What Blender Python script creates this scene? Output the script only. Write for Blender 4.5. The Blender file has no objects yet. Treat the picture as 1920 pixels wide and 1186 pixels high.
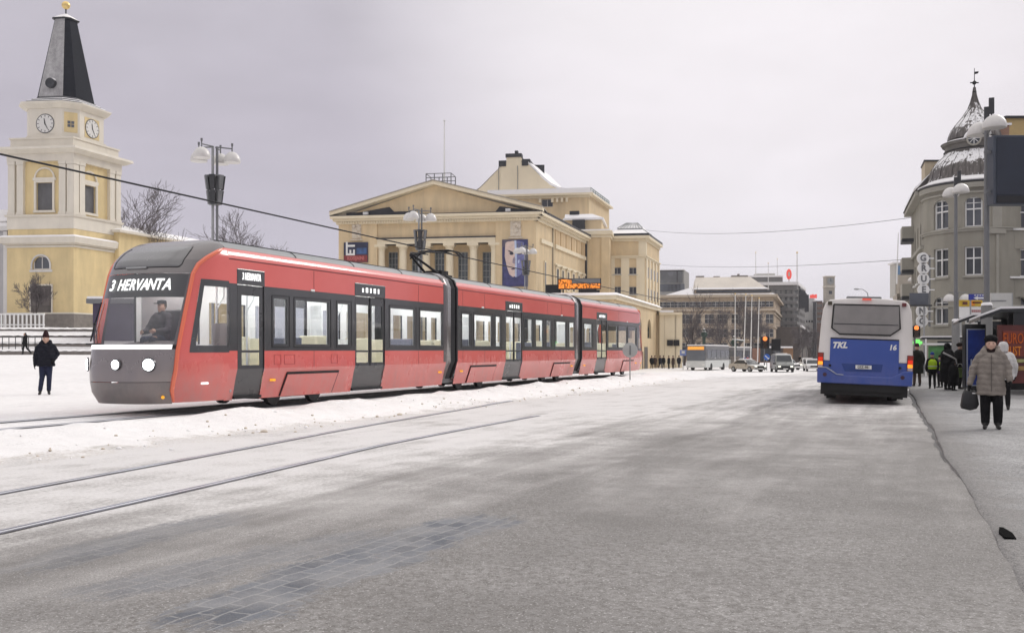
import bpy, bmesh, math, random
from mathutils import Vector, Matrix
RN = random.Random(11)
SC = bpy.context.scene
COL = SC.collection
PI = math.pi
rad = math.radians
CAMZ, F, CX, HY = 1.4, 1800.0, 960.0, 663.0
def P(px, py, Y):                       # a photo position at a chosen distance
    return Vector(((px - CX) / F * Y, Y, CAMZ + (HY - py) / F * Y))
def GXY(px, py, z=0.0):
    Y = F * (CAMZ - z) / (py - HY)
    return ((px - CX) / F * Y, Y)
def lerp(a, b, t): return a + (b - a) * t
def sstep(a, b, x):
    t = min(1, max(0, (x - a) / (b - a))); return t * t * (3 - 2 * t)
def interp(tab, x):
    if x <= tab[0][0]: return tab[0][1]
    for (a, b), (c, d) in zip(tab, tab[1:]):
        if x <= c: return lerp(b, d, (x - a) / (c - a))
    return tab[-1][1]
# ------------------------------------------------------------------ materials
class NT:
    def __init__(s, tree): s.t = tree; s.n = tree.nodes; s.l = tree.links
    def __call__(s, typ, ins=None, **kw):
        nd = s.n.new(typ)
        for k, v in kw.items(): setattr(nd, k, v)
        for k, v in (ins or {}).items(): s.set(nd, k, v)
        return nd
    def set(s, nd, k, v):
        sk = nd.inputs[k]
        if isinstance(v, bpy.types.NodeSocket): s.l.new(v, sk)
        elif isinstance(v, bpy.types.Node): s.l.new(v.outputs[0], sk)
        else:
            if isinstance(v, (tuple, list)) and len(v) == 3 and sk.type == 'RGBA': v = (*v, 1)
            sk.default_value = v
    def math(s, op, a, b=0.0, c=None):
        d = {0: a, 1: b}
        if c is not None: d[2] = c
        return s('ShaderNodeMath', d, operation=op).outputs[0]
    def clamp01(s, a): return s('ShaderNodeClamp', {0: a}).outputs[0]
    def rng(s, v, a, b, c=0.0, d=1.0, smooth=False):
        return s('ShaderNodeMapRange', {0: v, 1: a, 2: b, 3: c, 4: d}, interpolation_type='SMOOTHSTEP' if smooth else 'LINEAR').outputs[0]
    def mix(s, f, a, b, blend='MIX'):
        nd = s('ShaderNodeMix', data_type='RGBA', blend_type=blend)
        s.set(nd, 0, f); s.set(nd, 6, a); s.set(nd, 7, b); return nd.outputs[2]
    def noise(s, vec, scale, detail=3, rough=.55, dist=0):
        nd = s('ShaderNodeTexNoise', {'Scale': scale, 'Detail': detail, 'Roughness': rough, 'Distortion': dist})
        if vec is not None: s.set(nd, 'Vector', vec)
        return nd.outputs[0]
MATS = {}
def newmat(name):
    m = bpy.data.materials.new(name); m.use_nodes = True
    t = NT(m.node_tree); t.n.clear()
    out = t('ShaderNodeOutputMaterial')
    return m, t, out
def mat(name, col, rough=.6, metal=0.0, var=.12, vs=1.5, bump=0.0, bs=30.0, spec=.5, streak=0.0, coat=0.0, fine=0.0):
    if name in MATS: return MATS[name]
    m, t, out = newmat(name)
    co = t('ShaderNodeTexCoord').outputs['Object']
    n1 = t.noise(co, vs, 5, .6)
    fac = t.rng(n1, .25, .75, 1 - var, 1 + var)
    if streak:
        mp = t('ShaderNodeMapping', {0: co, 3: (1.1, 1.1, .16)})
        n2 = t.noise(mp.outputs[0], 1.0, 5, .6, .4)
        fac = t.math('MULTIPLY', fac, t.rng(n2, .3, .72, 1 + streak * .4, 1 - streak))
    if fine:
        fac = t.math('MULTIPLY', fac, t.rng(t.noise(co, 60, 2), .3, .7, 1 - fine, 1 + fine))
    c = t('ShaderNodeVectorMath', {0: col, 3: fac}, operation='SCALE').outputs[0]
    b = t('ShaderNodeBsdfPrincipled', {'Base Color': c, 'Roughness': rough, 'Metallic': metal, 'Specular IOR Level': spec, 'Coat Weight': coat, 'Coat Roughness': .06})
    if var and rough < .95:
        t.set(b, 'Roughness', t.rng(n1, .3, .7, max(.02, rough - .06), min(1, rough + .06)))
    if bump:
        bp = t('ShaderNodeBump', {'Strength': bump, 'Distance': .02, 'Height': t.noise(co, bs, 4, .6)})
        t.set(b, 'Normal', bp.outputs[0])
    t.l.new(b.outputs[0], out.inputs[0])
    MATS[name] = m; return m
def emit(name, col, st):
    if name in MATS: return MATS[name]
    m, t, out = newmat(name)
    co = t('ShaderNodeTexCoord').outputs['Object']
    f = t.rng(t.noise(co, 14, 2), .3, .7, st * .8, st * 1.1)
    e = t('ShaderNodeEmission', {0: col, 1: f})
    t.l.new(e.outputs[0], out.inputs[0]); MATS[name] = m; return m
def glass(name, tint, refl=.14, rough=.02):
    if name in MATS: return MATS[name]
    m, t, out = newmat(name)
    tr = t('ShaderNodeBsdfTransparent', {0: tint}); gl = t('ShaderNodeBsdfGlossy', {0: (.9, .92, .95), 'Roughness': rough})
    bk = t('ShaderNodeNewGeometry').outputs['Backfacing']; fr = t('ShaderNodeFresnel', {0: t.rng(bk, 0, 1, 1.45, 1 / 1.45)})
    co = t('ShaderNodeTexCoord').outputs['Object']
    f = t.math('ADD', t.math('MULTIPLY', fr.outputs[0], .9), t.rng(t.noise(co, 1.3, 3), .3, .7, refl * .7, refl * 1.2))
    mx = t('ShaderNodeMixShader', {0: t.clamp01(f), 1: tr.outputs[0], 2: gl.outputs[0]})
    t.l.new(mx.outputs[0], out.inputs[0]); MATS[name] = m; return m
# ------------------------------------------------------------------ mesh builder
class MB:
    def __init__(s, M=None): s.v = []; s.f = []; s.m = []; s.M = M
    def add(s, vs, fs, mi=0):
        o = len(s.v)
        s.v += [(s.M @ Vector(p)) if s.M else Vector(p) for p in vs]
        s.f += [[i + o for i in f] for f in fs]; s.m += [mi] * len(fs)
        return s
    def hexa(s, a, mi=0):               # 8 corners: bottom loop 0-3, top loop 4-7
        return s.add(a, [(3, 2, 1, 0), (4, 5, 6, 7), (0, 1, 5, 4), (1, 2, 6, 5), (2, 3, 7, 6), (3, 0, 4, 7)], mi)
    def box(s, x0, x1, y0, y1, z0, z1, mi=0):
        return s.hexa([(x0, y0, z0), (x1, y0, z0), (x1, y1, z0), (x0, y1, z0), (x0, y0, z1), (x1, y0, z1), (x1, y1, z1), (x0, y1, z1)], mi)
    def quad(s, a, b, c, d, mi=0): return s.add([a, b, c, d], [(0, 1, 2, 3)], mi)
    def path(s, pts, r, n=8, mi=0, cap=True):
        pts = [Vector(p) for p in pts]; k = len(pts)
        rr = r if isinstance(r, (list, tuple)) else [r] * k
        vs = []; fs = []
        up = None
        for i, p in enumerate(pts):
            d = (pts[min(i + 1, k - 1)] - pts[max(i - 1, 0)]).normalized()
            if up is None:
                up = Vector((0, 0, 1)) if abs(d.z) < .9 else Vector((1, 0, 0))
            a = d.cross(up).normalized(); b = a.cross(d).normalized(); up = b
            for j in range(n):
                q = 2 * PI * (j + .5) / n
                vs.append(p + (a * math.cos(q) + b * math.sin(q)) * rr[i])
        for i in range(k - 1):
            for j in range(n):
                j2 = (j + 1) % n
                fs.append((i * n + j, i * n + j2, (i + 1) * n + j2, (i + 1) * n + j))
        if cap: fs.append(tuple(range(n - 1, -1, -1))); fs.append(tuple((k - 1) * n + j for j in range(n)))
        return s.add(vs, fs, mi)
    def tube(s, a, b, r0, r1=None, n=8, mi=0): return s.path([a, b], [r0, r0 if r1 is None else r1], n, mi)
    def lathe(s, c, prof, n=16, mi=0, q0=0, q1=2 * PI, ph=0):
        vs = []; fs = []; full = abs(q1 - q0 - 2 * PI) < 1e-6; m = n if full else n + 1; k = len(prof)
        for r, z in prof:
            for j in range(m):
                q = q0 + (q1 - q0) * j / n + ph
                vs.append((c[0] + r * math.cos(q), c[1] + r * math.sin(q), c[2] + z))
        for i in range(k - 1):
            for j in range(n):
                j2 = (j + 1) % m
                fs.append((i * m + j, i * m + j2, (i + 1) * m + j2, (i + 1) * m + j))
        if full:
            if prof[0][0] > 1e-4: fs.append(tuple(range(m - 1, -1, -1)))
            if prof[-1][0] > 1e-4: fs.append(tuple((k - 1) * m + j for j in range(m)))
        return s.add(vs, fs, mi)
    def ball(s, c, r, n=10, mi=0, sc=(1, 1, 1)):
        k = max(4, n // 2 + 1); vs = []; fs = []
        for i in range(k + 1):
            th = PI * i / k
            for j in range(n):
                q = 2 * PI * j / n
                vs.append((c[0] + r * sc[0] * math.sin(th) * math.cos(q), c[1] + r * sc[1] * math.sin(th) * math.sin(q), c[2] - r * sc[2] * math.cos(th)))
        for i in range(k):
            for j in range(n):
                fs.append((i * n + j, i * n + (j + 1) % n, (i + 1) * n + (j + 1) % n, (i + 1) * n + j))
        return s.add(vs, fs, mi)
    def prism(s, poly, z0, z1, mi=0):
        n = len(poly)
        return s.add([(x, y, z0) for x, y in poly] + [(x, y, z1) for x, y in poly],
                     [tuple(range(n - 1, -1, -1)), tuple(range(n, 2 * n))] + [(i, (i + 1) % n, n + (i + 1) % n, n + i) for i in range(n)], mi)
    def extr(s, poly, vec, mi=0):       # 3-D outline pushed along a vector
        n = len(poly); vec = Vector(vec); a = [Vector(p) for p in poly]
        return s.add(a + [p + vec for p in a], [tuple(range(n - 1, -1, -1)), tuple(range(n, 2 * n))] + [(i, (i + 1) % n, n + (i + 1) % n, n + i) for i in range(n)], mi)
    def grid(s, fn, nu, nv, mi=0, closeu=False):
        vs = [fn(i / nu, j / nv) for i in range(nu + 1) for j in range(nv + 1)]
        fs = [(i * (nv + 1) + j, (i + 1) * (nv + 1) + j, (i + 1) * (nv + 1) + j + 1, i * (nv + 1) + j + 1) for i in range(nu) for j in range(nv)]
        return s.add(vs, fs, mi)
    def capsule(s, a, ra, b, rb, n=10):
        s.ball(a, ra, n); s.ball(b, rb, n); return s.tube(a, b, ra, rb, n)
    def build(s, name, mats, parent=None, smooth=None, bevel=0, world=True, seg=2, solid=0, weld=True):
        me = bpy.data.meshes.new(name)
        vs = s.v
        if parent is not None and world: 
            Mi = WINV[parent.name]; vs = [Mi @ v for v in vs]
        me.from_pydata([tuple(v) for v in vs], [], s.f)
        if not isinstance(mats, (list, tuple)): mats = [mats]
        for m in mats: me.materials.append(m)
        me.polygons.foreach_set('material_index', s.m)
        bm = bmesh.new(); bm.from_mesh(me)
        if weld: bmesh.ops.remove_doubles(bm, verts=bm.verts, dist=1e-5)
        bmesh.ops.recalc_face_normals(bm, faces=bm.faces)
        bm.to_mesh(me); bm.free()
        o = bpy.data.objects.new(name, me); COL.objects.link(o)
        if parent is not None:
            o.parent = parent; WINV[o.name] = WINV.get(parent.name, Matrix())
        if smooth: me.shade_smooth(); me.set_sharp_from_angle(angle=rad(smooth))
        if solid:
            md = o.modifiers.new('Solidify', 'SOLIDIFY'); md.thickness = solid; md.offset = -1
        if bevel:
            md = o.modifiers.new('Bevel', 'BEVEL'); md.width = bevel; md.segments = seg; md.limit_method = 'ANGLE'; md.angle_limit = rad(35)
        return o
WINV = {}
def tag(o, label=None, cat=None, group=None, kind=None):
    if label: o['label'] = label
    if cat: o['category'] = cat
    if group: o['group'] = group
    if kind: o['kind'] = kind
    return o
def thing(name, label, cat, loc=(0, 0, 0), rot=(0, 0, 0), group=None):
    o = bpy.data.objects.new(name, None); COL.objects.link(o); o.empty_display_size = .3
    o.location = loc; o.rotation_euler = rot
    M = Matrix.Translation(Vector(loc)) @ (Matrix.Rotation(rot[2], 4, 'Z') @ Matrix.Rotation(rot[1], 4, 'Y') @ Matrix.Rotation(rot[0], 4, 'X'))
    WINV[o.name] = M.inverted()
    return tag(o, label, cat, group)
def dup(root, loc, rotz=None, label=None, group=None, scale=None):
    r = root.copy(); COL.objects.link(r); r.location = loc
    if rotz is not None: r.rotation_euler = (root.rotation_euler[0], root.rotation_euler[1], rotz)
    if scale: r.scale = (scale, scale, scale)
    if label: r['label'] = label
    if group: r['group'] = group
    for ch in list(root.children):
        c = ch.copy(); COL.objects.link(c); c.parent = r
        for g in list(ch.children):
            d = g.copy(); COL.objects.link(d); d.parent = c
    return r
def text_mb(mb, s, size, O, ux, uz, thick=.01, mi=0, offset=0.0, shear=0.0, align='CENTER', sx=1.0):
    """lettering as mesh; ux = reading direction, uz = up"""
    cu = bpy.data.curves.new('txt', 'FONT'); cu.body = s; cu.size = size; cu.extrude = thick / 2; cu.offset = offset; cu.shear = shear
    cu.align_x = align; cu.align_y = 'CENTER'; cu.resolution_u = 2
    ob = bpy.data.objects.new('txt', cu); COL.objects.link(ob)
    dg = bpy.context.evaluated_depsgraph_get()
    me = bpy.data.meshes.new_from_object(ob.evaluated_get(dg))
    ux = Vector(ux).normalized(); uz = Vector(uz).normalized(); n = ux.cross(uz)
    O = Vector(O)
    mb.add([O + ux * v.co.x * sx + uz * v.co.y + n * v.co.z for v in me.vertices], [tuple(p.vertices) for p in me.polygons], mi)
    bpy.data.objects.remove(ob); bpy.data.meshes.remove(me); bpy.data.curves.remove(cu)
# ------------------------------------------------------------------ facade plane
class Face:
    """vertical plane; u along d, w outward, z up (world)"""
    def __init__(s, O, yaw_dir, out):
        s.O = Vector((O[0], O[1], 0)); d = Vector((yaw_dir[0], yaw_dir[1], 0)).normalized(); s.d = d
        n = Vector((d.y, -d.x, 0)); s.n = n if n.dot(Vector((out[0], out[1], 0))) > 0 else -n
    def u(s, px, w=0):
        k = (px - CX) / F; O = s.O + s.n * w
        return (k * O.y - O.x) / (s.d.x - k * s.d.y)
    def Y(s, u, w=0): return s.O.y + s.d.y * u + s.n.y * w
    def z(s, py, px, w=0): return CAMZ + (HY - py) / F * s.Y(s.u(px, w), w)
    def pt(s, u, w, z): return s.O + s.d * u + s.n * w + Vector((0, 0, z))
    def box(s, mb, u0, u1, w0, w1, z0, z1, mi=0):
        mb.hexa([s.pt(u0, w0, z0), s.pt(u1, w0, z0), s.pt(u1, w1, z0), s.pt(u0, w1, z0), s.pt(u0, w0, z1), s.pt(u1, w0, z1), s.pt(u1, w1, z1), s.pt(u0, w1, z1)], mi)
    def wall(s, mb, u0, u1, z0, z1, holes, dep=.3, mi=0, w=0.0):
        """sheet with openings (u0,u1,z0,z1[,arch]) and their reveals"""
        us = sorted(set([u0, u1] + [h[0] for h in holes] + [h[1] for h in holes]))
        zs = sorted(set([z0, z1] + [h[2] for h in holes] + [h[3] for h in holes]))
        us = [u for u in us if u0 - 1e-6 <= u <= u1 + 1e-6]; zs = [z for z in zs if z0 - 1e-6 <= z <= z1 + 1e-6]
        for a, b in zip(us, us[1:]):
            for c, d in zip(zs, zs[1:]):
                mu, mz = (a + b) / 2, (c + d) / 2
                if any(h[0] < mu < h[1] and h[2] < mz < h[3] for h in holes): continue
                mb.quad(s.pt(a, w, c), s.pt(b, w, c), s.pt(b, w, d), s.pt(a, w, d), mi)
        for h in holes:
            a, b, c, d = h[:4]; w2 = w - dep
            arch = len(h) > 4 and h[4]
            ztop = d
            if arch:
                r = (b - a) / 2; zc = d - r; n = 8; cu = (a + b) / 2
                arc = [(cu + r * math.cos(PI * i / n), zc + r * math.sin(PI * i / n)) for i in range(n + 1)]
                for i in range(n):
                    (p, q), (p2, q2) = arc[i], arc[i + 1]
                    cn = b if i < n / 2 else a
                    mb.add([s.pt(p, w, q), s.pt(p2, w, q2), s.pt(cn, w, d)], [(0, 1, 2)], mi)
                    mb.quad(s.pt(p, w, q), s.pt(p2, w, q2), s.pt(p2, w2, q2), s.pt(p, w2, q), mi)
                mb.add([s.pt(b, w, d), s.pt(cu, w, d), s.pt(cu, w, d)], [], mi)
                ztop = zc
            else:
                mb.quad(s.pt(a, w, d), s.pt(b, w, d), s.pt(b, w2, d), s.pt(a, w2, d), mi)
            mb.quad(s.pt(a, w, c), s.pt(b, w, c), s.pt(b, w2, c), s.pt(a, w2, c), mi)
            mb.quad(s.pt(a, w, c), s.pt(a, w, ztop), s.pt(a, w2, ztop), s.pt(a, w2, c), mi)
            mb.quad(s.pt(b, w, c), s.pt(b, w, ztop), s.pt(b, w2, ztop), s.pt(b, w2, c), mi)
    def window(s, parent, h, gm, fm, dep=.3, nv=1, nh=1, fw=.09, sill=None, w=0.0, top=None, two=True, surround=None):
        """one window: pane with a frame child; nv / nh inner bars"""
        a, b, c, d = h[:4]
        mb = MB(); ww = w - dep + .02
        mb.quad(s.pt(a - .05, ww, c - .05), s.pt(b + .05, ww, c - .05), s.pt(b + .05, ww, d + .05), s.pt(a - .05, ww, d + .05), 0)
        g = mb if two else mb
        fb = MB() if two else mb; k = 0 if two else 1
        x0, x1 = ww + .005, ww + .07
        s.box(fb, a, a + fw, x0, x1, c, d, k); s.box(fb, b - fw, b, x0, x1, c, d, k)
        s.box(fb, a + fw, b - fw, x0, x1, c, c + fw, k); s.box(fb, a + fw, b - fw, x0, x1, d - fw, d, k)
        t = fw * .42
        for i in range(1, nv + 1):
            u = lerp(a, b, i / (nv + 1)); s.box(fb, u - t, u + t, x0, x1 - .012, c + fw, d - fw, k)
        hs = [lerp(c, d, i / (nh + 1)) for i in range(1, nh + 1)] if top is None else [lerp(c, d, top)]
        for z in hs: s.box(fb, a + fw, b - fw, x0, x1 - .02, z - t, z + t, k)
        if sill is not None: s.box(fb if not two else fb, a - .1, b + .1, w + .003, w + .16, c - .14, c - .01, k)
        o = g.build('window', [gm] if two else [gm, fm], parent)
        if two: fb.build('frame', fm, o)
        return o
# ------------------------------------------------------------------ camera, light, sky
cam = bpy.data.cameras.new('camera'); co_ = bpy.data.objects.new('camera', cam); COL.objects.link(co_)
co_.location = (0, 0, CAMZ); co_.rotation_euler = (PI / 2, 0, 0)
cam.lens = 33.75; cam.sensor_width = 36; cam.shift_y = (HY - 593) / 1920; cam.clip_end = 4000; cam.clip_start = .1
SC.camera = co_
SC.view_settings.view_transform = 'Standard'; SC.view_settings.look = 'None'; SC.view_settings.gamma = 1; SC.view_settings.exposure = .05
SUN_AZ, SUN_EL = rad(52), rad(34)            # azimuth to the right of the view direction
sd = Vector((math.sin(SUN_AZ) * math.cos(SUN_EL), math.cos(SUN_AZ) * math.cos(SUN_EL), math.sin(SUN_EL)))
sl = bpy.data.lights.new('sun', 'SUN'); sl.energy = 1.5; sl.angle = rad(24); sl.color = (1, .96, .91)
so = bpy.data.objects.new('sun', sl); COL.objects.link(so); so.rotation_euler = (-sd).to_track_quat('-Z', 'Y').to_euler(); so.location = (40, -20, 60)
wd = bpy.data.worlds.new('World'); SC.world = wd; wd.use_nodes = True
t = NT(wd.node_tree); t.n.clear()
out = t('ShaderNodeOutputWorld')
sky = t('ShaderNodeTexSky', sky_type='NISHITA', sun_disc=False, sun_elevation=SUN_EL, sun_rotation=SUN_AZ)
b1 = t('ShaderNodeBackground', {0: sky.outputs[0], 1: .05})
gen = t('ShaderNodeTexCoord').outputs['Generated']
dirn = t('ShaderNodeVectorMath', {0: gen}, operation='NORMALIZE').outputs[0]
sx = t('ShaderNodeSeparateXYZ', {0: dirn})
el = t.math('MAXIMUM', sx.outputs[2], 0.0)
ramp = t.rng(el, .0, 1.0, .0, 1.0)
vr = t('ShaderNodeValToRGB', {0: ramp}); cr = vr.color_ramp
cr.elements[0].position = 0; cr.elements[0].color = (.575, .55, .635, 1)
cr.elements[1].position = 1; cr.elements[1].color = (1.45, 1.38, 1.36, 1)
for p, c in ((.10, (.565, .535, .615)), (.22, (.54, .505, .575)), (.36, (.56, .53, .59)), (.6, (1.0, .98, 1.0))):
    e = cr.elements.new(p); e.color = (*c, 1)
# thinner cloud: a brighter patch of the overcast, with soft uneven billows
bd = Vector((490 / 1800, 1, 630 / 1800)).normalized()
dp = t('ShaderNodeVectorMath', {0: dirn, 1: tuple(bd)}, operation='DOT_PRODUCT').outputs['Value']
glow = t.rng(dp, .90, 1.0, 0, 1, True)
mp = t('ShaderNodeMapping', {0: dirn, 3: (1.6, 1.6, 4.5)})
nz = t.noise(mp.outputs[0], 1.6, 5, .5, .6)
nz2 = t.noise(mp.outputs[0], 6, 4, .5, .3)
fac = t.math('ADD', t.rng(nz, .3, .7, .94, 1.06), t.rng(nz2, .3, .7, -.03, .03))
c1 = t('ShaderNodeVectorMath', {0: vr.outputs[0], 3: fac}, operation='SCALE').outputs[0]
gc = t('ShaderNodeVectorMath', {0: (.37, .36, .325), 3: glow}, operation='SCALE').outputs[0]
c2 = t('ShaderNodeVectorMath', {0: c1, 1: gc}, operation='ADD').outputs[0]
b2 = t('ShaderNodeBackground', {0: c2, 1: 1.0})
mx = t('ShaderNodeMixShader', {0: .96, 1: b1.outputs[0], 2: b2.outputs[0]})
t.l.new(mx.outputs[0], out.inputs[0])
# ------------------------------------------------------------------ shared materials
M = dict(
 snow=mat('snow', (.83, .82, .815), .75, var=.04, bump=.5, bs=6),
 dsteel=mat('dark_steel', (.05, .052, .055), .45, .4, bump=.05),
 gsteel=mat('grey_steel', (.17, .175, .18), .5, .3, var=.15),
 galv=mat('galvanised', (.33, .34, .34), .5, .5, var=.15),
 black=mat('black_paint', (.013, .013, .015), .5, spec=.25),
 rubber=mat('rubber', (.02, .02, .02), .85),
 white=mat('white_paint', (.75, .75, .73), .5, var=.06),
 conc=mat('concrete', (.26, .26, .25), .85, var=.2, streak=.2, bump=.3),
 wglass=mat('window_glass', (.03, .035, .04), .06, var=.35, vs=.4, spec=.8),
 wglass2=mat('pale_glass', (.09, .10, .115), .08, var=.4, vs=.4, spec=.8),
 wframe=mat('window_frame_paint', (.5, .49, .45), .5, var=.05),
 skin=mat('skin', (.52, .33, .25), .55, var=.05),
)
# ------------------------------------------------------------------ terrain
TP = Vector((-6.095, 20.7)); TD = Vector((.3836, .9235)); TN = Vector((.9235, -.3836))
def st(x, y):
    p = Vector((x, y)) - TP; return p.dot(TD), p.dot(TN)
def hsh(x, y):
    return (math.sin(x * 1.7 + 3.1 * math.sin(y * .9)) + math.sin(y * 2.3 + 2 * math.sin(x * 1.3)) + .5 * math.sin(x * 5.1 + y * 3.7)) / 2.5
def kerbx(y): return 6.08 + .392 * (y - 13.5)
def gz(x, y):
    s, tt = st(x, y)
    road = -.65 * sstep(45, 105, y) - .03 * sstep(8, 14, tt)
    zp = .13 + .0035 * min(max(s, -30), 45)
    keep = 1 - sstep(44, 60, s)
    edge = 1.35 + .3 * hsh(s * .45, 1.0); wid = 1.5 + .5 * hsh(s * .3, 4)
    k = 1 - sstep(edge, edge + wid, tt)
    bank = .11 * math.exp(-((tt - .95) / .55) ** 2) * (1 + .8 * hsh(s * 1.1, tt * 1.5)) + .03 * hsh(s * 3.1, tt * 3)*(1 if .3<tt<2.6 else 0)
    z = road + keep * (k * (zp - road * .0) + bank * (1 if s < 46 else 0))
    # the square rises towards the church
    ratio = x / max(y, 1.0)
    f = (1 - sstep(-.36, -.27, ratio)) * sstep(-1.5, -8, tt)
    if y > 20 and f > 0:
        zz = .03 * max(0, min(y, 75) - 29)
        for a, h in ((77.5, .55), (80.5, .7), (84, .8), (88, .75)): zz += h * sstep(a, a + .5, y)
        zz += .05 * hsh(x * .5, y * .5)
        z += f * zz
    return z
def make_sheet(xs, ys, name, m, keepf=None):
    mb = MB(); n = len(ys)
    vs = [(x, y, gz(x, y)) for x in xs for y in ys]
    fs = [(i * n + j, (i + 1) * n + j, (i + 1) * n + j + 1, i * n + j + 1) for i in range(len(xs) - 1) for j in range(n - 1)]
    mb.add(vs, fs); o = mb.build(name, m, smooth=40, weld=False)
    return tag(o, kind='structure')
def graded(lo, hi, c0, c1, step, k=1.16):
    a = []; x = c0
    while x < c1: a.append(x); x += step
    st_ = step; 
    while x < hi: a.append(x); st_ *= k; x += st_
    a.append(hi); x = c0; st_ = step; b = []
    while True:
        st_ *= k; x -= st_
        if x < lo: break
        b.append(x)
    return [lo] + b[::-1] + a
m, t, out = newmat('road_snow')
pos = t('ShaderNodeNewGeometry').outputs['Position']
def dotp(v, off=0.0):
    return t.math('ADD', t('ShaderNodeVectorMath', {0: pos, 1: v}, operation='DOT_PRODUCT').outputs['Value'], off)
tt_ = dotp((TN.x, TN.y, 0), -TP.dot(TN)); ss_ = dotp((TD.x, TD.y, 0), -TP.dot(TD))
big = t.noise(pos, .35, 5, .6); midn = t.noise(pos, 1.6, 5, .62); fin = t.noise(pos, 22, 4, .7); grit = t.noise(pos, 85, 2, .6)
al = t('ShaderNodeCombineXYZ', {0: t.math('MULTIPLY', ss_, .16), 1: t.math('MULTIPLY', tt_, 1.5)})
strk = t.noise(al.outputs[0], 1.4, 5, .62, .3)                      # wheel-track streaks along the street
yy = dotp((0, 1, 0))
d0 = t.math('ADD', t.math('MULTIPLY', t.rng(tt_, 5.8, 11.5, .04, .95, True), t.rng(yy, 8, 30, 1.0, .36, True)), t.math('MULTIPLY', t.rng(yy, 4, 11, .38, 0, True), t.rng(tt_, 4, 7.5, 0, 1)))
d1 = t.math('ADD', d0, t.math('ADD', t.rng(big, .25, .75, -.20, .20), t.rng(strk, .25, .75, -.24, .24)))
trk = t.math('MAXIMUM', t.rng(t.math('ABSOLUTE', t.math('ADD', tt_, t.math('ADD', t.rng(big, .3, .7, -.25, .25), -8.3))), .1, .55, 1, 0, True), t.rng(t.math('ABSOLUTE', t.math('ADD', tt_, t.math('ADD', t.rng(big, .3, .7, -.25, .25), -10.2))), .1, .55, 1, 0, True))
d1 = t.math('ADD', d1, t.math('MULTIPLY', trk, t.rng(strk, .3, .7, .0, .30)))
d2 = t.math('ADD', t.math('ADD', d1, t.rng(midn, .3, .7, -.17, .17)), t.rng(fin, .3, .7, -.16, .16))
dirt = t.clamp01(d2)
rr = t('ShaderNodeValToRGB', {0: dirt}); cr = rr.color_ramp
cr.elements[0].color = (.66, .645, .635, 1); cr.elements[1].position = 1; cr.elements[1].color = (.17, .161, .151, 1)
for p, c in ((.22, (.56, .545, .53)), (.5, (.38, .366, .352)), (.75, (.275, .262, .25))):
    e = cr.elements.new(p); e.color = (*c, 1)
base = rr.outputs[0]
# clean drift snow: bank and square
bankf = t.math('SUBTRACT', 1.0, t.rng(t.math('ADD', tt_, t.rng(midn, .3, .7, -.5, .5)), 2.3, 3.0, 0, 1, True))
browne = t.math('MULTIPLY', t.rng(t.math('ABSOLUTE', t.math('SUBTRACT', t.math('ADD', tt_, t.rng(midn, .25, .75, -.7, .7)), 2.75)), .0, .5, 1, 0, True), t.rng(fin, .42, .62, 0, 1))
base = t.mix(bankf, base, t.mix(t.rng(midn, .2, .8), (.76, .745, .735), (.86, .85, .845)))
base = t.mix(t.math('MULTIPLY', t.math('MULTIPLY', browne, .6), t.rng(ss_, -14, 26, 1, .1)), base, (.42, .36, .28))
# sand and salt grains
gr = t.math('MULTIPLY', t.rng(grit, .52, .62, 0, 1), t.rng(dirt, .15, .75, .10, .95))
base = t.mix(t.math('MULTIPLY', gr, .72), base, (.06, .056, .05))
fl_ = t.math('MULTIPLY', t.rng(t.noise(pos, 60, 2, .6), .60, .68, 0, 1), t.rng(dirt, .1, .6, .2, .6)); base = t.mix(fl_, base, (.62, .61, .6))
base = t.mix(t.math('MULTIPLY', t.rng(fin, .38, .66, 0, .62), t.rng(dirt, .1, .7, .2, 1)), base, t.mix(t.rng(big, .3, .7), (.5, .49, .48), (.17, .165, .16)))
# worn lanes where the dark setts show through the snow
def lane(ax, ay, bx, by, half):
    d = Vector((bx - ax, by - ay)); L = d.length; d.normalize(); n = Vector((d.y, -d.x))
    u_ = dotp((d.x, d.y, 0), -(ax * d.x + ay * d.y)); w_ = dotp((n.x, n.y, 0), -(ax * n.x + ay * n.y))
    w2 = t.math('ADD', w_, t.rng(t.noise(pos, .9, 3), .3, .7, -.16, .16))
    msk = t.math('MULTIPLY', t.rng(t.math('ABSOLUTE', w2), half * .25, half, 1, 0, True), t.math('MULTIPLY', t.rng(u_, -.6, .5, 0, 1, True), t.rng(u_, L - .8, L + .6, 1, 0, True)))
    cv = t('ShaderNodeCombineXYZ', {0: u_, 1: w_})
    patch = t.noise(t('ShaderNodeCombineXYZ', {0: t.math('MULTIPLY', u_, .7), 1: t.math('MULTIPLY', w_, 3.4)}).outputs[0], 1.7, 6, .78)
    return t.rng(t.math('ADD', t.math('MULTIPLY', msk, .55), t.math('ADD', t.math('MULTIPLY', patch, .95), t.rng(fin, .3, .7, -.10, .10))), .77, 1.0, 0, 1, True), t('ShaderNodeVectorMath', {0: cv.outputs[0], 1: t('ShaderNodeVectorMath', {0: t('ShaderNodeTexNoise', {'Vector': pos, 'Scale': 5.0, 'Detail': 3.0}).outputs[1], 3: .07}, operation='SCALE').outputs[0]}).outputs[0]
l1, cv = lane(*GXY(300, 1175), *GXY(960, 955), .62)
l2, _ = lane(*GXY(10, 1075), *GXY(480, 955), .5)
l3, _ = lane(*GXY(120, 1120), *GXY(760, 985), .55)
br = t('ShaderNodeTexBrick', {'Vector': cv, 'Scale': 1.0, 'Color1': (.085, .095, .115, 1), 'Color2': (.15, .165, .19, 1), 'Mortar': (.28, .28, .28, 1), 'Mortar Size': .012, 'Mortar Smooth': .9, 'Brick Width': .23, 'Row Height': .135})
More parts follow.
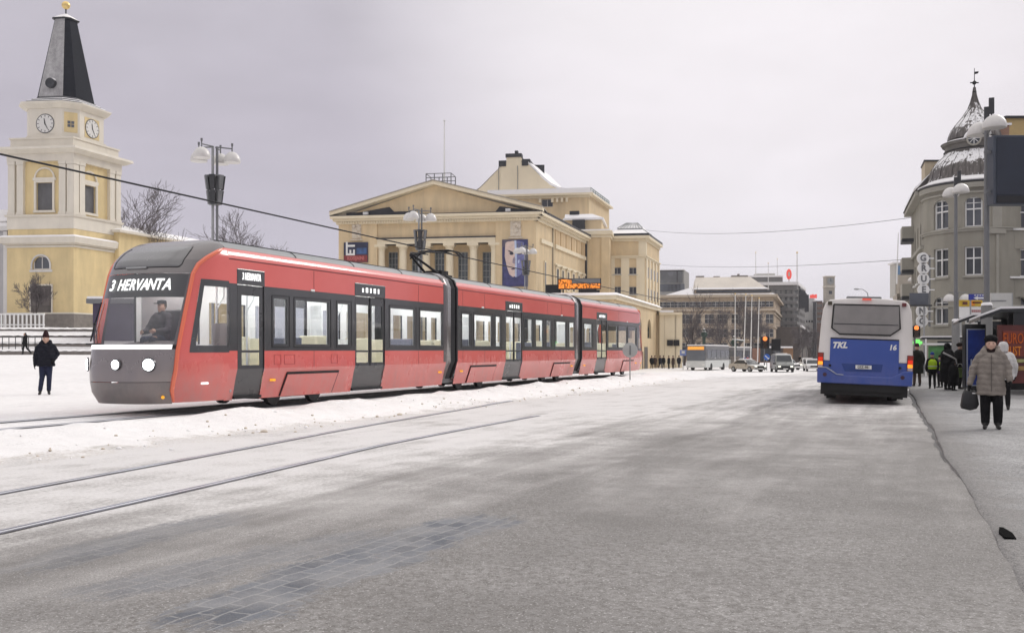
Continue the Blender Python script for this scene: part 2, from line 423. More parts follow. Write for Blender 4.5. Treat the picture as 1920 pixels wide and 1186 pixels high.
sett = t.mix(t.rng(midn, .4, .62, 0, .75), br.outputs[0], t.mix(.7, br.outputs[0], (.33, .325, .32)))
base = t.mix(t.math('MULTIPLY', l1, .88), base, sett)
base = t.mix(t.math('MULTIPLY', t.math('MAXIMUM', l2, l3), .5), base, sett)
vo = t('ShaderNodeTexVoronoi', {'Vector': pos, 'Scale': 2.6, 'Smoothness': .6}, feature='SMOOTH_F1').outputs[0]
hgt = t.math('ADD', t.math('ADD', t.math('MULTIPLY', fin, .5), t.math('MULTIPLY', t.math('MULTIPLY', vo, bankf), 2.2)), t.math('ADD', t.math('MULTIPLY', midn, 1.3), t.math('MULTIPLY', grit, .3)))
bp = t('ShaderNodeBump', {'Strength': .55, 'Distance': .035, 'Height': hgt})
bs = t('ShaderNodeBsdfPrincipled', {'Base Color': base, 'Roughness': t.rng(fin, .3, .7, .62, .9), 'Normal': bp.outputs[0], 'Specular IOR Level': .3})
t.l.new(bs.outputs[0], out.inputs[0]); MROAD = m
xs = graded(-700, 800, -22, 22, .28, 1.09); ys = graded(-25, 1500, 2, 40, .25, 1.05)
make_sheet(xs, ys, 'snowy_road', MROAD)
# pavement on the right, with a kerb
m, t, out = newmat('pavement_snow')
pos = t('ShaderNodeNewGeometry').outputs['Position']
big = t.noise(pos, .5, 5, .6); midn = t.noise(pos, 2.2, 5, .65); fin = t.noise(pos, 24, 4, .7); grit = t.noise(pos, 90, 2, .6)
c = t.mix(t.rng(big, .3, .7), (.30, .30, .30), (.54, .54, .54))
c = t.mix(t.rng(midn, .38, .66, 0, .6), c, (.26, .258, .255))
kd = t.math('ADD', t('ShaderNodeVectorMath', {0: pos, 1: (1, -.392, 0)}, operation='DOT_PRODUCT').outputs['Value'], .392 * 13.5 - 6.08)
kd = t.math('ADD', kd, t.math('ADD', t.rng(midn, .3, .7, -.4, .4), t.rng(fin, .3, .7, -.2, .2)))
c = t.mix(t.rng(kd, .1, .8, .85, 0, True), c, (.25, .24, .23))
c = t.mix(t.rng(fin, .42, .64, 0, .7), c, (.15, .147, .145))
c = t.mix(t.math('MULTIPLY', t.rng(grit, .54, .64, 0, 1), .75), c, (.045, .043, .04))
bp = t('ShaderNodeBump', {'Strength': .6, 'Distance': .04, 'Height': t.math('ADD', fin, t.math('MULTIPLY', midn, 1.6))})
bs = t('ShaderNodeBsdfPrincipled', {'Base Color': c, 'Roughness': .8, 'Normal': bp.outputs[0], 'Specular IOR Level': .3})
t.l.new(bs.outputs[0], out.inputs[0]); MPAV = m
def pz(x, y): return gz(x, y) + .03 + .045 * sstep(8, 15, y) + .014 * hsh(x * 1.5, y * 1.5)
mb = MB(); ys2 = graded(-6, 300, 2, 40, .3, 1.06); nx = [.03, .07, .16, .3, .6] + [1.2 * 1.22 ** i for i in range(28)]
def edgew(y): return .05 * hsh(y * .35, 2.0) + .012 * hsh(y * 2.3, 1)
rows = []
for i, dx in enumerate([-.0] + nx):
    for y in ys2:
        x = kerbx(y) + edgew(y) + dx
        z = gz(x, y) - .05 if i == 0 else pz(x, y) - (.03 if i == 1 else .008 if i == 2 else 0)
        rows.append((x, y, z))
n = len(ys2)
mb.add(rows, [(i * n + j, (i + 1) * n + j, (i + 1) * n + j + 1, i * n + j + 1) for i in range(len(nx)) for j in range(n - 1)])
tag(mb.build('pavement', MPAV, smooth=30, weld=False), kind='structure')
# dark slush gutter and drain at the kerb
slush = mat('slush', (.07, .068, .066), .6, var=.4, vs=3, bump=.4, bs=9)
mb = MB()
gy = [12.6 + .25 * i for i in range(100)]
top = []
for y in gy:
    w = (.03 + .07 * max(0, hsh(y * .7, 7)) + .03 * hsh(y * 2.7, 3) + .05 * sstep(17, 30, y)) * sstep(12.5, 15, y)
    x = kerbx(y) + edgew(y)
    top.append(((x - max(.006, w), y, gz(x - w, y) + .005), (x + .004, y, gz(x, y) + .008)))
for a, b in zip(top, top[1:]): mb.quad(a[0], b[0], b[1], a[1])
tag(mb.build('gutter_slush', slush, weld=False), kind='structure')
gx, gy_ = GXY(1861, 990, .05)
dr = thing('drain_grate', 'dark narrow drain opening in the snow at the kerb in the lower right', 'drain', (gx + .1, gy_, pz(gx + .1, gy_)), (0, 0, rad(-20)))
mb = MB(); mb.prism([(-.035, -.20), (.045, -.22), (.05, .02), (.015, .25), (-.012, .26), (-.04, .05)], -.03, .006)
mb.build('grate', mat('drain_black', (.006, .006, .006), .95, spec=.02), dr, world=False)
# second track in the road: grooved rails
rail_m = mat('rail_steel', (.36, .37, .44), .35, .5, var=.2); groove_m = mat('rail_groove', (.30, .30, .33), .7, var=.3)
ice = mat('rail_ice', (.72, .74, .78), .35, var=.1)
def smooth_poly(pts, n=60):
    out = []
    for i in range(len(pts) - 1):
        p0 = pts[max(i - 1, 0)]; p1 = pts[i]; p2 = pts[i + 1]; p3 = pts[min(i + 2, len(pts) - 1)]
        for k in range(n // (len(pts) - 1)):
            q = k / (n // (len(pts) - 1))
            out.append(tuple(.5 * (2 * b + (c - a) * q + (2 * a - 5 * b + 4 * c - d) * q * q + (3 * b - a - 3 * c + d) * q ** 3) for a, b, c, d in zip(p0, p1, p2, p3)))
    return out + [tuple(pts[-1])]
def ribbon(mb, line, a, b, dz, mi):
    pv = None
    for i, (x, y) in enumerate(line):
        q = line[min(i + 1, len(line) - 1)]; p = line[max(i - 1, 0)]
        d = Vector((q[0] - p[0], q[1] - p[1])).normalized(); n = Vector((d.y, -d.x))
        l = (x + n.x * a, y + n.y * a, gz(x + n.x * a, y + n.y * a) + dz); r = (x + n.x * b, y + n.y * b, gz(x + n.x * b, y + n.y * b) + dz)
        if pv: mb.quad(pv[0], l, r, pv[1], mi)
        pv = (l, r)
def railline(pix, ext):
    g = [GXY(a, b) for a, b in pix]
    d = Vector((g[0][0] - g[1][0], g[0][1] - g[1][1])).normalized()
    g = [(g[0][0] + d.x * ext, g[0][1] + d.y * ext)] + g
    return smooth_poly(g, 90)
mb = MB()
for pix in (((0, 926), (470, 839), (700, 796), (960, 752)), ((0, 999), (375, 914), (600, 862), (750, 828), (960, 788), (1010, 779))):
    ln = railline(pix, 6)
    ribbon(mb, ln, -.075, .06, .008, 1); ribbon(mb, ln, -.062, -.03, .013, 0); ribbon(mb, ln, .03, .05, .013, 0); ribbon(mb, ln, -.018, .018, .012, 2)
tag(mb.build('road_tram_track', [rail_m, groove_m, ice], weld=False), kind='structure')
TR0 = TP - TN * 1.325 - TD * 2.0
mb = MB()
for off in (-.72, .72):
    ln = [tuple(TR0 + TD * u + TN * off) for u in [-40 + i for i in range(86)]]
    ribbon(mb, ln, -.17, .13, .010, 1); ribbon(mb, ln, -.04, .03, .03, 0); ribbon(mb, ln, .05, .115, .02, 2)
tag(mb.build('tram_track', [rail_m, groove_m, ice], weld=False), kind='structure')

# crumbs of dirty snow ploughed along the foot of the bank
mb = MB(); rn = random.Random(5)
for i in range(420):
    s_ = rn.uniform(-16, 34); tq = rn.gauss(2.7, .33) if i % 3 else rn.uniform(1.2, 3.2); p = TP + TD * s_ + TN * tq; r = rn.uniform(.008, .03) * (1 if rn.random() < .9 else 1.8)
    mb.ball((p.x, p.y, gz(p.x, p.y) + r * .2), r, 6, 1 if rn.random() < .45 else 0, (rn.uniform(.7, 1.4), rn.uniform(.7, 1.4), .75))
tag(mb.build('snow_crumbs', [M['snow'], mat('brown_crumb', (.56, .49, .40), .9, var=.2, vs=9)], smooth=60, weld=False), 'loose crumbs of white and brown snow along the foot of the bank', 'snow', kind='stuff')
# ------------------------------------------------------------------ the red tram (local: x back from the nose tip, y to its far side, z up from the rail)
TRH = math.atan2(TD.y, TD.x)
tram = thing('tram', 'long red and dark grey three-section tram on snowy track showing 3 HERVANTA', 'tram', (TR0.x, TR0.y, .16), (0, -.0035, TRH))
def grimy(name, col, rough, metal, coat, g=.85):
    m, t, out = newmat(name); co = t('ShaderNodeTexCoord').outputs['Object']; z = t('ShaderNodeSeparateXYZ', {0: co}).outputs[2]
    n1 = t.noise(co, 1.1, 5, .6); mp = t('ShaderNodeMapping', {0: co, 3: (2.2, 2.2, .5)}); n2 = t.noise(mp.outputs[0], 2.0, 6, .7)
    d = t.clamp01(t.math('MULTIPLY', t.rng(z, .2, 1.5, g, g * .07, True), t.rng(t.math('ADD', n1, t.math('MULTIPLY', n2, .7)), .65, 1.15, .05, .8)))
    c = t('ShaderNodeVectorMath', {0: col, 3: t.rng(n1, .3, .7, .96, 1.04)}, operation='SCALE').outputs[0]
    b = t('ShaderNodeBsdfPrincipled', {'Base Color': t.mix(d, c, (.33, .27, .25)), 'Roughness': t.rng(d, 0, 1, rough, .75), 'Metallic': metal, 'Coat Weight': t.rng(d, 0, .6, coat, 0), 'Coat Roughness': .08})
    t.l.new(b.outputs[0], out.inputs[0]); MATS[name] = m; return m
red = grimy('tram_red', (.66, .115, .098), .22, 0, .9)
red_highlight = mat('tram_rim_highlight', (.74, .16, .08), .25, var=.04, coat=.5)  # brighter red that paints in the highlight on the cheek edge
gry = grimy('tram_graphite', (.15, .14, .14), .24, .5, .6); frontm = grimy('tram_front_grey', (.24, .22, .218), .24, .45, .7)
band = mat('tram_band', (.058, .060, .063), .22, .0, var=.06, coat=.4)
roofm = mat('tram_roof', (.27, .285, .29), .5, .1, var=.1, streak=.1)
blk = M['black']
tgl = glass('tram_glass', (.90, .93, .94), .07)
tgd = glass('tram_tinted_glass', (.80, .79, .79), .07)
ledw = emit('white_led', (1, 1, 1), 1.7)
headl = emit('headlight_glow', (.92, .97, 1), 14.0)
amber = emit('amber_marker', (1, .45, .05), 1.2)
cream = mat('cream_panel', (.72, .68, .52), .5, var=.06)
inwall = mat('tram_inner_wall', (.74, .75, .76), .6, var=.05)
pole_m = mat('grab_rail_white', (.85, .87, .88), .3)
LT = 37.7; U1 = 2.0
HWT = [(.22, 1.17), (.72, 1.275), (.9, 1.325), (3.30, 1.325), (3.42, 1.30), (3.50, 1.235), (3.60, 1.15), (3.66, 1.05), (3.69, .93)]
def hw(z): return interp(HWT, z)
def up(px):                              # where along the near side a photo column falls
    k = (px - CX) / F
    return (k * TP.y - TP.x) / (TD.x - k * TD.y) + 2.0
RK = [(.22, .20), (.45, .03), (.7, 0), (1.3, .10), (1.42, .13), (2.92, .70), (3.2, .88), (3.4, 1.12), (3.55, 1.38), (3.65, 1.62), (3.69, 1.8)]
NX = 2.8
def nose(phi, z, push=0.0):
    c, s = math.cos(phi), math.sin(phi)
    r = interp(RK, z) - push; W = hw(z) + (push if abs(phi) > .6 else push * .5)
    v = W * math.copysign(abs(s) ** (2 / NX), s); u = r + (U1 - r) * (1 - abs(c) ** (2 / NX))
    return Vector((u, -v, z))            # phi > 0 is the near side
PB = [(.22, .86), (2.92, .90), (3.15, .96), (3.32, 1.15), (3.45, 1.38), (3.53, PI / 2)]
def pb(z): return interp(PB, z)
ID = lambda p: p
MIR = lambda p: Vector((LT - p[0], -p[1], p[2]))
def zlist(a, b, n): return [lerp(a, b, i / n) for i in range(n + 1)]
def nose_patch(name, mt, fa, fb, zs, na, T, parent=None, push=0.0, **kw):
    mb = MB()
    vs = [T(nose(lerp(fa(z), fb(z), i / na), z, push)) for i in range(na + 1) for z in zs]; k = len(zs)
    mb.add(vs, [(i * k + j, (i + 1) * k + j, (i + 1) * k + j + 1, i * k + j + 1) for i in range(na) for j in range(k - 1)])
    return mb.build(name, mt, parent or tram, smooth=50, world=False, **kw)
def make_end(T, front):
    m_ = lambda z: -pb(z); p_ = lambda z: pb(z)
    nose_patch('bumper', gry, m_, p_, [.22, .27, .34, .45, .56, .66], 28, T)
    nose_patch('front_panel', frontm, m_, p_, [.672, .8, .95, 1.1, 1.25, 1.335], 28, T)
    nose_patch('light_bar', emit('light_bar_glow', (1, 1, 1), 1.8) if front else red, lambda z: -pb(z) * .93, lambda z: pb(z) * .93, [1.335, 1.375, 1.425], 28, T, push=.012)
    nose_patch('cowl_strip', blk, m_, p_, [1.335, 1.42], 28, T)
    # windscreen: glass with an opaque band above for the destination sign
    nose_patch('windscreen', tgd, lambda z: -pb(z) * .97, lambda z: pb(z) * .95, zlist(1.425, 2.40, 6), 28, T)
    for sg in (-1, 1):
        nose_patch('corner_post', gry, lambda z: sg * pb(z) * .95, lambda z: sg * pb(z), zlist(1.42, 2.90, 6), 2, T, push=.004)
    sgn = nose_patch('sign_panel', band, lambda z: -pb(z) * .96, lambda z: pb(z) * .96, zlist(2.40, 2.895, 5), 28, T)
    nose_patch('brow', gry, m_, p_, [2.905, 3.0, 3.1, 3.2], 28, T)
    nose_patch('roof_front', gry, m_, p_, [3.2, 3.28, 3.36, 3.44, 3.5, 3.55, 3.6, 3.65, 3.68, 3.69], 32, T)
    # raised hatch on the roof front
    def hq(a, b): # rounded patch on the brow: a, b in -1..1
        r_ = max(abs(a), abs(b)); return T(nose(.06 + .60 * a, 3.27 + .235 * b, .022 * (1 - r_ ** 6) + .002))
    hb = MB(); hb.grid(lambda u, v: hq(2 * u - 1, 2 * v - 1), 40, 16)
    h = hb.build('roof_hatch', mat('tram_hatch', (.15, .15, .152), .25, .5, var=.06, coat=.5), tram, smooth=60, world=False)
    sb = MB(); lo = [(-1, 1 - k / 6) for k in range(0, 11)] + [(-.97, -.85), (-.93, -.95)] + [(-.88 + 1.76 * k / 24, -1) for k in range(25)] + [(.93, -.95), (.97, -.85)] + [(1, -.7 + k / 6) for k in range(0, 11)]
    sb.path([hq(a, b) for a, b in lo], .011, 5)
    sb.build('hatch_seal', blk, h, world=False)
    hb = MB(); hb.path([T(nose(-.14, 3.03, .02)), T(nose(.08, 3.03, .02))], .022, 6); hb.build('hatch_handle', M['galv'], h, world=False)
    # painted cheeks with the cab side window
    for sg in (1, -1):
        f = lambda a: (lambda z: sg * lerp(pb(z), PI / 2, a))
        zlo = [.24, .3, .5, .72, .9, 1.1, 1.3]; zmid = zlist(1.3, 2.76, 6); zhi = [2.76, 2.9, 3.1, 3.2, 3.3, 3.37, 3.45, 3.52]
        ck = nose_patch('cheek_panel', red, f(0), f(1), zlo, 10, T)
        nose_patch('cheek_panel', red, f(0), f(.30), zmid, 3, T); nose_patch('cheek_panel', red, f(0), f(1), zhi, 10, T)
        wf = nose_patch('cab_window', tgd, f(.30), f(1), zmid, 8, T)
        eb = MB()
        for pts, rw in (([(.30, z) for z in zmid], .03), ([(a, 1.33) for a in zlist(.3, 1, 8)], .05), ([(a, 2.72) for a in zlist(.3, 1, 8)], .05)):
            for (a, z), (a2, z2) in zip(pts, pts[1:]):
                if rw == .03: eb.quad(T(nose(f(.30)(z), z, .006)), T(nose(f(.42)(z), z, .006)), T(nose(f(.42)(z2), z2, .006)), T(nose(f(.30)(z2), z2, .006)))
                else: eb.quad(T(nose(f(a)(z), z - rw * 1.3, .005)), T(nose(f(a2)(z), z - rw * 1.3, .005)), T(nose(f(a2)(z), z + rw * 1.6, .005)), T(nose(f(a)(z), z + rw * 1.6, .005)))
        eb.build('window_border', band, wf, world=False, smooth=60)
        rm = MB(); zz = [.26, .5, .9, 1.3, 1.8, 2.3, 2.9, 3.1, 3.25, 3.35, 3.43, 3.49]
        rm.path([T(nose(sg * (pb(z) + .03), z, .008)) for z in zz], [.02] + [.045] * 10 + [.02], 8); rm.build('rim_highlight', red_highlight, tram, smooth=60, world=False)  # added ridge carrying the painted edge highlight
        bl = MB(); bl.path([T(nose(f(.62)(.62), .62, .015)), T(nose(f(.74)(.62), .62, .015))], .022, 6)
        bl.build('side_marker', ledw if front else amber, ck, world=False)
    if front:
        for q in (-.66, .028, .50):
            c = T(nose(q, 1.02, .02)); e = T(nose(q, 1.02, .05)); 
            b = MB(); b.tube(c, e, .15 if abs(q) > .3 else .12, .14 if abs(q) > .3 else .11, 18); hl = b.build('headlight', mat('lamp_bezel', (.12, .12, .125), .2, .6), tram, world=False, smooth=40)
            b = MB(); b.tube(e, e + (e - c) * .15, .115 if abs(q) > .3 else .09, None, 18); b.build('lens', headl, hl, world=False, smooth=40)
        b = MB(); b.ball(T(nose(.74, .36, .02)), .035, 8); b.build('indicator', amber, tram, world=False, smooth=60)
        # destination letters on the sign panel
        pos_ = {}
        for i, chx in enumerate('3 HERVANTA'):
            if chx == ' ': continue
            q = lerp(-.585, .66, i / 9.0) if i > 1 else -.60
            vv = [-.57, 0, -.29, -.135, .02, .175, .335, .49, .645, .80][i]
            q = math.copysign(math.asin((abs(vv) / 1.325) ** (NX / 2)), vv); dq = .01
            q1 = math.copysign(math.asin((abs(vv + .05) / 1.325) ** (NX / 2)), vv + .05); q0 = math.copysign(math.asin((abs(vv - .05) / 1.325) ** (NX / 2)), vv - .05)
            o_ = nose(q, 2.655, .03); tx = (nose(q1, 2.655, .03) - nose(q0, 2.655, .03)).normalized(); uz = (nose(q, 2.8, .03) - nose(q, 2.5, .03)).normalized()
            b = MB(); text_mb(b, chx, .35, o_, tx, uz, .008, offset=.006, shear=.10, sx=.72 if i else .95)
            b.build('sign_letter', ledw, sgn, world=False)
        wp = MB()
        a0 = nose(-.33, 1.44, .05); a1 = nose(-.60, 1.86, .07); 
        wp.path([a0, (a0 + a1) / 2, a1], .012, 6); wp.path([nose(-.25, 1.44, .05), nose(-.58, 1.90, .06)], .009, 6)
        wp.path([nose(-.64, 1.50, .045), nose(-.62, 1.86, .05), nose(-.56, 2.32, .05)], .016, 6); wp.ball(a1, .035, 8); wp.box(a0.x - .12, a0.x + .04, a0.y - .12, a0.y + .12, 1.425, 1.455)
        wp.build('wiper', blk, tram, world=False)
make_end(ID, True); make_end(MIR, False)
# ---- straight sides, module by module
mods = [(U1, up(836)), (up(857), up(1079.5)), (up(1091), LT - U1)]
doors = [(up(445.5), up(496), 1), (up(666), up(722), 2), (up(948), up(979.5), 2), (up(1119), up(1138), 2)]
wins = [(514, 539), (555, 617), (634, 656), (732.5, 778), (788.6, 830), (867, 882), (890, 923), (930, 939.5), (984, 999), (1005, 1019), (1025, 1034), (1041, 1062), (1068, 1077.5), (1096, 1111), (1141, 1158), (1160, 1176), (1178, 1193)]
wins = [(up(a), up(b)) for a, b in wins]
HAT = [(532, 637), (880, 932), (1037, 1070), (1168, 1189)]
def wsheet(mb, sg, ua, ub, za, zb, holes, dep=.05, y=None):
    y = -sg * 1.325 if y is None else y
    us = sorted({ua, ub, *[h for w in holes for h in w[:2]]}); zs = sorted({za, zb, *[h for w in holes for h in w[2:4]]})
    for a, b in zip(us, us[1:]):
        for c, d in zip(zs, zs[1:]):
            if any(h[0] < (a + b) / 2 < h[1] and h[2] < (c + d) / 2 < h[3] for h in holes): continue
            mb.quad((a, y, c), (b, y, c), (b, y, d), (a, y, d))
    for a, b, c, d in [h[:4] for h in holes]:
        y2 = y + sg * dep
        for p, q in (((a, c), (b, c)), ((b, c), (b, d)), ((b, d), (a, d)), ((a, d), (a, c))):
            mb.quad((p[0], y, p[1]), (q[0], y, q[1]), (q[0], y2, q[1]), (p[0], y2, p[1]))
def strip(mb, sg, ivs, prof):
    for a, b in ivs:
        for z0, z1 in zip(prof, prof[1:]):
            mb.quad((a, -sg * hw(z0), z0), (b, -sg * hw(z0), z0), (b, -sg * hw(z1), z1), (a, -sg * hw(z1), z1))
def cut(a, b, ds):
    out = []; x = a
    for d in sorted(ds):
        if a < d[0] < b: out.append((x, d[0])); x = d[1]
    out.append((x, b)); return out
ZB0, ZB1 = 1.30, 2.76
for (ma, mb_) in mods:
    din = [d for d in doors if ma < d[0] < mb_]
    for sg in (1, -1):
        w_in = [w for w in wins if ma < w[0] < mb_]
        b = MB(); strip(b, sg, cut(ma, mb_, din), [.22, .72, .9]); skirt = b.build('skirt', red, tram, world=False, smooth=30)
        b = MB(); strip(b, sg, cut(ma, mb_, din), [.9, ZB0]); strip(b, sg, cut(ma, mb_, [(d[0], d[1]) for d in din]), [ZB1, 3.02]); strip(b, sg, [(ma, mb_)], [3.02, 3.27])
        b.build('side_panel', red, tram, world=False, smooth=30)
        b = MB(); strip(b, sg, [(ma, mb_)], [3.30, 3.36, 3.42, 3.47, 3.52]); b.build('cant_rail', red, tram, world=False, smooth=50)
        b = MB(); y = -sg * 1.30; b.box(ma, mb_, min(y, y - sg * .02), max(y, y - sg * .02), 3.262, 3.31); b.build('gutter', mat('tram_gutter', (.16, .02, .02), .5), tram, world=False)
        b = MB(); strip(b, sg, [(ma, mb_)], [3.525, 3.56, 3.60, 3.66, 3.69]); rf = b.build('roof_fairing', roofm, tram, world=False, smooth=50)
        b = MB(); n = max(2, int((mb_ - ma) / 2.6))
        for i in range(1, n):
            u = lerp(ma, mb_, i / n)
            b.path([(u, -sg * (hw(z) + .004), z + .004) for z in (3.53, 3.57, 3.61, 3.66, 3.69)], .012, 5)
        b.path([(ma, -sg * .93, 3.695), (mb_, -sg * .93, 3.695)], .016, 6)
        b.build('roof_seam', blk, rf, world=False)
        b = MB(); holes = [(w[0], w[1], 1.46, 2.50) for w in w_in]
        for a, c in cut(ma, mb_, din): wsheet(b, sg, a, c, ZB0, ZB1, [h for h in holes if a < h[0] < c])
        b.build('window_band', band, tram, world=False)
        b = MB()
        for a, c in cut(ma, mb_, din): wsheet(b, sg, a, c, .92, 3.05, [h for h in holes if a < h[0] < c], .01, -sg * 1.262)
        b.build('inner_lining', inwall, tram, world=False)
        for h in holes:
            b = MB(); y = -sg * 1.285; b.quad((h[0] - .01, y, h[2]), (h[1] + .01, y, h[2]), (h[1] + .01, y, h[3]), (h[0] - .01, y, h[3]))
            wo = b.build('window', tgl, tram, world=False)
            b = MB(); r = .012; yy0, yy1 = sorted((-sg * 1.328, -sg * 1.335))
            q = .07
            for x0, x1, z0, z1 in ((h[0] - q, h[1] + q, h[3] + q, h[3] + q + r), (h[0] - q, h[1] + q, h[2] - q - r, h[2] - q), (h[0] - q - r, h[0] - q, h[2] - q, h[3] + q), (h[1] + q, h[1] + q + r, h[2] - q, h[3] + q)):
                b.box(x0, x1, yy0, yy1, z0, z1)
            b.build('gasket', blk, wo, world=False)
        for d in din:
            o = MB(); y = -sg * 1.30; dw = d[1] - d[0]; n = d[2]; hol = []
            fr = mat('tram_door', (.055, .057, .06), .3, .1, var=.08, coat=.3)
            drs = []
            for i in range(n):
                a = d[0] + dw * i / n; c = d[0] + dw * (i + 1) / n
                l = MB(); g = .10 if n == 2 else .17
                yy = y
                us = [a, a + g, c - g, c]; zs = [.30, .72, .9, .98, 1.26, 1.31, 2.52, 2.74]
                for ui in range(3):
                    for zi in range(7):
                        if ui == 1 and zi in (3, 5): continue
                        z0, z1 = zs[zi], zs[zi + 1]
                        l.quad((us[ui], -sg * (hw(z0) - .02), z0), (us[ui + 1], -sg * (hw(z0) - .02), z0), (us[ui + 1], -sg * (hw(z1) - .02), z1), (us[ui], -sg * (hw(z1) - .02), z1))
                do = l.build('door', fr, tram, world=False); drs.append(do)
                p = MB()
                for z0, z1 in ((.98, 1.26), (1.31, 2.52)): p.quad((us[1], y + sg * .02, z0), (us[2], y + sg * .02, z0), (us[2], y + sg * .02, z1), (us[1], y + sg * .02, z1))
                p.build('pane', tgl, do, world=False)
                e = MB(); yy0, yy1 = sorted((-sg * 1.31, -sg * 1.318)); e.box(a + .005, a + .02, yy0, yy1, .9, 2.74); e.box(c - .02, c - .005, yy0, yy1, .9, 2.74); e.build('door_seal', blk, do, world=False)
            st_ = MB(); yy0, yy1 = sorted((-sg * 1.15, -sg * 1.24)); st_.box(d[0], d[1], yy0, yy1, .24, .30); st_.build('door_step', blk, tram, world=False)
            hd = MB(); yy0, yy1 = sorted((-sg * 1.29, -sg * 1.338)); hd.box(d[0] - .015, d[1] + .015, yy0, yy1, 2.755, 3.10); s_ = hd.build('side_sign', band, tram, world=False, bevel=.02)
            tb = MB(); um = (d[0] + d[1]) / 2; O_ = (um, -sg * 1.343, 2.93)
            if n == 1: text_mb(tb, '3 HERVANTA', .22, O_, (sg, 0, 0), (0, 0, 1), .006, offset=.006, shear=.15, sx=min(1, dw / 1.9))
            else:
                for i in range(5):
                    tb = MB(); x = um + (i - 2) * dw * .13; w_ = .035 + .02 * (i % 2)
                    y0, y1 = sorted((-sg * 1.340, -sg * 1.346)); tb.box(x - w_, x + w_, y0, y1, 2.86, 2.99 - .02 * (i == 0))
                    tb.build('led_glyph', ledw, s_, world=False)
            if n == 1: tb.build('sign_text', ledw, s_, world=False)
# panel seams, markers and bogie covers on both sides
for px in (589, 785, 868, 909, 1027, 1053, 1160):
    u = up(px)
    for sg in (1, -1):
        y0, y1 = sorted((-sg * 1.322, -sg * 1.328))
        for z0, z1 in ((.9, 1.30), (2.76, 3.26)): f = MB(); f.box(u - .007, u + .007, y0, y1, z0, z1); f.build('panel_seam', mat('seam_dark', (.10, .015, .015), .6), tram, world=False)
for sg in (1, -1):
    for a, b_ in HAT:
        a, b_ = up(a), up(b_); wv = (b_ - a) * .07
        def sk(z, e): return -sg * (hw(z) + e)
        f = MB(); f.extr([(a, sk(.24, .0), .24), (b_ - wv, sk(.24, .0), .24), (b_, sk(.80, .0), .80), (a + wv, sk(.80, .0), .80)], (0, -sg * .02, 0))
        cv_ = f.build('bogie_cover', blk, tram, world=False)
        f = MB(); e = .05; f.extr([(a + e * .6, sk(.23, .02), .225), (b_ - wv - e * 1.2, sk(.23, .02), .225), (b_ - e * 1.2, sk(.74, .02), .74), (a + wv + e * .4, sk(.74, .02), .74)], (0, -sg * .015, 0))
        f.build('cover_panel', red, cv_, world=False)
    for px in (515, 828, 868, 1074, 1098, 1194):
        u = up(px); y0, y1 = sorted((-sg * 1.26, -sg * 1.29)); f = MB(); f.box(u - .09, u + .09, y0, y1, .60, .65); f.build('side_marker', amber, tram, world=False)
    for px in (586, 905, 1053, 1176):
        u = up(px); y0, y1 = sorted((-sg * 1.325, -sg * 1.35)); f = MB(); f.box(u - .08, u + .08, y0, y1, 2.75, 2.80); f.build('camera_pod', M['white'], tram, world=False, bevel=.01)
# service markings: thin outlined panels
sv = mat('tram_red_panel', (.33, .035, .035), .45, var=.05)
for a, b_, z0, z1 in ((514, 527, .98, 1.2), (533, 553, .98, 1.2), (621, 633, .98, 1.2)):
    a, b_ = up(a), up(b_); f = MB()
    for x0, x1, za, zb in ((a, b_, z0, z0 + .008), (a, b_, z1, z1 + .008), (a, a + .012, z0, z1), (b_ - .012, b_, z0, z1)): f.box(x0, x1, -1.330, -1.324, za, zb)
    f.build('service_flap', sv, tram, world=False)
# gangway bellows
for a, b_ in ((mods[0][1], mods[1][0]), (mods[1][1], mods[2][0])):
    f = MB(); k = 7
    loop = [(1.05, .3), (1.2, .72), (1.30, .95), (1.31, 3.3), (1.20, 3.56), (.9, 3.74), (0, 3.78)]; loop = [(-y, z) for y, z in loop] + [(y, z) for y, z in loop[::-1][1:]]
    vs = []; L = len(loop)
    for i in range(2 * k + 1):
        sc = 1.0 if i % 2 == 0 else .955
        vs += [(lerp(a, b_, i / (2 * k)), y * sc, z if z < 1 else 3.78 - (3.78 - z) * sc - (1 - sc) * 1.2 * 0) for y, z in loop]
    f.add(vs, [(i * L + j, i * L + j + 1, (i + 1) * L + j + 1, (i + 1) * L + j) for i in range(2 * k) for j in range(L - 1)])
    bo = f.build('gangway_bellows', mat('bellows_rubber', (.035, .036, .038), .7, var=.2), tram, world=False)
    for x0, x1, mt in ((a - .16, a + .34, gry), (b_ - .05, b_ + .06, blk)):
        f = MB(); o2 = [(y * 1.022, z + (.015 if z > 3 else 0)) for y, z in loop]
        vs = [(x, y, z) for x in (x0, x1) for y, z in o2]; f.add(vs, [(j, j + 1, L + j + 1, L + j) for j in range(L - 1)])
        f.build('bellows_frame', mt, bo, world=False, solid=.05, smooth=40)
# underframe, bogies, inside
f = MB()
for a, b_ in mods: f.box(a - .5, b_ + .3, -1.1, 1.1, .26, .40)
f.box(.9, 2.0, -1.0, 1.0, .26, .40); f.box(LT - 2.0, LT - .9, -1.0, 1.0, .26, .40)
f.build('floor', mat('tram_floor', (.12, .12, .125), .8), tram, world=False)
f = MB()
for a, b_ in mods: f.box(a, b_, -1.1, 1.1, 3.12, 3.18)
f.box(U1 - .6, U1, -1.1, 1.1, 3.05, 3.1)
ce = f.build('ceiling', inwall, tram, world=False)
f = MB()
for a, b_ in mods:
    for y in (-.62, .62): f.box(a + .3, b_ - .3, y - .09, y + .09, 3.09, 3.118)
f.build('ceiling_light', emit('tram_ceiling_light', (1, .98, .94), 15.0), ce, world=False)
f = MB(); f.box(1.35, 1.9, -.7, .7, 3.03, 3.045); f.build('cab_fill_light', emit('tram_ceiling_light', (1, .98, .94), 15.0), ce, world=False)  # glowing panel added to brighten the cab
f = MB()
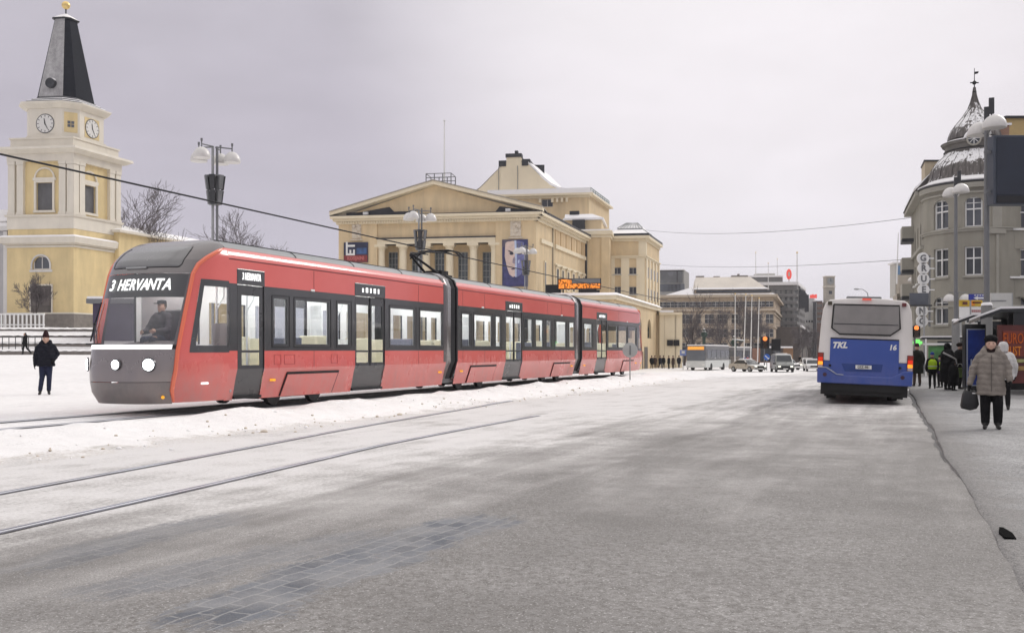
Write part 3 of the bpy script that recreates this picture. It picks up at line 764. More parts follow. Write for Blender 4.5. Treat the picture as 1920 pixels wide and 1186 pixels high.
for a, b_ in mods: f.box(a, b_, -.94, .94, 3.60, 3.685)
f.build('roof_deck', roofm, tram, world=False)
f = MB(); f.box(U1 + .15, U1 + .2, -.2, 1.25, .4, 3.1); f.box(U1 + .15, U1 + .2, -1.22, -.75, .4, 1.9); f.build('cab_bulkhead', mat('bulkhead_grey', (.34, .33, .34), .6), tram, world=False)
f = MB(); f.grid(lambda a, b: Vector((lerp(.75, 1.25, b) + .25 * abs(a - .5), lerp(-1.0, 1.0, a), 1.32 + .14 * b + .06 * math.sin(a * PI))), 14, 5); f.box(1.1, 1.25, -.9, .9, .5, 1.4)
f.build('dashboard', mat('dash_grey', (.07, .06, .065), .7), tram, world=False, smooth=40)
for a, b_ in HAT:
    u = (up(a) + up(b_)) / 2; f = MB(); f.box(u - 1.2, u + 1.2, -.55, .55, .16, .42); bg = f.build('bogie', blk, tram, world=False)
    for x in (-.85, .85):
        for y in (-.78, .66): f = MB(); f.tube((u + x, y, .30), (u + x, y + .12, .30), .29, None, 20); f.build('wheel', M['dsteel'], bg, world=False)
stp = 0
for (ma, mb_) in mods:
    u = ma + 1.2
    while u < mb_ - .9:
        if not any(d[0] - .7 < u < d[1] + .5 for d in doors):
            for sg in (1, -1):
                f = MB(); y0, y1 = sorted((-sg * .35, -sg * 1.2))
                f.box(u, u + .45, y0, y1, .78, .9); f.box(u + .43, u + .52, y0, y1, .8, 1.62 + .03 * (stp % 3)); f.box(u + .1, u + .4, y0 + .2, y1 - .2, .4, .78)
                f.build('seat', cream if stp % 4 else mat('seat_blue_grey', (.16, .17, .22), .8), tram, world=False, bevel=.03); stp += 1
        u += 1.15
    f = MB()
    for d in doors:
        if ma < d[0] < mb_:
            for x in (d[0] - .05, d[1] + .05):
                for y in (-.8, .8): f.tube((x, y, .4), (x, y, 3.1), .024, None, 8)
                f.path([(x, -.8, 2.2), (x + .25, -.8, 2.5), (x + .25, -.8, 3.1)], .02, 8)
            f.box(d[0] - .12, d[0] - .08, -1.2, -.8, .4, 1.6); f.box(d[1] + .08, d[1] + .12, .8, 1.2, .4, 2.6)
    f.build('grab_rail', pole_m, tram, world=False, smooth=40)
# pantograph on the middle section
u0 = up(868); f = MB(); f.box(u0 - .7, u0 + .9, -.5, .5, 3.78, 3.84)
for x in (-.6, .8):
    for y in (-.45, .45): f.tube((u0 + x, y, 3.68), (u0 + x, y, 3.80), .05)
f.box(u0 + .5, u0 + 1.0, -.3, .3, 3.84, 4.0)
pg = f.build('pantograph', blk, tram, world=False)
knee = Vector((u0 - 1.05, 0, 4.38)); f = MB(); f.tube((u0 + .35, -.22, 3.9), knee + Vector((0, -.05, 0)), .045, .035); f.tube((u0 + .35, .22, 3.9), knee + Vector((0, .05, 0)), .045, .035); f.path([(u0 + .5, -.1, 3.95), knee + Vector((.1, -.1, -.1))], .02, 6); f.ball(knee, .08, 8)
f.build('lower_arm', blk, pg, world=False)
f = MB(); head = Vector((u0 + .75, 0, 4.66)); f.path([knee, knee + Vector((.5, -.3, .14)), head + Vector((0, -.45, -.06))], .028, 6); f.path([knee, knee + Vector((.5, .3, .14)), head + Vector((0, .45, -.06))], .028, 6); f.build('upper_arm', blk, pg, world=False)
f = MB()
for x in (-.16, .16): f.path([head + Vector((x, -.95, -.22)), head + Vector((x, -.75, -.04)), head + Vector((x, -.5, .02)), head + Vector((x, .5, .02)), head + Vector((x, .75, -.04)), head + Vector((x, .95, -.22))], .026, 6)
f.path([head + Vector((-.2, -.45, -.06)), head + Vector((.2, -.45, -.06))], .02, 6); f.path([head + Vector((-.2, .45, -.06)), head + Vector((.2, .45, -.06))], .02, 6)
f.build('collector', blk, pg, world=False)
# contact wire above the tram and its feeder
def tl(u, v, z): q = TR0 + TD * u - TN * v; return Vector((q.x, q.y, z))
f = MB(); f.path([tl(-14, 0, 4.97), tl(8, 0, 4.90), tl(u0 + .75, 0, 4.885), tl(60, 0, 4.95), tl(110, 0, 5.0)], .02, 6)
tag(f.build('overhead_wire', M['black']), 'single black overhead wire running above the red tram to its pantograph', 'wire')
# ------------------------------------------------------------------ buildings
SIDE = Vector((math.sin(rad(17.6)), math.cos(rad(17.6))))
FRL = Vector((-math.cos(rad(9)), math.sin(rad(9))))          # along fronts, towards the left
yel = mat('church_yellow', (.70, .56, .30), .85, var=.09, vs=.5, streak=.16, bump=.2, bs=12)
crm = mat('cream_trim', (.70, .655, .56), .8, var=.06, vs=.6, streak=.08)
wht = mat('white_trim', (.68, .67, .65), .8, var=.08, vs=.6, streak=.12)
tan = mat('theatre_render', (.66, .52, .32), .85, var=.10, vs=.35, streak=.16, bump=.2, bs=8)
tcr = mat('theatre_cream', (.76, .67, .49), .8, var=.05, vs=.5, streak=.06)
tin = mat('dark_tin', (.035, .037, .042), .5, .3, var=.3, vs=1, streak=.2)
shng = mat('dark_shingle', (.014, .016, .022), .8, spec=.15, var=.35, vs=3, fine=.25)
shlit = mat('lit_shingle', (.36, .355, .355), .8, var=.25, vs=2.5, fine=.35, streak=.25)  # same shingle made paler: light on the front spire face painted in
stone = mat('grey_plinth', (.21, .19, .17), .9, var=.25, vs=2, bump=.4)
lou = mat('grey_louvre', (.16, .16, .165), .6, var=.2, streak=.25)
gold = mat('gilded', (.75, .55, .22), .35, .6, var=.1)
woodd = mat('dark_wood_door', (.11, .095, .085), .6, var=.25, streak=.3)
# ---- church bell tower
CL = Vector((-math.cos(rad(7)), math.sin(rad(7))))            # left face direction
cY = 95.0
c0 = P(138, 605, cY)
FL = Face((c0.x, c0.y), CL, (0, -1)); FR = Face((c0.x, c0.y), SIDE, (1, 0))
WL = FL.u(13); WR = FR.u(228)
zb = gz(c0.x, c0.y) - 1.0
ch = thing('church_tower', 'yellow church bell tower with white trim, black spire and clock faces', 'tower', (c0.x, c0.y, zb))
def zc(py): return CAMZ + (HY - py) / F * cY
def box2(mb, o0, z0, z1, mi=0, o1=None):
    """square storey: outline pushed out by o0 from the two visible faces"""
    def ring(o):
        a = FL.pt(0, 0, 0); d1, d2 = FL.d, FR.d
        return [a - d1 * o - d2 * o, a + d1 * (WL + o) - d2 * o, a + d1 * (WL + o) + d2 * (WR + o), a - d1 * o + d2 * (WR + o)]
    r0 = ring(o0); r1 = ring(o0 if o1 is None else o1)
    mb.hexa([p + Vector((0, 0, z0)) for p in r0] + [p + Vector((0, 0, z1)) for p in r1], mi)
Zp, Zl0, Zl1, Zm0, Zt0, Zt1, Zc0, Zc1 = zc(588), zc(458), zc(438), zc(402), zc(300), zc(276), zc(250), zc(205)
# lower storey
mb = MB(); hl = [(FL.u(93), FL.u(61.5), zc(504), zc(479), True), (FL.u(97), FL.u(59), zc(606) - .6, zc(535))]
FL.wall(mb, 0, WL, Zp, Zl0, hl[:1] , .25); FR.wall(mb, 0, WR, Zp, Zl0, [], .2)
q = MB(); box2(q, -.26, Zp - .1, Zl0)
mb.quad(FL.pt(WL, 0, Zp), FL.pt(WL, 0, Zp) + FR.d * WR, FL.pt(WL, 0, Zl0) + FR.d * WR, FL.pt(WL, 0, Zl0)); 
wl = mb.build('wall', yel, ch)
FL.window(ch, hl[0], M['wglass2'], wht, .25, 1, 0)
mb = MB(); u0, u1 = hl[0][0], hl[0][1]; cu = (u0 + u1) / 2; r = (u1 - u0) / 2
pts = [FL.pt(cu + (r + .1) * math.cos(PI * i / 12), .06, hl[0][3] - r + (r + .1) * math.sin(PI * i / 12)) for i in range(13)]
mb.path([FL.pt(u1 + .1, .06, hl[0][2])] + pts + [FL.pt(u0 - .1, .06, hl[0][2])], .09, 6); FL.box(mb, u0 - .3, u1 + .3, 0, .1, zc(509), zc(505)); mb.build('arch_trim', wht, wl)
mb = MB(); FL.box(mb, hl[1][0], hl[1][1], .003, .08, zb, hl[1][3]); dr_ = mb.build('door', woodd, ch)
mb = MB(); cu = (hl[1][0] + hl[1][1]) / 2
for a in (hl[1][0] + .15, cu + .1):
    for z in (zc(600), zc(572), zc(553)): FL.box(mb, a, a + (hl[1][1] - hl[1][0]) / 2 - .28, .08, .11, z, z + .75)
mb.build('door_panel', mat('door_panel_wood', (.14, .12, .11), .6, var=.2), dr_)
mb = MB(); FL.box(mb, hl[1][0] - .14, hl[1][0] - .005, .003, .12, Zp, hl[1][3]); FL.box(mb, hl[1][1] + .005, hl[1][1] + .14, .003, .12, Zp, hl[1][3]); FL.box(mb, hl[1][0] - .14, hl[1][1] + .14, .003, .12, hl[1][3] + .005, hl[1][3] + .15); mb.build('frame', crm, dr_)
mb = MB(); box2(mb, .12, zb, Zp - .002); mb.build('plinth', stone, ch)
mb = MB(); box2(mb, .14, Zp, Zp + .14); mb.build('plinth_moulding', crm, ch)
mb = MB(); box2(mb, .10, zc(463), zc(459)); box2(mb, .45, Zl0 + .15, zc(444), o1=.55); box2(mb, .25, Zl0, Zl0 + .15); ct = mb.build('cornice', crm, ch)
mb = MB(); box2(mb, .56, zc(444) + .003, zc(440), o1=.3); mb.build('cornice_snow', M['snow'], ct)
# middle
mb = MB(); box2(mb, -.05, zc(440), zc(428)); mb.build('band', yel, ch)
mb = MB(); box2(mb, .0, zc(428), zc(405)); box2(mb, .12, zc(405), zc(401), o1=.18); mb.build('pedestal_course', crm, ch)
I = -.35
mb = MB(); bays = []
for Fc, W_, (a, b_) in ((FL, WL, (FL.u(95.5), FL.u(65))), (FR, WR, (FR.u(162), FR.u(183.5)))):
    h = (min(a, b_), max(a, b_), zc(392), zc(340)); bays.append((Fc, h, W_))
    Fc.wall(mb, .35, W_ - .1, zc(401), Zt0, [h], .3, 0, w=I)
w2 = mb.build('belfry_wall', yel, ch)
for Fc, h, W_ in bays:
    pb_ = MB(); 
    Fc.box(pb_, h[0] - .05, h[1] + .05, I - .25, I - .18, h[2], h[3])
    n = 16
    for i in range(n):
        u = lerp(h[0], h[1], (i + .5) / n); Fc.box(pb_, u - .03, u + .03, I - .18, I - .15, h[2] + .05, h[3] - .05)
    lo_ = pb_.build('louvre', lou, ch)
    f = MB(); 
    for a, b_, z0, z1 in ((h[0] - .22, h[0] - .01, h[2], h[3] + .2), (h[1] + .01, h[1] + .22, h[2], h[3] + .2), (h[0], h[1], h[3] + .01, h[3] + .2), (h[0] - .35, h[1] + .35, h[3] + .21, h[3] + .5), (h[0] - .3, h[1] + .3, h[2] - .25, h[2] - .01)):
        Fc.box(f, a, b_, I + .003, I + .16, z0, z1)
    cu = (h[0] + h[1]) / 2; r = (h[1] - h[0]) / 2 + .15
    f.path([Fc.pt(cu + r * math.cos(PI * i / 12), I + .08, h[3] + .5 + r * .95 * math.sin(PI * i / 12)) for i in range(13)], .10, 6)
    f.build('window_surround', crm, lo_)
    for u0 in (.0, .85, W_ - 1.75, W_ - .82):
        f = MB(); Fc.box(f, u0 + .02, u0 + .72, I - .1, .0, zc(401), Zt0 - .35); Fc.box(f, u0 - .03, u0 + .77, I - .1, .06, Zt0 - .34, Zt0 - .001); Fc.box(f, u0 - .03, u0 + .77, I - .1, .06, zc(401) + .002, zc(401) + .25)
        f.build('pilaster', crm, ch)
mb = MB(); box2(mb, -1.0, zc(401), Zt0); mb.build('core', yel, ch)
mb = MB(); box2(mb, .02, Zt0, zc(286)); box2(mb, .25, zc(286), zc(280), o1=.7); box2(mb, .8, zc(280), zc(275), o1=.75); mb.build('cornice', crm, ch)
mb = MB(); box2(mb, -.2, zc(275), zc(258)); box2(mb, -.1, zc(258), zc(255)); mb.build('parapet', crm, ch)
# clock stage: octagonal, then the spire
cc = FL.pt(WL / 2, 0, 0) + FR.d * (WR / 2); cc.z = 0
ang = math.atan2(FL.d.y, FL.d.x)
def octo(k, z):                          # wide faces square to the tower, narrow faces on the corners
    a, b_ = k * 1.0, k * .62
    d1, d2 = FL.d * (WL / 2), FR.d * (WR / 2)
    o = [(a, b_), (b_, a), (-b_, a), (-a, b_), (-a, -b_), (-b_, -a), (b_, -a), (a, -b_)]
    return [cc + d1 * p + d2 * q + Vector((0, 0, z)) for p, q in o]
def octprism(mb, k0, z0, k1, z1, mi=0):
    r = octo(k0, z0) + octo(k1, z1)
    mb.add(r, [tuple(range(7, -1, -1)), tuple(range(8, 16))], mi)
    mb.add(r, [(i, (i + 1) % 8, 8 + (i + 1) % 8, 8 + i) for i in range(8)], mi)
K = .80
zk0, zk1 = zc(256), zc(198)
mb = MB(); octprism(mb, K, zk0, K, zk1); octprism(mb, K + .05, zk0 + .003, K + .05, zk0 + .3); st2 = mb.build('clock_stage', crm, ch)
mb = MB(); octprism(mb, K + .03, zk1, K + .17, zk1 + .45); octprism(mb, K + .17, zk1 + .45, K + .17, zk1 + .6); mb.build('stage_cornice', crm, ch)
mb = MB(); zz = zk1 + .6
for i, k in enumerate((K + .08, K - .04, K - .15)): octprism(mb, k, zz + i * .27, k - .02, zz + i * .27 + .17)
mb.build('roof_step', tin, ch)
mb = MB()
for i, k in enumerate((K + .06, K - .06, K - .19)): octprism(mb, k, zz + i * .27 + .17, k - .04, zz + i * .27 + .266)
mb.build('roof_snow', M['snow'], ch)
def facepanel(i, k, z0, z1, inset, lift):
    a, b_ = octo(k, 0)[i], octo(k, 0)[(i + 1) % 8]; d = (b_ - a); L = d.length; d.normalize(); n = Vector((d.y, -d.x, 0))
    if n.dot((a + b_) / 2 - cc) < 0: n = -n
    return a, d, n, L
faces8 = []
for i in range(8):
    a, d, n, L = facepanel(i, K, 0, 0, 0, 0); faces8.append((n.dot(Vector((0, -1, 0))), n.dot(Vector((1, 0, 0))), i, a, d, n, L))
fl = max(faces8, key=lambda q: q[0]); fr = max(faces8, key=lambda q: q[1]); fm = max(faces8, key=lambda q: q[0] + q[1])
for f8, isclock in ((fl, 1), (fr, 1), (fm, 0)):
    _, _, i, a, d, n, L = f8; mid = a + d * (L / 2); upv = Vector((0, 0, 1)); zc0 = lerp(zk0, zk1, .5)
    if isclock:
        mb = MB(); s_ = 1.02; mb.hexa([mid + d * x + n * w + upv * z for z in (zc0 - s_, zc0 + s_) for x, w in ((-s_, .0), (s_, .0), (s_, .03), (-s_, .03))]); 
        pn = mb.build('clock_panel', yel if f8 is fr else crm, ch)
        def disc(mb, r0, w0, w1, mi=0, nn=28):
            ring0 = [mid + d * (r0 * math.cos(2 * PI * k / nn)) + upv * (zc0 + r0 * math.sin(2 * PI * k / nn)) + n * w0 for k in range(nn)]
            mb.extr(ring0, n * (w1 - w0), mi)
        mb = MB(); disc(mb, .98, .03, .06); mb.build('clock_rim', tin, pn)
        mb = MB(); disc(mb, .90, .06, .075); mb.build('clock_face', mat('clock_white', (.66, .65, .62), .5, var=.04), pn)
        mb = MB()
        for k in range(12):
            q = 2 * PI * k / 12; o_ = mid + d * (.76 * math.cos(q)) + upv * (zc0 + .76 * math.sin(q)) + n * .075; rv = d * math.cos(q) + upv * math.sin(q); tv = d * -math.sin(q) + upv * math.cos(q)
            mb.hexa([o_ + rv * x + tv * y + n * w for w in (0, .01) for x, y in ((-.09, -.03), (.09, -.03), (.09, .03), (-.09, .03))])
        mb.build('hour_mark', blk, pn)
        right = d if d.dot(Vector((1, 0, 0))) > 0 else -d
        if f8 is fr: right = d if d.y > 0 else -d
        mb = MB()
        for q, l, w_ in ((rad(100), .52, .06), (rad(-62), .62, .045)):
            rv = right * math.cos(q) + upv * math.sin(q); tv = right * -math.sin(q) + upv * math.cos(q); o_ = mid + upv * zc0 + n * .088
            mb.hexa([o_ + rv * x + tv * y + n * w for w in (0, .015) for x, y in ((-.12, -w_), (l, -w_ * .6), (l, w_ * .6), (-.12, w_))])
        mb.build('clock_hand', blk, pn)
    else:
        mb = MB(); mb.hexa([mid + d * x + n * w + upv * z for z in (zk0 + .7, zk1 - .35) for x, w in ((-.62, 0), (.62, 0), (.62, .03), (-.62, .03))]); pn = mb.build('niche_panel', yel, ch)
        mb = MB()
        for sx_ in (-1, 1):
            for sz in (-1, 1): mb.hexa([mid + d * (sx_ * .17 + x) + n * w + upv * (zc0 + sz * .17 + z) for z in (-.14, .14) for x, w in ((-.14, .03), (.14, .03), (.14, .05), (-.14, .05))])
        mb.build('pane', M['wglass2'], pn)
zs0, zs1 = zz + .8, CAMZ + (HY - 40) / F * cc.y
kb, kt = .60, .235
mb = MB()
r0, r1 = octo(kb, zs0), octo(kt, zs1)
mb.add(r0 + r1, [tuple(range(7, -1, -1)), tuple(range(8, 16))], 0)
for i in range(8):
    n = faces8[i][5] if False else facepanel(i, K, 0, 0, 0, 0)[2]
    mi = 1 if i == fl[2] else 0  # only the front face gets the painted-in light
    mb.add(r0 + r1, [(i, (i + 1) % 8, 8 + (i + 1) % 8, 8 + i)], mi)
mb.build('spire', [shng, shlit], ch)
mb = MB(); octprism(mb, kt + .03, zs1, kt + .06, zs1 + .12); mb.build('spire_cap', tin, ch)
mb = MB(); octprism(mb, kt + .05, zs1 + .121, kt * .7, zs1 + .45); octprism(mb, kt * .7, zs1 + .45, .04, zs1 + .72); mb.build('cap_snow', M['snow'], ch)
mb = MB(); mb.tube((cc.x, cc.y, zs1 + .6), (cc.x, cc.y, zs1 + 1.25), .07); mb.build('finial_rod', tin, ch)
mb = MB(); mb.ball((cc.x, cc.y, zs1 + 1.62), .42, 18); mb.build('finial_ball', gold, ch, smooth=60)
# round hatch on the spire's lit face
zq = zc(147); a, b_ = octo(lerp(kb, kt, (zq - zs0) / (zs1 - zs0)), zq)[fl[2]], octo(lerp(kb, kt, (zq - zs0) / (zs1 - zs0)), zq)[(fl[2] + 1) % 8]; mid = (a + b_) / 2
mb = MB(); mb.tube(mid + fl[5] * -.4, mid + fl[5] * .42, .5, .5, 16); dm = mb.build('dormer', tin, ch, smooth=40)
mb = MB(); mb.ball(mid + fl[5] * .1 + Vector((.1, 0, .34)), .40, 10, sc=(.9, .8, .5)); mb.build('dormer_snow', M['snow'], dm, smooth=60)
# ---- church nave wings left and right of the tower
def simple_block(name, label, cat, O, dl, dr, wl, wr, z0, z1, m_w, roofh=0, m_r=None, eave=.5, group=None, pitch='hip'):
    root = thing(name, label, cat, (O[0], O[1], z0), group=group)
    a = Vector((O[0], O[1], 0)); dl = Vector((dl[0], dl[1], 0)); dr = Vector((dr[0], dr[1], 0))
    ring = lambda o: [a - dl * o - dr * o, a + dl * (wl + o) - dr * o, a + dl * (wl + o) + dr * (wr + o), a - dl * o + dr * (wr + o)]
    up_ = lambda pts, z: [p + Vector((0, 0, z)) for p in pts]
    if m_w is not None:
        mb = MB(); mb.hexa(up_(ring(0), z0) + up_(ring(0), z1)); mb.build('wall', m_w, root)
    if roofh:
        mb = MB(); r = up_(ring(eave), z1 + .003); r2 = up_(ring(eave), z1 + .25)
        mb.hexa(r + r2); o = mb.build('eaves', crm, root)
        mb = MB(); k = min(wl, wr) / 2
        t_ = up_(ring(eave * .7), z1 + .253)
        if wl > wr: p1, p2 = a + dl * k + dr * wr / 2, a + dl * (wl - k) + dr * wr / 2; top = [p1, p2]; F_ = [(0, 1, 5, 4), (1, 2, 5), (2, 3, 4, 5), (3, 0, 4)]
        else: p1, p2 = a + dr * k + dl * wl / 2, a + dr * (wr - k) + dl * wl / 2; top = [p1, p2]; F_ = [(0, 1, 4), (1, 2, 5, 4), (2, 3, 5), (3, 0, 4, 5)]
        mb.add(t_ + up_(top, z1 + .25 + roofh), F_ + [(3, 2, 1, 0)]); mb.build('roof', m_r or M['snow'], root)
    return root, ring
pr = P(222, 455, 101)
nv, _ = simple_block('church_nave', 'long low yellow church wing with snowy eaves running right behind the bell tower', 'church', (FR.pt(WR, 0, 0).x + .2, FR.pt(WR, 0, 0).y - 1.2), SIDE, (FRL.x, FRL.y), 24, 9, zb, CAMZ + (HY - 437) / F * 101, yel, 1.4, M['snow'])
a0 = FL.pt(WL, 0, 0) + Vector((-.25, 1.0, 0))
lw = thing('church_hall', 'pale grey and white snow-roofed church wing at the left edge beside the tower', 'church', (a0.x, a0.y, zb))
mb = MB(); Fh = Face((a0.x, a0.y), CL, (0, -1)); Fh.box(mb, 0, 14, -9, 0, zb, zc(428)); mb.build('wall', mat('hall_grey', (.44, .43, .43), .85, var=.08, streak=.1), lw)
mb = MB(); Fh.box(mb, -.2, 14.2, -9, .3, zc(428), zc(420)); Fh.box(mb, .3, 14, -9, .1, zc(413), zc(410)); mb.build('cornice', wht, lw)
mb = MB(); Fh.box(mb, -.15, 14.2, -9, .2, zc(420) + .003, zc(413) - .003); Fh.box(mb, -.3, 14, -9, .3, zc(410) + .003, zc(402)); Fh.box(mb, .2, 14, -8.8, -.4, zc(402), zc(386)); mb.build('roof_snow', M['snow'], lw)
mb = MB(); Fh.box(mb, .1, .5, 0, .3, zb, zc(430)); mb.build('pilaster', wht, lw)
mb = MB(); Fh.box(mb, 0, 14.2, .003, .25, zb, zc(589)); mb.build('plinth', stone, lw)
# ---- theatre
tY = 115.0
t0 = P(1005, 690, tY)
TF = Face((t0.x, t0.y), FRL, (0, -1)); TS = Face((t0.x, t0.y), SIDE, (1, 0))
W_F = TF.u(635); W_S = TS.u(1098)
zg = -.9
def zf(py, px=960): return TF.z(py, px)
th = thing('theatre', 'large cream theatre with columned gabled front, curved stage gable and snowy roofs', 'theatre', (t0.x, t0.y, zg))
zcor = zf(408, 1000)                    # underside of the main cornice
zent = zf(456, 830)                     # underside of the colonnade lintel
uL, uR = TF.u(707), TF.u(929)           # recessed colonnade, from the left and right wings
mb = MB()
TF.wall(mb, 0, uR, zg, zcor, [], 0); TF.wall(mb, uL, W_F, zg, zcor, [], 0)
TF.wall(mb, uR, uL, zf(444, 830), zcor, [], 0, w=-.22)
for u in (uR, uL): mb.quad(TF.pt(u, 0, zg), TF.pt(u, -3, zg), TF.pt(u, -3, zcor), TF.pt(u, 0, zcor))
wh = []
for px in (737, 781, 824, 868, 914):
    u = TF.u(px, -2.6); wh.append((u - .62, u + .62, zf(575, px), zf(468, px)))
TF.wall(mb, uR, uL, zg, zent + 1, wh, .3, w=-2.6)
mb.quad(TF.pt(uR, 0, zent), TF.pt(uL, 0, zent), TF.pt(uL, -2.7, zent), TF.pt(uR, -2.7, zent))
TS.wall(mb, 0, W_S, zg, zcor, [], 0)
mb.quad(TF.pt(W_F, 0, zg), TF.pt(W_F, 0, zg) + TS.d * 22, TF.pt(W_F, 0, zcor) + TS.d * 22, TF.pt(W_F, 0, zcor))
fw = mb.build('facade_wall', tan, th)
for h in wh: TF.window(th, h, mat('theatre_glass', (.10, .125, .14), .15, var=.3, vs=1), mat('pale_bars', (.42, .44, .43), .5), .3, 2, 8, .06, w=-2.6)
for px in (712, 753, 797, 841, 886, 926):
    u = TF.u(px); f = MB(); p = TF.pt(u, -.65, 0); f.lathe((p.x, p.y, 0), [(.52, zf(620, px)), (.50, lerp(zf(620, px), zent, .5)), (.45, zent - .75), (.52, zent - .68), (.52, zent - .58), (.47, zent - .55), (.62, zent - .3)], 18); TF.box(f, u - .68, u + .68, -1.3, .02, zent - .3, zent - .004)
    f.build('column', tcr, th, smooth=40)
mb = MB(); TF.box(mb, uR + .02, uL - .02, -1.4, .03, zent, zf(449, 830)); TF.box(mb, uR + .02, uL - .02, -.3, .14, zf(449, 830), zf(446.5, 830)); ent = mb.build('lintel', tcr, th)
mb = MB(); TF.box(mb, uR - .02, uL + .05, -.2, .2, zf(446.3, 830), zf(444, 830)); mb.build('lintel_flashing', tin, ent)
# main cornice + dentils
mb = MB()
def cor(mb, e, z0, z1):
    TF.box(mb, -e, W_F + e, -.5, e, z0, z1); 
    mb.hexa([TS.pt(-e, w, z) for z in (z0,) for w in ()] or [TS.pt(e * 0 + .0, -.5, z0), TS.pt(W_S, -.5, z0), TS.pt(W_S, e, z0), TS.pt(-e, e, z0), TS.pt(0, -.5, z1), TS.pt(W_S, -.5, z1), TS.pt(W_S, e, z1), TS.pt(-e, e, z1)])
for e, a, b_ in ((.25, zcor - .35, zcor - .02), (.55, zcor, zcor + .28), (.85, zcor + .29, zcor + .62)): cor(mb, e, a, b_)
crn = mb.build('cornice', tcr, th)
mb = MB(); n = 74
for i in range(n): u = lerp(.2, W_F - .2, i / n); TF.box(mb, u, u + .16, .25, .42, zcor - .30, zcor - .02)
tag(mb.build('dentil_row', tcr, crn), kind='stuff')
mb = MB(); cor(mb, .87, zcor + .625, zcor + .70); mb.build('cornice_flashing', tin, crn)
# pediment and gable roof
ua, zap = TF.u(815), zf(347, 815)
zb_ = zcor + .70; e = .9
def gable(mb, w0, w1, k, dz0, dz1):
    a, b_, c_ = TF.pt(-e, w1, zb_ + dz0), TF.pt(ua, w1, zap + dz0), TF.pt(W_F + e, w1, zb_ + dz0)
    q = TF.n * (w0 - w1); v = Vector((0, 0, dz1 - dz0))
    mb.hexa([a, b_, b_ + q, a + q, a + v, b_ + v, b_ + q + v, a + q + v]); mb.hexa([b_, c_, c_ + q, b_ + q, b_ + v, c_ + v, c_ + q + v, b_ + q + v])
mb = MB(); mb.extr([TF.pt(.6, -.1, zb_), TF.pt(W_F - .6, -.1, zb_), TF.pt(ua, -.1, zap)], TF.n * -.3); mb.build('pediment', tan, th)
mb = MB(); gable(mb, -.6, .85, 0, .0, .42); mb.build('raking_cornice', tcr, th)
mb = MB(); gable(mb, -24, .95, 0, .425, .55); mb.build('roof', mat('theatre_roof', (.34, .31, .26), .8, var=.15), th)
mb = MB(); TF.box(mb, W_F * .60, W_F * .96, -.25, .02, zb_ + .02, zb_ + .42); mb.extr([TF.pt(W_F - 1.2, .05, zb_ + .03), TF.pt(W_F - 7.5, .05, zb_ + .03), TF.pt(W_F - 6.5, .05, zb_ + 1.0), TF.pt(W_F - 1.2, .05, zb_ + .2)], TF.n * -.1); mb.build('painted_shadow', tin, th)  # dark slabs paint in the shade below the raking cornice
mb = MB(); mb.extr([TF.pt(.9, .05, zb_ + .03), TF.pt(5.0, .05, zb_ + .03), TF.pt(4.4, .05, zb_ + .75), TF.pt(.9, .05, zb_ + .2)], TF.n * -.1); mb.build('painted_shadow', tin, th)  # same painted shade in the right corner
for u in (ua + .35 * W_F, ua - .37 * W_F):
    f = MB(); TF.box(f, u - .3, u + .3, .05, .5, zb_ + .05, zb_ + .4); f.build('floodlight', M['white'], th)
# reliefs
rel = mat('relief_plaster', (.60, .53, .43), .85, var=.2, vs=2.5, bump=1.0, bs=3)
for px0, px1, y0, y1 in ((660.5, 677.5, 417.5, 447), (957, 977, 413, 443)):
    a, b_ = sorted((TF.u(px0), TF.u(px1))); f = MB(); TF.box(f, a, b_, .003, .12, TF.z(y1, px0), TF.z(y0, px0)); TF.box(f, a - .2, b_ + .2, .003, .2, TF.z(y1, px0) - .25, TF.z(y1, px0) - .1)
    r_ = random.Random(px0)
    for i in range(9):
        p = TF.pt(lerp(a + .2, b_ - .2, r_.random()), .12, lerp(TF.z(y1, px0) + .3, TF.z(y0, px0) - .3, r_.random())); f.ball(p, .16 + .12 * r_.random(), 8)
    f.build('relief_panel', rel, th, smooth=40)
# roof railing and mast over the ridge
f = MB(); a, b_ = TF.u(844), TF.u(797)
for z in (zap + .55, zap + 1.0, zap + 1.5):
    for w in (-.5, -3.0): f.tube(TF.pt(a, w, z), TF.pt(b_, w, z), .05, n=5)
for w in (-.5, -3.0):
    for i in range(4): u = lerp(a, b_, i / 3); f.tube(TF.pt(u, w, zap - .2), TF.pt(u, w, zap + 1.5), .06, n=5)
for u in (a, b_): f.tube(TF.pt(u, -.5, zap + 1.5), TF.pt(u, -3.0, zap + 1.5), .05, n=5)
f.build('roof_railing', M['gsteel'], th)
u = TF.u(828); f = MB(); f.tube(TF.pt(u, -1.5, zap), TF.pt(u, -1.5, zf(222, 828)), .13, .08); f.ball(TF.pt(u, -1.5, zf(221, 828)), .16, 8); f.build('flagpole', M['white'], th)
f = MB(); TF.box(f, TF.u(893, -6), TF.u(850, -6), -9, -6, zf(368, 870), zf(350, 870)); f.build('roof_vent', mat('brown_box', (.09, .05, .045), .7), th)
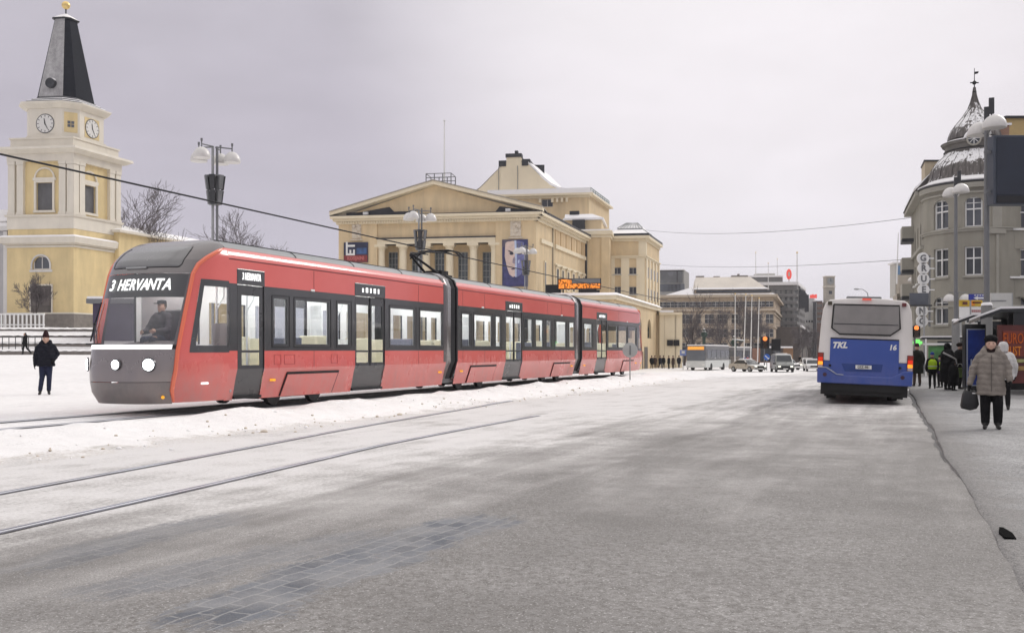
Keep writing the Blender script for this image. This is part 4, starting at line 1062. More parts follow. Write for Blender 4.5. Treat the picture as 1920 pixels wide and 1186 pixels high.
# side wall: string courses, blind panels, small arched windows
def sbox(mb, px0, px1, w0, w1, py_at0, th_, mi=0):
    a, b_ = TS.u(px0), TS.u(px1); z = TS.z(py_at0, px0); TS.box(mb, a, b_, w0, w1, z - th_, z, mi)
mb = MB(); sbox(mb, 1040, 1098, .0, .22, 458, .5); sbox(mb, 1013, 1034, .0, .2, 447, .5); sbox(mb, 1040, 1098, .0, .12, 493, .25); sbox(mb, 1040, 1098, 0, .15, 545, .3); mb.build('string_course', tcr, th)
us_ = [TS.u(p) for p in (1044, 1054, 1064, 1074, 1084, 1093)]
for i, u in enumerate(us_):
    f = MB(); z0, z1 = TS.z(460, 1040) + .15, TS.z(423, 1040); TS.box(f, u - .95, u + .95, .0, .10, z0, z1); f.build('blind_panel', mat('theatre_tan_panel', (.56, .41, .235), .85, var=.05), th)
    h = (u - .45, u + .45, TS.z(538, 1040), TS.z(503, 1040)); f = MB(); TS.box(f, h[0] - .25, h[1] + .25, .003, .14, h[2] - .2, h[3] + .3); TS.box(f, h[0] - .35, h[1] + .35, .14, .3, h[3] + .3, h[3] + .5); so_ = f.build('window', tcr, th)
    f = MB(); TS.box(f, h[0], h[1], .14, .16, h[2], h[3]); f.build('pane', M['wglass2'], so_)
u = TS.u(1021); f = MB(); TS.box(f, u - .35, u + .35, .003, .14, TS.z(560, 1021), TS.z(489, 1021)); so_ = f.build('window', tcr, th); f = MB(); TS.box(f, u - .2, u + .2, .14, .16, TS.z(560, 1021), TS.z(492, 1021)); f.build('pane', M['wglass2'], so_)
f = MB(); u = TS.u(1098) - .3; f.tube(TS.pt(u, .15, zg), TS.pt(u, .15, zcor), .16, n=8); f.tube(TS.pt(TS.u(1035), .12, zg), TS.pt(TS.u(1035), .12, zcor), .06, n=6); f.build('downpipe', tin, th)
# projecting bay and the tall wing behind
pA = TS.pt(W_S, 0, 0); FA = Face((pA.x, pA.y), -FRL, (0, -1)); wA = FA.u(1143)
zA = FA.z(440, 1120)
mb = MB(); FA.box(mb, 0, wA, -10, 0, zg, zA); mb.build('bay_wall', tan, th)
mb = MB(); FA.box(mb, -1.2, wA + .4, -10, .45, zA + .003, zA + .55); FA.box(mb, -.3, wA + .2, -9.9, .2, zA - .4, zA - .003); mb.build('bay_cornice', tcr, th)
mb = MB(); FA.box(mb, -1.2, wA + .1, -9.8, .2, zA + .555, zA + .8); TS.box(mb, 2, W_S, -6, -.2, zcor + .72, zcor + .85); mb.build('roof_snow', M['snow'], th)
mb = MB(); u = wA - .5; FA.box(mb, u - .7, u + .5, .0, .2, zg, zA - .4); FA.box(mb, -.1, .9, 0, .2, zg, zA - .4); mb.build('bay_pilaster', tan, th)
mb = MB(); TS.box(mb, 3, W_S, -.25, .80, zcor + .70, zcor + .95); mb.build('side_gutter', tin, th)
pB = P(1210, 690, 143); FB = Face((pB.x, pB.y), FRL, (0, -1)); FBS = Face((pB.x, pB.y), SIDE, (1, 0))
wB, wBS = FB.u(1141), FBS.u(1236); zB = FB.z(447, 1205)
mb = MB(); hb = []
for px in (1157, 1187):
    for y0, y1 in ((501, 514), (537, 552), (577, 590)): 
        u = FB.u(px); hb.append((u - .62, u + .62, FB.z(y1, px), FB.z(y0, px)))
FB.wall(mb, 0, wB, zg, zB, hb, .35); FBS.wall(mb, 0, wBS, zg, zB, [], .3)
mb.quad(FB.pt(wB, 0, zg), FB.pt(wB, 0, zg) + FBS.d * 12, FB.pt(wB, 0, zB) + FBS.d * 12, FB.pt(wB, 0, zB)); mb.build('wing_wall', tan, th)
for h in hb: FB.window(th, h, M['wglass'], M['wframe'], .35, 1, 0, .08, sill=1)
for px in (1172, 1201, 1145): 
    u = FB.u(px); f = MB(); FB.box(f, u - .62, u + .62, .003, .12, zg, FB.z(484, 1190)); f.build('wing_pilaster', tcr, th)
for u in (.9, 3.6, 6.6, 9.6, wBS - .6): f = MB(); FBS.box(f, u - .5, u + .5, .003, .14, zg, FBS.z(484, 1212)); f.build('wing_pilaster', tcr, th)
for u in (2.2, 5.1, 8.1, 11.2):
    for y0, y1 in ((500, 520), (540, 560)):
        f = MB(); FBS.box(f, u - .45, u + .45, .003, .05, FBS.z(y1, 1212), FBS.z(y0, 1212)); f.build('narrow_window', M['wglass'], th)
mb = MB()
for e, y0, y1 in ((.12, 484, 481), (.3, 481, 479), (.2, 452, 447)):
    FB.box(mb, -e, wB, -.3, e, FB.z(y0, 1205), FB.z(y1, 1205)); FBS.box(mb, .01, wBS, -.3, e, FB.z(y0, 1205), FB.z(y1, 1205))
FB.box(mb, -.6, wB, -8, .6, zB + .003, zB + .4); FBS.box(mb, -.6, wBS, -.6, .6, zB + .006, zB + .39); FB.box(mb, -.05, 1.0, .003, .1, FB.z(479, 1205), zB); FBS.box(mb, -.0, .8, .003, .1, FB.z(479, 1205), zB); mb.build('wing_cornice', tcr, th)
mb = MB(); FB.box(mb, -.55, wB, -9, .55, zB + .41, zB + .75); FBS.box(mb, -.5, wBS, -.6, .56, zB + .42, zB + .74); mb.build('wing_gutter', tin, th)
mb = MB(); a = zB + .76
q = [FB.pt(-.3, .3, a), FB.pt(wB, .3, a), FB.pt(wB, .3, a) + FBS.d * 14, FB.pt(-.3, .3, a) + FBS.d * 14]; ctr = FB.pt(wB * .55, 0, 0) + FBS.d * 7
s1 = [lerp(Vector(p), ctr + Vector((0, 0, a)), .35) + Vector((0, 0, .9)) for p in q]; s2 = [lerp(Vector(p), ctr + Vector((0, 0, a)), .72) + Vector((0, 0, 2.2)) for p in q]
mb.add(q + s1, [(0, 1, 5, 4), (1, 2, 6, 5), (2, 3, 7, 6), (3, 0, 4, 7)]); mb.add([p + Vector((0, 0, .2)) for p in s1] + s2, [(0, 1, 5, 4), (1, 2, 6, 5), (2, 3, 7, 6), (3, 0, 4, 7), (4, 5, 6, 7)]); mb.build('wing_roof', M['snow'], th)
mb = MB(); mb.hexa([p + Vector((0, 0, -.1)) for p in s1] + [p + Vector((0, 0, .19)) for p in s1])
for i in range(9):
    k = i / 8; mb.tube(lerp(s1[1], s1[0], k) + Vector((0, 0, .25)), lerp(s2[1], s2[0], k) + Vector((0, 0, .08)), .07, n=4)
mb.build('roof_batten', M['galv'], th)
# stage tower with curved gable
sY = 146.0
def zs_(py): return CAMZ + (HY - py) / F * sY
FG = Face((P(1104, 0, sY).x, sY), FRL, (0, -1)); FGS = Face((P(1104, 0, sY).x, sY), SIDE, (1, 0))
pts = [(868, 360), (880, 353), (895, 343), (910, 328), (925, 313), (938, 300), (945, 296), (946, 283), (973, 283), (974, 296), (985, 297), (1000, 312), (1015, 328), (1030, 341), (1045, 349), (1056, 353), (1056, 366), (868, 366)]
mb = MB(); poly = [FG.pt(FG.u(a), -2.0, zs_(b_)) for a, b_ in pts]; mb.extr(poly, FG.n * -1.0); gb = mb.build('stage_gable', tcr, th)
mb = MB(); L = 22
sl = [(985, 297), (1000, 312), (1015, 328), (1030, 341), (1045, 349), (1058, 352)]; bk = FGS.d * 13
vs = [FG.pt(FG.u(a), -2.0, zs_(b_) + .05) for a, b_ in sl]; vs2 = [v + bk for v in vs]
for i in range(len(sl) - 1): mb.hexa([vs[i], vs[i + 1], vs2[i + 1], vs2[i]] + [p + Vector((0, 0, .35)) for p in (vs[i], vs[i + 1], vs2[i + 1], vs2[i])])
sl2 = [(868, 358), (895, 341), (910, 326), (925, 311), (940, 297)]
vs = [FG.pt(FG.u(a), -2.0, zs_(b_)) for a, b_ in sl2]; vs2 = [v + bk for v in vs]
for i in range(len(sl2) - 1): mb.quad(vs[i], vs[i + 1], vs2[i + 1], vs2[i])
mb.build('stage_roof', M['snow'], th)
mb = MB(); mb.hexa([FG.pt(FG.u(a), w, zs_(b_)) for b_ in (296, 283) for a, w in ((946, -3.2), (974, -3.2), (974, -8), (946, -8))]); 
for a, b_ in ((931, 945), (975, 987)):
    u0, u1 = FG.u(b_), FG.u(a); FG.box(mb, u0, u1, -3.3, -1.9, zs_(302), zs_(291))
FG.box(mb, FG.u(974.5), FG.u(944), -3.4, -1.9, zs_(285), zs_(278)); FG.box(mb, FG.u(967), FG.u(961), -3, -2.2, zs_(278), zs_(272))
mb.hexa([FG.pt(FG.u(a), w, zs_(b_)) for b_ in (299, 289) for a, w in ((976, -2.1), (990, -2.1), (990, -14), (976, -14))])
p = FG.pt(FG.u(996), -9, 0); mb.box(p.x - .9, p.x + .9, p.y - .8, p.y + .8, zs_(304), zs_(286)); mb.build('chimney_block', tin, th)
mb = MB()
for px in (931, 967): u = FG.u(px); FG.box(mb, u - .05, u + .05, -2.0, -1.9, zs_(362), zs_(302))
for a, b_ in ((931, 943), (967, 979)): FG.box(mb, FG.u(b_), FG.u(a), -2, -1.85, zs_(354.5), zs_(353))
mb.build('gable_seam', mat('seam_grey', (.25, .24, .22), .8), gb)
wG, wGS = FG.u(868), 15
mb = MB(); hq = (FG.u(1026) - .9, FG.u(1026) + .9, zs_(386), zs_(371)); FG.wall(mb, 0, wG, zs_(470), zs_(366), [hq], .4); FGS.wall(mb, 0, wGS, zs_(470), zs_(366), [], 0); mb.build('stage_wall', tan, th)
FG.window(th, hq, M['wglass'], M['wframe'], .4, 1, 0, .1)
mb = MB(); FG.box(mb, -.7, wG, -3, .7, zs_(365.8), zs_(362)); FGS.box(mb, -.7, wGS, -3, .7, zs_(365.7), zs_(362.1)); FG.box(mb, -.2, wG, -.4, .2, zs_(370), zs_(366)); mb.build('stage_cornice', tcr, th)
mb = MB()
for px in (1013, 1036, 1045, 1054, 1063): u = FG.u(px); FG.box(mb, u - .18, u + .18, .02, .35, zs_(378), zs_(370.2))
mb.build('bracket', tcr, th)
mb = MB(); FG.box(mb, -.5, wG, -3, .5, zs_(361.8), zs_(358)); mb.hexa([FG.pt(u, w, zs_(y)) for y in (358, 352) for u, w in ((-.3, .3), (wG * .8, .3), (wG * .8, -2), (3, -2))]); mb.build('stage_snow', M['snow'], th)
mb = MB()
for i in range(9):
    u = lerp(0, wGS * .9, i / 8); mb.tube(FGS.pt(u, .3, zs_(362)), FGS.pt(u, .3, zs_(352)), .06, n=5)
for y in (352, 356): mb.tube(FGS.pt(0, .3, zs_(y)), FGS.pt(wGS * .9, .3, zs_(y)), .06, n=5)
mb.build('stage_railing', mat('verdigris', (.10, .15, .12), .7, var=.2), th)
# lower roofs right of the stage
kY = 141.2; 
def zk(py): return CAMZ + (HY - py) / F * kY
FK = Face((P(1128, 0, kY).x, kY), FRL, (0, -1)); FKS = Face((P(1128, 0, kY).x, kY), SIDE, (1, 0)); wK = FK.u(1056)
mb = MB(); FK.box(mb, 0, wK, -9, 0, zk(460), zk(412)); mb.build('attic_wall', tan, th)
mb = MB(); FK.box(mb, -.3, wK, -9, .3, zk(411.8), zk(408)); mb.hexa([FK.pt(u, w, zk(y)) for y, o in ((407.8, 0), (399, 1)) for u, w in ((-.2 + 1.6 * o, .2 - o), (wK - .2, .2 - o), (wK - .2, -8 + o), (-.2 + 1.6 * o, -8 + o))]); mb.build('attic_snow', M['snow'], th)
f = MB(); u = FK.u(1086); FK.box(f, u - .9, u + .9, -1.0, 1.3, zk(428), zk(413)); FK.box(f, u - .95, u + .95, -1.0, 1.35, zk(440), zk(428.2)); f.build('attic_chimney', tin, th)
f = MB(); u = FK.u(1076); FK.box(f, u - .7, u + .7, -2, -.6, zk(400), zk(393)); u = FK.u(1086); FK.box(f, u - .3, u + .3, -2, -1.4, zk(400), zk(355)) if False else None; f.build('attic_vent', tin, th)
# ---- billboards on the theatre front
bb = thing('billboard', 'dark navy billboard with big white letters and red strip on theatre wall', 'billboard', TF.pt(TF.u(668), 0, zf(480, 668)))
a, b_ = TF.u(690.5), TF.u(645.5); z0, z1 = TF.z(492, 668), TF.z(454.5, 668)
mb = MB(); TF.box(mb, a, b_, .05, .2, z0, z1); mb.build('panel', mat('poster_navy', (.018, .022, .06), .5, var=.5, vs=1.2), bb)
mb = MB(); TF.box(mb, a + .05, b_ - .05, .2, .215, z0 + .05, z0 + (z1 - z0) * .36); mb.build('red_strip', mat('poster_red', (.22, .03, .03), .5, var=.3, vs=3), bb)
mb = MB(); text_mb(mb, 'ET', 1.55, TF.pt(TF.u(659), .225, zf(467, 659)), (0, 0, -1) if False else Vector((0, 0, 1)), -(-TF.d), .02, offset=.05); 
tb = mb.build('letters', M['white'], bb)
mb = MB(); text_mb(mb, 'KOSIJAINI', .62, TF.pt((a + b_) / 2, .23, z0 + (z1 - z0) * .2), -TF.d, (0, 0, 1), .02, offset=.015, sx=.8); mb.build('strip_letters', mat('poster_pale_red', (.55, .16, .15), .5), bb)
mb = MB(); TF.box(mb, a + .15, (a + b_) / 2 - .1, .2, .212, z0 + (z1 - z0) * .42, z0 + (z1 - z0) * .72); mb.build('picture', mat('poster_blue', (.04, .09, .22), .5, var=.7, vs=1.5), bb)
# generic face poster in blues
pp = thing('theatre_poster', 'tall blue and white poster with a large face hung on the theatre corner', 'poster', TF.pt(TF.u(966), 0, zf(500, 966)))
a, b_ = TF.u(990), TF.u(942); z0, z1 = TF.z(537, 966), TF.z(449, 966); pw, ph = b_ - a, z1 - z0
def pq(x, y, w): return TF.pt(b_ - x * pw, w, z1 - y * ph)     # 0..1 from the poster's top left
def shape(name, m_, pts, w): mb = MB(); mb.extr([pq(x, y, w) for x, y in pts], TF.n * .006); return mb.build(name, m_, pp)
mb = MB(); TF.box(mb, a, b_, .05, .12, z0, z1); mb.build('canvas', mat('poster_deep_blue', (.03, .035, .12), .6, var=.6, vs=.9), pp)
def pm(n, c, v=.25): return mat(n, c, .6, var=v, vs=1.6)
shape('pale_half', pm('poster_skin', (.62, .48, .42), .2), [(.12, .05), (.5, .02), (.5, .78), (.42, .80), (.28, .74), (.18, .58), (.1, .36)], .125)
shape('blue_half', pm('poster_mid_blue', (.16, .17, .36), .5), [(.5, .02), (.84, .06), (.9, .3), (.86, .55), (.74, .74), (.6, .80), (.5, .79)], .125)
shape('hair', pm('poster_hair', (.10, .085, .12)), [(.03, .0), (.62, .0), (.5, .035), (.3, .02), (.14, .06), (.08, .18), (.03, .14)], .132)
shape('split_line', pm('poster_ice', (.45, .52, .68)), [(.475, .02), (.55, .02), (.575, .45), (.56, .8), (.5, .8), (.50, .4)], .133)
shape('brow', pm('poster_dark', (.025, .025, .045)), [(.2, .225), (.3, .235), (.44, .275), (.46, .31), (.4, .30), (.28, .262)], .133)
shape('eye', pm('poster_dark', (.025, .025, .045)), [(.27, .29), (.34, .275), (.44, .305), (.40, .33), (.32, .325)], .133)
shape('eye', pm('poster_dark', (.025, .025, .045)), [(.60, .31), (.72, .285), (.79, .295), (.72, .325), (.63, .33)], .133)
shape('nose_shade', pm('poster_mauve', (.28, .22, .27)), [(.42, .40), (.50, .36), (.50, .52), (.40, .50)], .133)
shape('mouth', pm('poster_mauve_dark', (.13, .08, .12)), [(.34, .62), (.44, .605), (.52, .62), (.46, .645), (.38, .645)], .133)
shape('jaw_shade', pm('poster_navy_shade', (.05, .05, .15), .5), [(.1, .45), (.2, .62), (.3, .76), (.44, .83), (.66, .78), (.8, .6), (.95, .5), (.97, .97), (.03, .97)], .128 - .0045)
shape('highlight', pm('poster_ice', (.45, .52, .68)), [(.62, .44), (.68, .43), (.66, .5), (.61, .51)], .133)
# ---- restaurant pavilion in front of the theatre's right side
pY = 112.0; p0 = P(1152, 690, pY)
PF = Face((p0.x, p0.y), FRL, (0, -1)); PS = Face((p0.x, p0.y), SIDE, (1, 0)); wPF, wPS = 16.0, PS.u(1236.5)
zP = PF.z(553, 1152)
pv = thing('pavilion', 'low cream snow-roofed restaurant annex with arched windows below the orange display', 'restaurant', (p0.x, p0.y, zg))
mb = MB(); hs = [(PS.u(1214), PS.u(1221), PS.z(634, 1217), PS.z(598, 1217), True), (PS.u(1196), PS.u(1203), PS.z(634, 1200), PS.z(594, 1200), True), (PS.u(1176), PS.u(1185), PS.z(634, 1180), PS.z(590, 1180), True)]
PF.wall(mb, 0, wPF, zg, zP, [], 0); PS.wall(mb, 0, wPS, zg, zP, hs, .4); mb.build('wall', tan, pv)
for h in hs: PS.window(pv, h, M['wglass'], mat('dark_green_frame', (.05, .07, .06), .5), .4, 1, 2, .1)
mb = MB(); PF.box(mb, -.25, wPF, -.3, .25, zP - .5, zP - .003); PS.box(mb, .0, wPS, -.3, .25, zP - .5, zP - .004); mb.build('eaves', tcr, pv)
mb = MB()
q = [PF.pt(-.5, .5, zP), PF.pt(wPF, .5, zP), PF.pt(wPF, 0, zP) + PS.d * (wPS + 2), PF.pt(-.5, 0, zP) + PS.d * wPS]
mb.hexa(q + [lerp(v, (q[0] + q[1] + q[2] + q[3]) / 4, .06) + Vector((0, 0, .35)) for v in q]); mb.build('roof_snow', M['snow'], pv)
mb = MB(); u = PS.u(1205); PS.box(mb, u - .4, u + .4, .003, .03, zg, zg + 2.6); PS.box(mb, PS.u(1208), PS.u(1214), .003, .05, zg, PS.z(650, 1211)); mb.build('door', woodd, pv)
for a, b_ in ((1163, 1169), (1181, 1186), (1190, 1193)):
    mb = MB(); p = lerp(PF.pt(4, -6, 0), PS.pt(PS.u(a + 20), -6, 0), .5); mb.box(p.x - .7, p.x + .7, p.y - .6, p.y + .6, zP + .3, zP + 1.5); mb.build('roof_unit', blk, pv)
mb = MB(); u = PF.u(1033); PF.box(mb, u - .9, u + .9, -3.2, -2, PF.z(548, 1033), PF.z(531, 1033)); mb.build('roof_unit', blk, pv)
# LED display on the pavilion roof
ld = thing('display_board', 'orange LED display board on the snowy pavilion roof left of the tall theatre wing', 'display', PF.pt(PF.u(1086), -1, zP + .35))
a, b_ = PF.u(1127, -1), PF.u(1046, -1); z0, z1 = PF.z(541, 1086), PF.z(520.5, 1086)
mb = MB(); PF.box(mb, a, b_, -1.3, -1.0, z0, z1); bd_ = mb.build('housing', blk, ld)
m, t, out = newmat('led_text'); co = t('ShaderNodeTexCoord').outputs['Object']
mpn = t('ShaderNodeMapping', {0: co, 3: (7, 7, 3)}); n_ = t.noise(mpn.outputs[0], 1.0, 3, .7)
em = t('ShaderNodeEmission', {0: t.mix(t.rng(n_, .4, .55), (.05, .015, .005), (1, .30, .05)), 1: 1.3}); t.l.new(em.outputs[0], out.inputs[0])
mb = MB(); PF.box(mb, a + .1, b_ - .1, -1.0, -.985, z0 + .1, lerp(z0, z1, .52)); mb.build('led_rows', m, ld)
mb = MB(); PF.box(mb, lerp(a, b_, .68), b_ - .1, -1.0, -.985, lerp(z0, z1, .55), z1 - .1); mb.build('led_rows', m, ld)
mb = MB(); PF.box(mb, a + .1, lerp(a, b_, .67), -1.0, -.985, lerp(z0, z1, .57), z1 - .05); mb.build('grey_panel', M['gsteel'], ld)
mb = MB()
for k in (.12, .5, .88): u = lerp(a, b_, k); PF.box(mb, u - .08, u + .08, -1.25, -1.1, zP + .2, z0)
mb.build('leg', blk, ld)
# columned porch
qY = 141.0; q0 = P(1276, 690, qY); QF = Face((q0.x, q0.y), (-1, .05), (0, -1)); wQ = QF.u(1236)
pc = thing('porch', 'flat-roofed cream porch with tall square columns right of the pavilion', 'porch', (q0.x, q0.y, zg))
zQ = QF.z(590, 1255)
mb = MB(); QF.box(mb, -.2, wQ, -6, .6, zQ, zQ + .35); mb.build('roof', tcr, pc)
mb = MB(); QF.box(mb, QF.u(1262), wQ, -6, .7, zQ + .353, zQ + .62); mb.build('roof_snow', M['snow'], pc)
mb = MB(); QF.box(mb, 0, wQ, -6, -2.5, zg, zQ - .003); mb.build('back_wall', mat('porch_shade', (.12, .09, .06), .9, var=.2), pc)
for px, w_ in ((1241, .35), (1251, .4), (1262, .45), (1272, .55)):
    u = QF.u(px); mb = MB(); QF.box(mb, u - w_, u + w_, -.6, .1, zg, zQ - .004); mb.build('column', tcr, pc)
for px in (1256, 1268):
    u = QF.u(px); mb = MB(); QF.box(mb, u - .42, u + .42, .15, .35, QF.z(648, px), QF.z(637, px)); mb.build('wall_sign', blk, pc)
# ------------------------------------------------------------------ trees
bark = mat('bark', (.075, .062, .055), .9, var=.3, vs=3, bump=.4)
twigm = mat('twig', (.115, .10, .10), .9, var=.3, vs=3)
def tree(label, loc, H, seed, spread=.5, depth=5, group=None, r0=None, trunk_h=.28, lean=0, cat='tree', nb=3, up=.25, name='bare_tree', wide=1.0):
    rn = random.Random(seed); tr = MB(); cr = MB(); rmin = .000115 * loc[1]
    r0 = r0 or H * .022
    def grow(p, d, L, r, k):
        pts = [p]; rs = [r]; n = 3 if k > 1 else 2
        for i in range(n):
            d = (d + Vector((rn.gauss(0, .13), rn.gauss(0, .13), rn.gauss(up * .25, .10)))).normalized()
            p = p + d * (L / n); pts.append(p); rs.append(max(rmin, r * (1 - .45 * (i + 1) / n)))
        (tr if k >= depth - 1 else cr).path(pts, rs, 6 if k >= depth - 1 else 4 if k > 1 else 3, 0, cap=False)
        if k == 0: return
        for i in range(nb + (rn.random() < .5)):
            q = rn.uniform(.25, 1.0) if i else 1.0
            j = min(n - 1, int(q * n)); b = lerp(pts[j], pts[j + 1], q * n - j)
            a = rn.uniform(0, 2 * PI); sp = spread * rn.uniform(.55, 1.3) if i else spread * .35
            side = d.orthogonal().normalized(); side = Matrix.Rotation(a, 3, d) @ side
            grow(b, (d + side * sp * 1.5 + Vector((0, 0, up * .3))).normalized(), L * rn.uniform(.58, .85), max(rmin, rs[j] * (.75 if i == 0 else .55)), k - 1)
    root = thing(name, label, cat, loc, group=group)
    grow(Vector(loc), Vector((lean, 0, 1)).normalized(), H * trunk_h, r0, depth)
    top = max(v.z for v in cr.v) - loc[2]; k_ = H / top; L0 = Vector(loc)
    mx_ = sum(v.x for v in cr.v) / len(cr.v) - loc[0]
    for q in (tr, cr): q.v = [L0 + Vector(((v.x - L0.x) * k_ * wide - mx_ * .8 * min(1, max(0, (v.z - L0.z) / top)), (v.y - L0.y) * k_ * .5, (v.z - L0.z) * k_)) for v in q.v]
    tr.build('trunk', bark, root, smooth=60, weld=False); cr.build('crown', twigm, root, weld=False)
    return root
G_TR = 'bare winter trees'
p = P(296, 610, 108); tree('tall bare tree with a thick dark trunk behind the tram between church and lamp', (p.x, 108, 3.6), 17.4, 5, .55, 6, G_TR, .34, .30, wide=1.25)
p = P(438, 610, 120); tree('finely branched bare tree just right of the four-headed lamp above the tram roof', (p.x, 120, 3), 17.2, 8, .6, 6, G_TR, .26, .25, wide=1.15)
p = P(345, 610, 125); tree('low brownish bare tree behind the nave roof left of the lamp post', (p.x, 125, 3), 13, 12, .65, 6, G_TR, .22, .22)
p = P(262, 610, 114); tree('wispy bare tree partly hidden by the church tower', (p.x, 114, 3), 11, 21, .55, 6, G_TR, .22, .25)
p = P(64, 588, 92.3); tree('small round bare tree in front of the church tower door', (p.x, 92.3, gz(p.x, 92.3) - .05), 5.6, 31, .55, 6, G_TR, .11, .22)
def far_tree(px, Y, H, seed, lab, **k): p = P(px, 690, Y); tree(lab, (p.x, Y, gz(p.x, Y) - .1), H, seed, group=G_TR, **k)
far_tree(1296, 150, 13, 41, 'pale slender birch-like tree in front of the beige corner block above the coach', spread=.45, depth=5)
far_tree(1283, 165, 10, 43, 'bare tree beside the porch in front of the beige corner block', spread=.6, depth=5)
far_tree(1388, 170, 14, 47, 'dark bare tree between the white flagpoles', spread=.6, depth=6)
far_tree(1405, 185, 13, 49, 'dense bare tree behind the middle flagpoles', spread=.6, depth=6)
far_tree(1352, 180, 11, 53, 'bare tree left of the first flagpole', spread=.6, depth=5)
far_tree(1497, 230, 9, 57, 'dark street tree beside the grey office block at the street mouth', spread=.65, depth=6, r0=.35)
far_tree(1518, 260, 10, 59, 'dark street tree deepest in the street canyon left of the blue bus', spread=.65, depth=6, r0=.4)
# ------------------------------------------------------------------ far buildings
STR = Vector((.365, .931))
def far_block(name, label, px0, pxc, px1, Y, base_px, top_py, wallm, fl=FRL, sd_=SIDE, zb0=-1.0, cat='building', rows=(), cols=0, scols=0, wm=None, win=(1.2, 1.9)):
    """corner block: front from px0 to the corner pxc, side from pxc to px1"""
    c = P(pxc, 690, Y); root = thing(name, label, cat, (c.x, c.y, zb0))
    A = Face((c.x, c.y), fl, (0, -1)); B = Face((c.x, c.y), sd_, (1, 0))
    wa = A.u(px0); wb_ = B.u(px1) if px1 else 10; zt = A.z(top_py, pxc)
    mb = MB(); ha, hb_ = [], []
    for (py0, py1) in rows:
        z0, z1 = A.z(py1, pxc), A.z(py0, pxc)
        for i in range(cols): u = wa * (i + .5) / cols; ha.append((u - win[0] / 2, u + win[0] / 2, z0, z1))
        for i in range(scols): u = wb_ * (i + .5) / scols; hb_.append((u - win[0] / 2, u + win[0] / 2, z0, z1))
    A.wall(mb, 0, wa, zb0, zt, ha, .3); B.wall(mb, 0, wb_, zb0, zt, hb_, .3)
    mb.quad(A.pt(wa, 0, zb0), A.pt(wa, 0, zb0) + B.d * wb_, A.pt(wa, 0, zt) + B.d * wb_, A.pt(wa, 0, zt))
    mb.quad(A.pt(0, 0, zt), A.pt(wa, 0, zt), A.pt(wa, 0, zt) + B.d * wb_, B.pt(wb_, 0, zt))
    mb.build('wall', wallm, root)
    for h in ha: A.window(root, h, wm or M['wglass'], M['wframe'], .3, 1, 1, .1, two=False)
    for h in hb_: B.window(root, h, wm or M['wglass'], M['wframe'], .3, 1, 1, .1, two=False)
    return root, A, B, wa, wb_, zt
sand = mat('sandstone', (.38, .30, .21), .9, var=.14, vs=.6, streak=.12)
sandl = mat('sandstone_pale', (.45, .38, .29), .9, var=.1, vs=.6)
roofc = mat('snowy_cream_roof', (.66, .61, .53), .85, var=.1, vs=.4)
BY = 230.0
cb, A, B, wa, wb_, zt = far_block('corner_block', 'beige stone corner block with snowy mansard roof closing the street beyond the flagpoles', 1236, 1450, 1484, BY, 690, 556, sand, rows=((564, 575), (588, 606), (616, 632), (642, 656)), cols=15, scols=4, win=(1.9, 2))
mb = MB()
for py, th_, e in ((578, .5, .5), (586, .3, .25), (611, .3, .25), (636, .35, .3), (660, .4, .35)):
    z = A.z(py, 1450); A.box(mb, -e, wa, -.3, e, z - th_, z); B.box(mb, -e, wb_, -.3, e, z - th_ - .002, z - .002)
A.box(mb, -.9, wa, -.5, .9, zt + .003, zt + .6); B.box(mb, -.9, wb_, -.5, .9, zt + .005, zt + .59); mb.build('string_course', sandl, cb)
for px in (1262, 1302, 1318, 1342, 1368, 1392, 1432):
    u = A.u(px); f = MB(); A.box(f, u - .45, u + .45, .003, .22, -1, A.z(586.5, 1450)); f.build('pilaster', sandl, cb)
def roofpoly(mb, px_b0, px_b1, pyb, px_t0, px_t1, pyt, w0, w1, mi=0):
    b0, b1, t0, t1 = A.u(px_b1, 0), A.u(px_b0, 0), A.u(px_t1, 0), A.u(px_t0, 0); zb_, zt_ = A.z(pyb, 1450), A.z(pyt, 1450)
    mb.hexa([A.pt(b0, w0, zb_), A.pt(b1, w0, zb_), A.pt(b1, -22, zb_), A.pt(b0, -22, zb_), A.pt(t0, w1, zt_), A.pt(t1, w1, zt_), A.pt(t1, -20, zt_), A.pt(t0, -20, zt_)], mi)
mb = MB(); roofpoly(mb, 1240, 1456, 552.5, 1300, 1450, 549, .8, -.4); mb.build('eaves_snow', M['snow'], cb)
mb = MB(); roofpoly(mb, 1302, 1448, 549, 1304, 1438, 541, -.6, -.8); ds_ = mb.build('dormer_band', sand, cb)
for i in range(17):
    u = lerp(A.u(1440), A.u(1310), i / 16); f = MB(); A.box(f, u - .55, u + .55, -.74, -.55, A.z(547.5, 1450), A.z(542.5, 1450)); f.build('dormer_pane', M['wglass'], ds_)
mb = MB(); roofpoly(mb, 1301, 1443, 540.9, 1303, 1436, 537.5, -.2, -.6); mb.build('dormer_snow', M['snow'], cb)
mb = MB(); roofpoly(mb, 1303, 1436, 537.4, 1306, 1410, 515, -1, -5); mb.build('roof', roofc, cb)
mb = MB()
for a, b_, y0, y1 in ((1306, 1322, 516, 512), (1340, 1352, 516, 513), (1374, 1406, 516, 512), (1386, 1390, 512, 509)): A.box(mb, A.u(b_), A.u(a), -7, -5.2, A.z(y0, 1450), A.z(y1, 1450))
mb.build('roof_parapet', mat('roof_grey', (.22, .20, .18), .8), cb)
mb = MB(); z0 = A.z(553, 1450); mb.add([A.pt(A.u(1242), .6, z0), A.pt(A.u(1302), .6, z0), A.pt(A.u(1302), -8, z0), A.pt(A.u(1242), -8, z0), A.pt(A.u(1300), -2, A.z(535, 1450)), A.pt(A.u(1296), -5, A.z(535, 1450))], [(0, 1, 4), (1, 2, 5, 4), (0, 4, 5, 3), (2, 3, 5)]); mb.build('hip_snow', M['snow'], cb)
mb = MB()
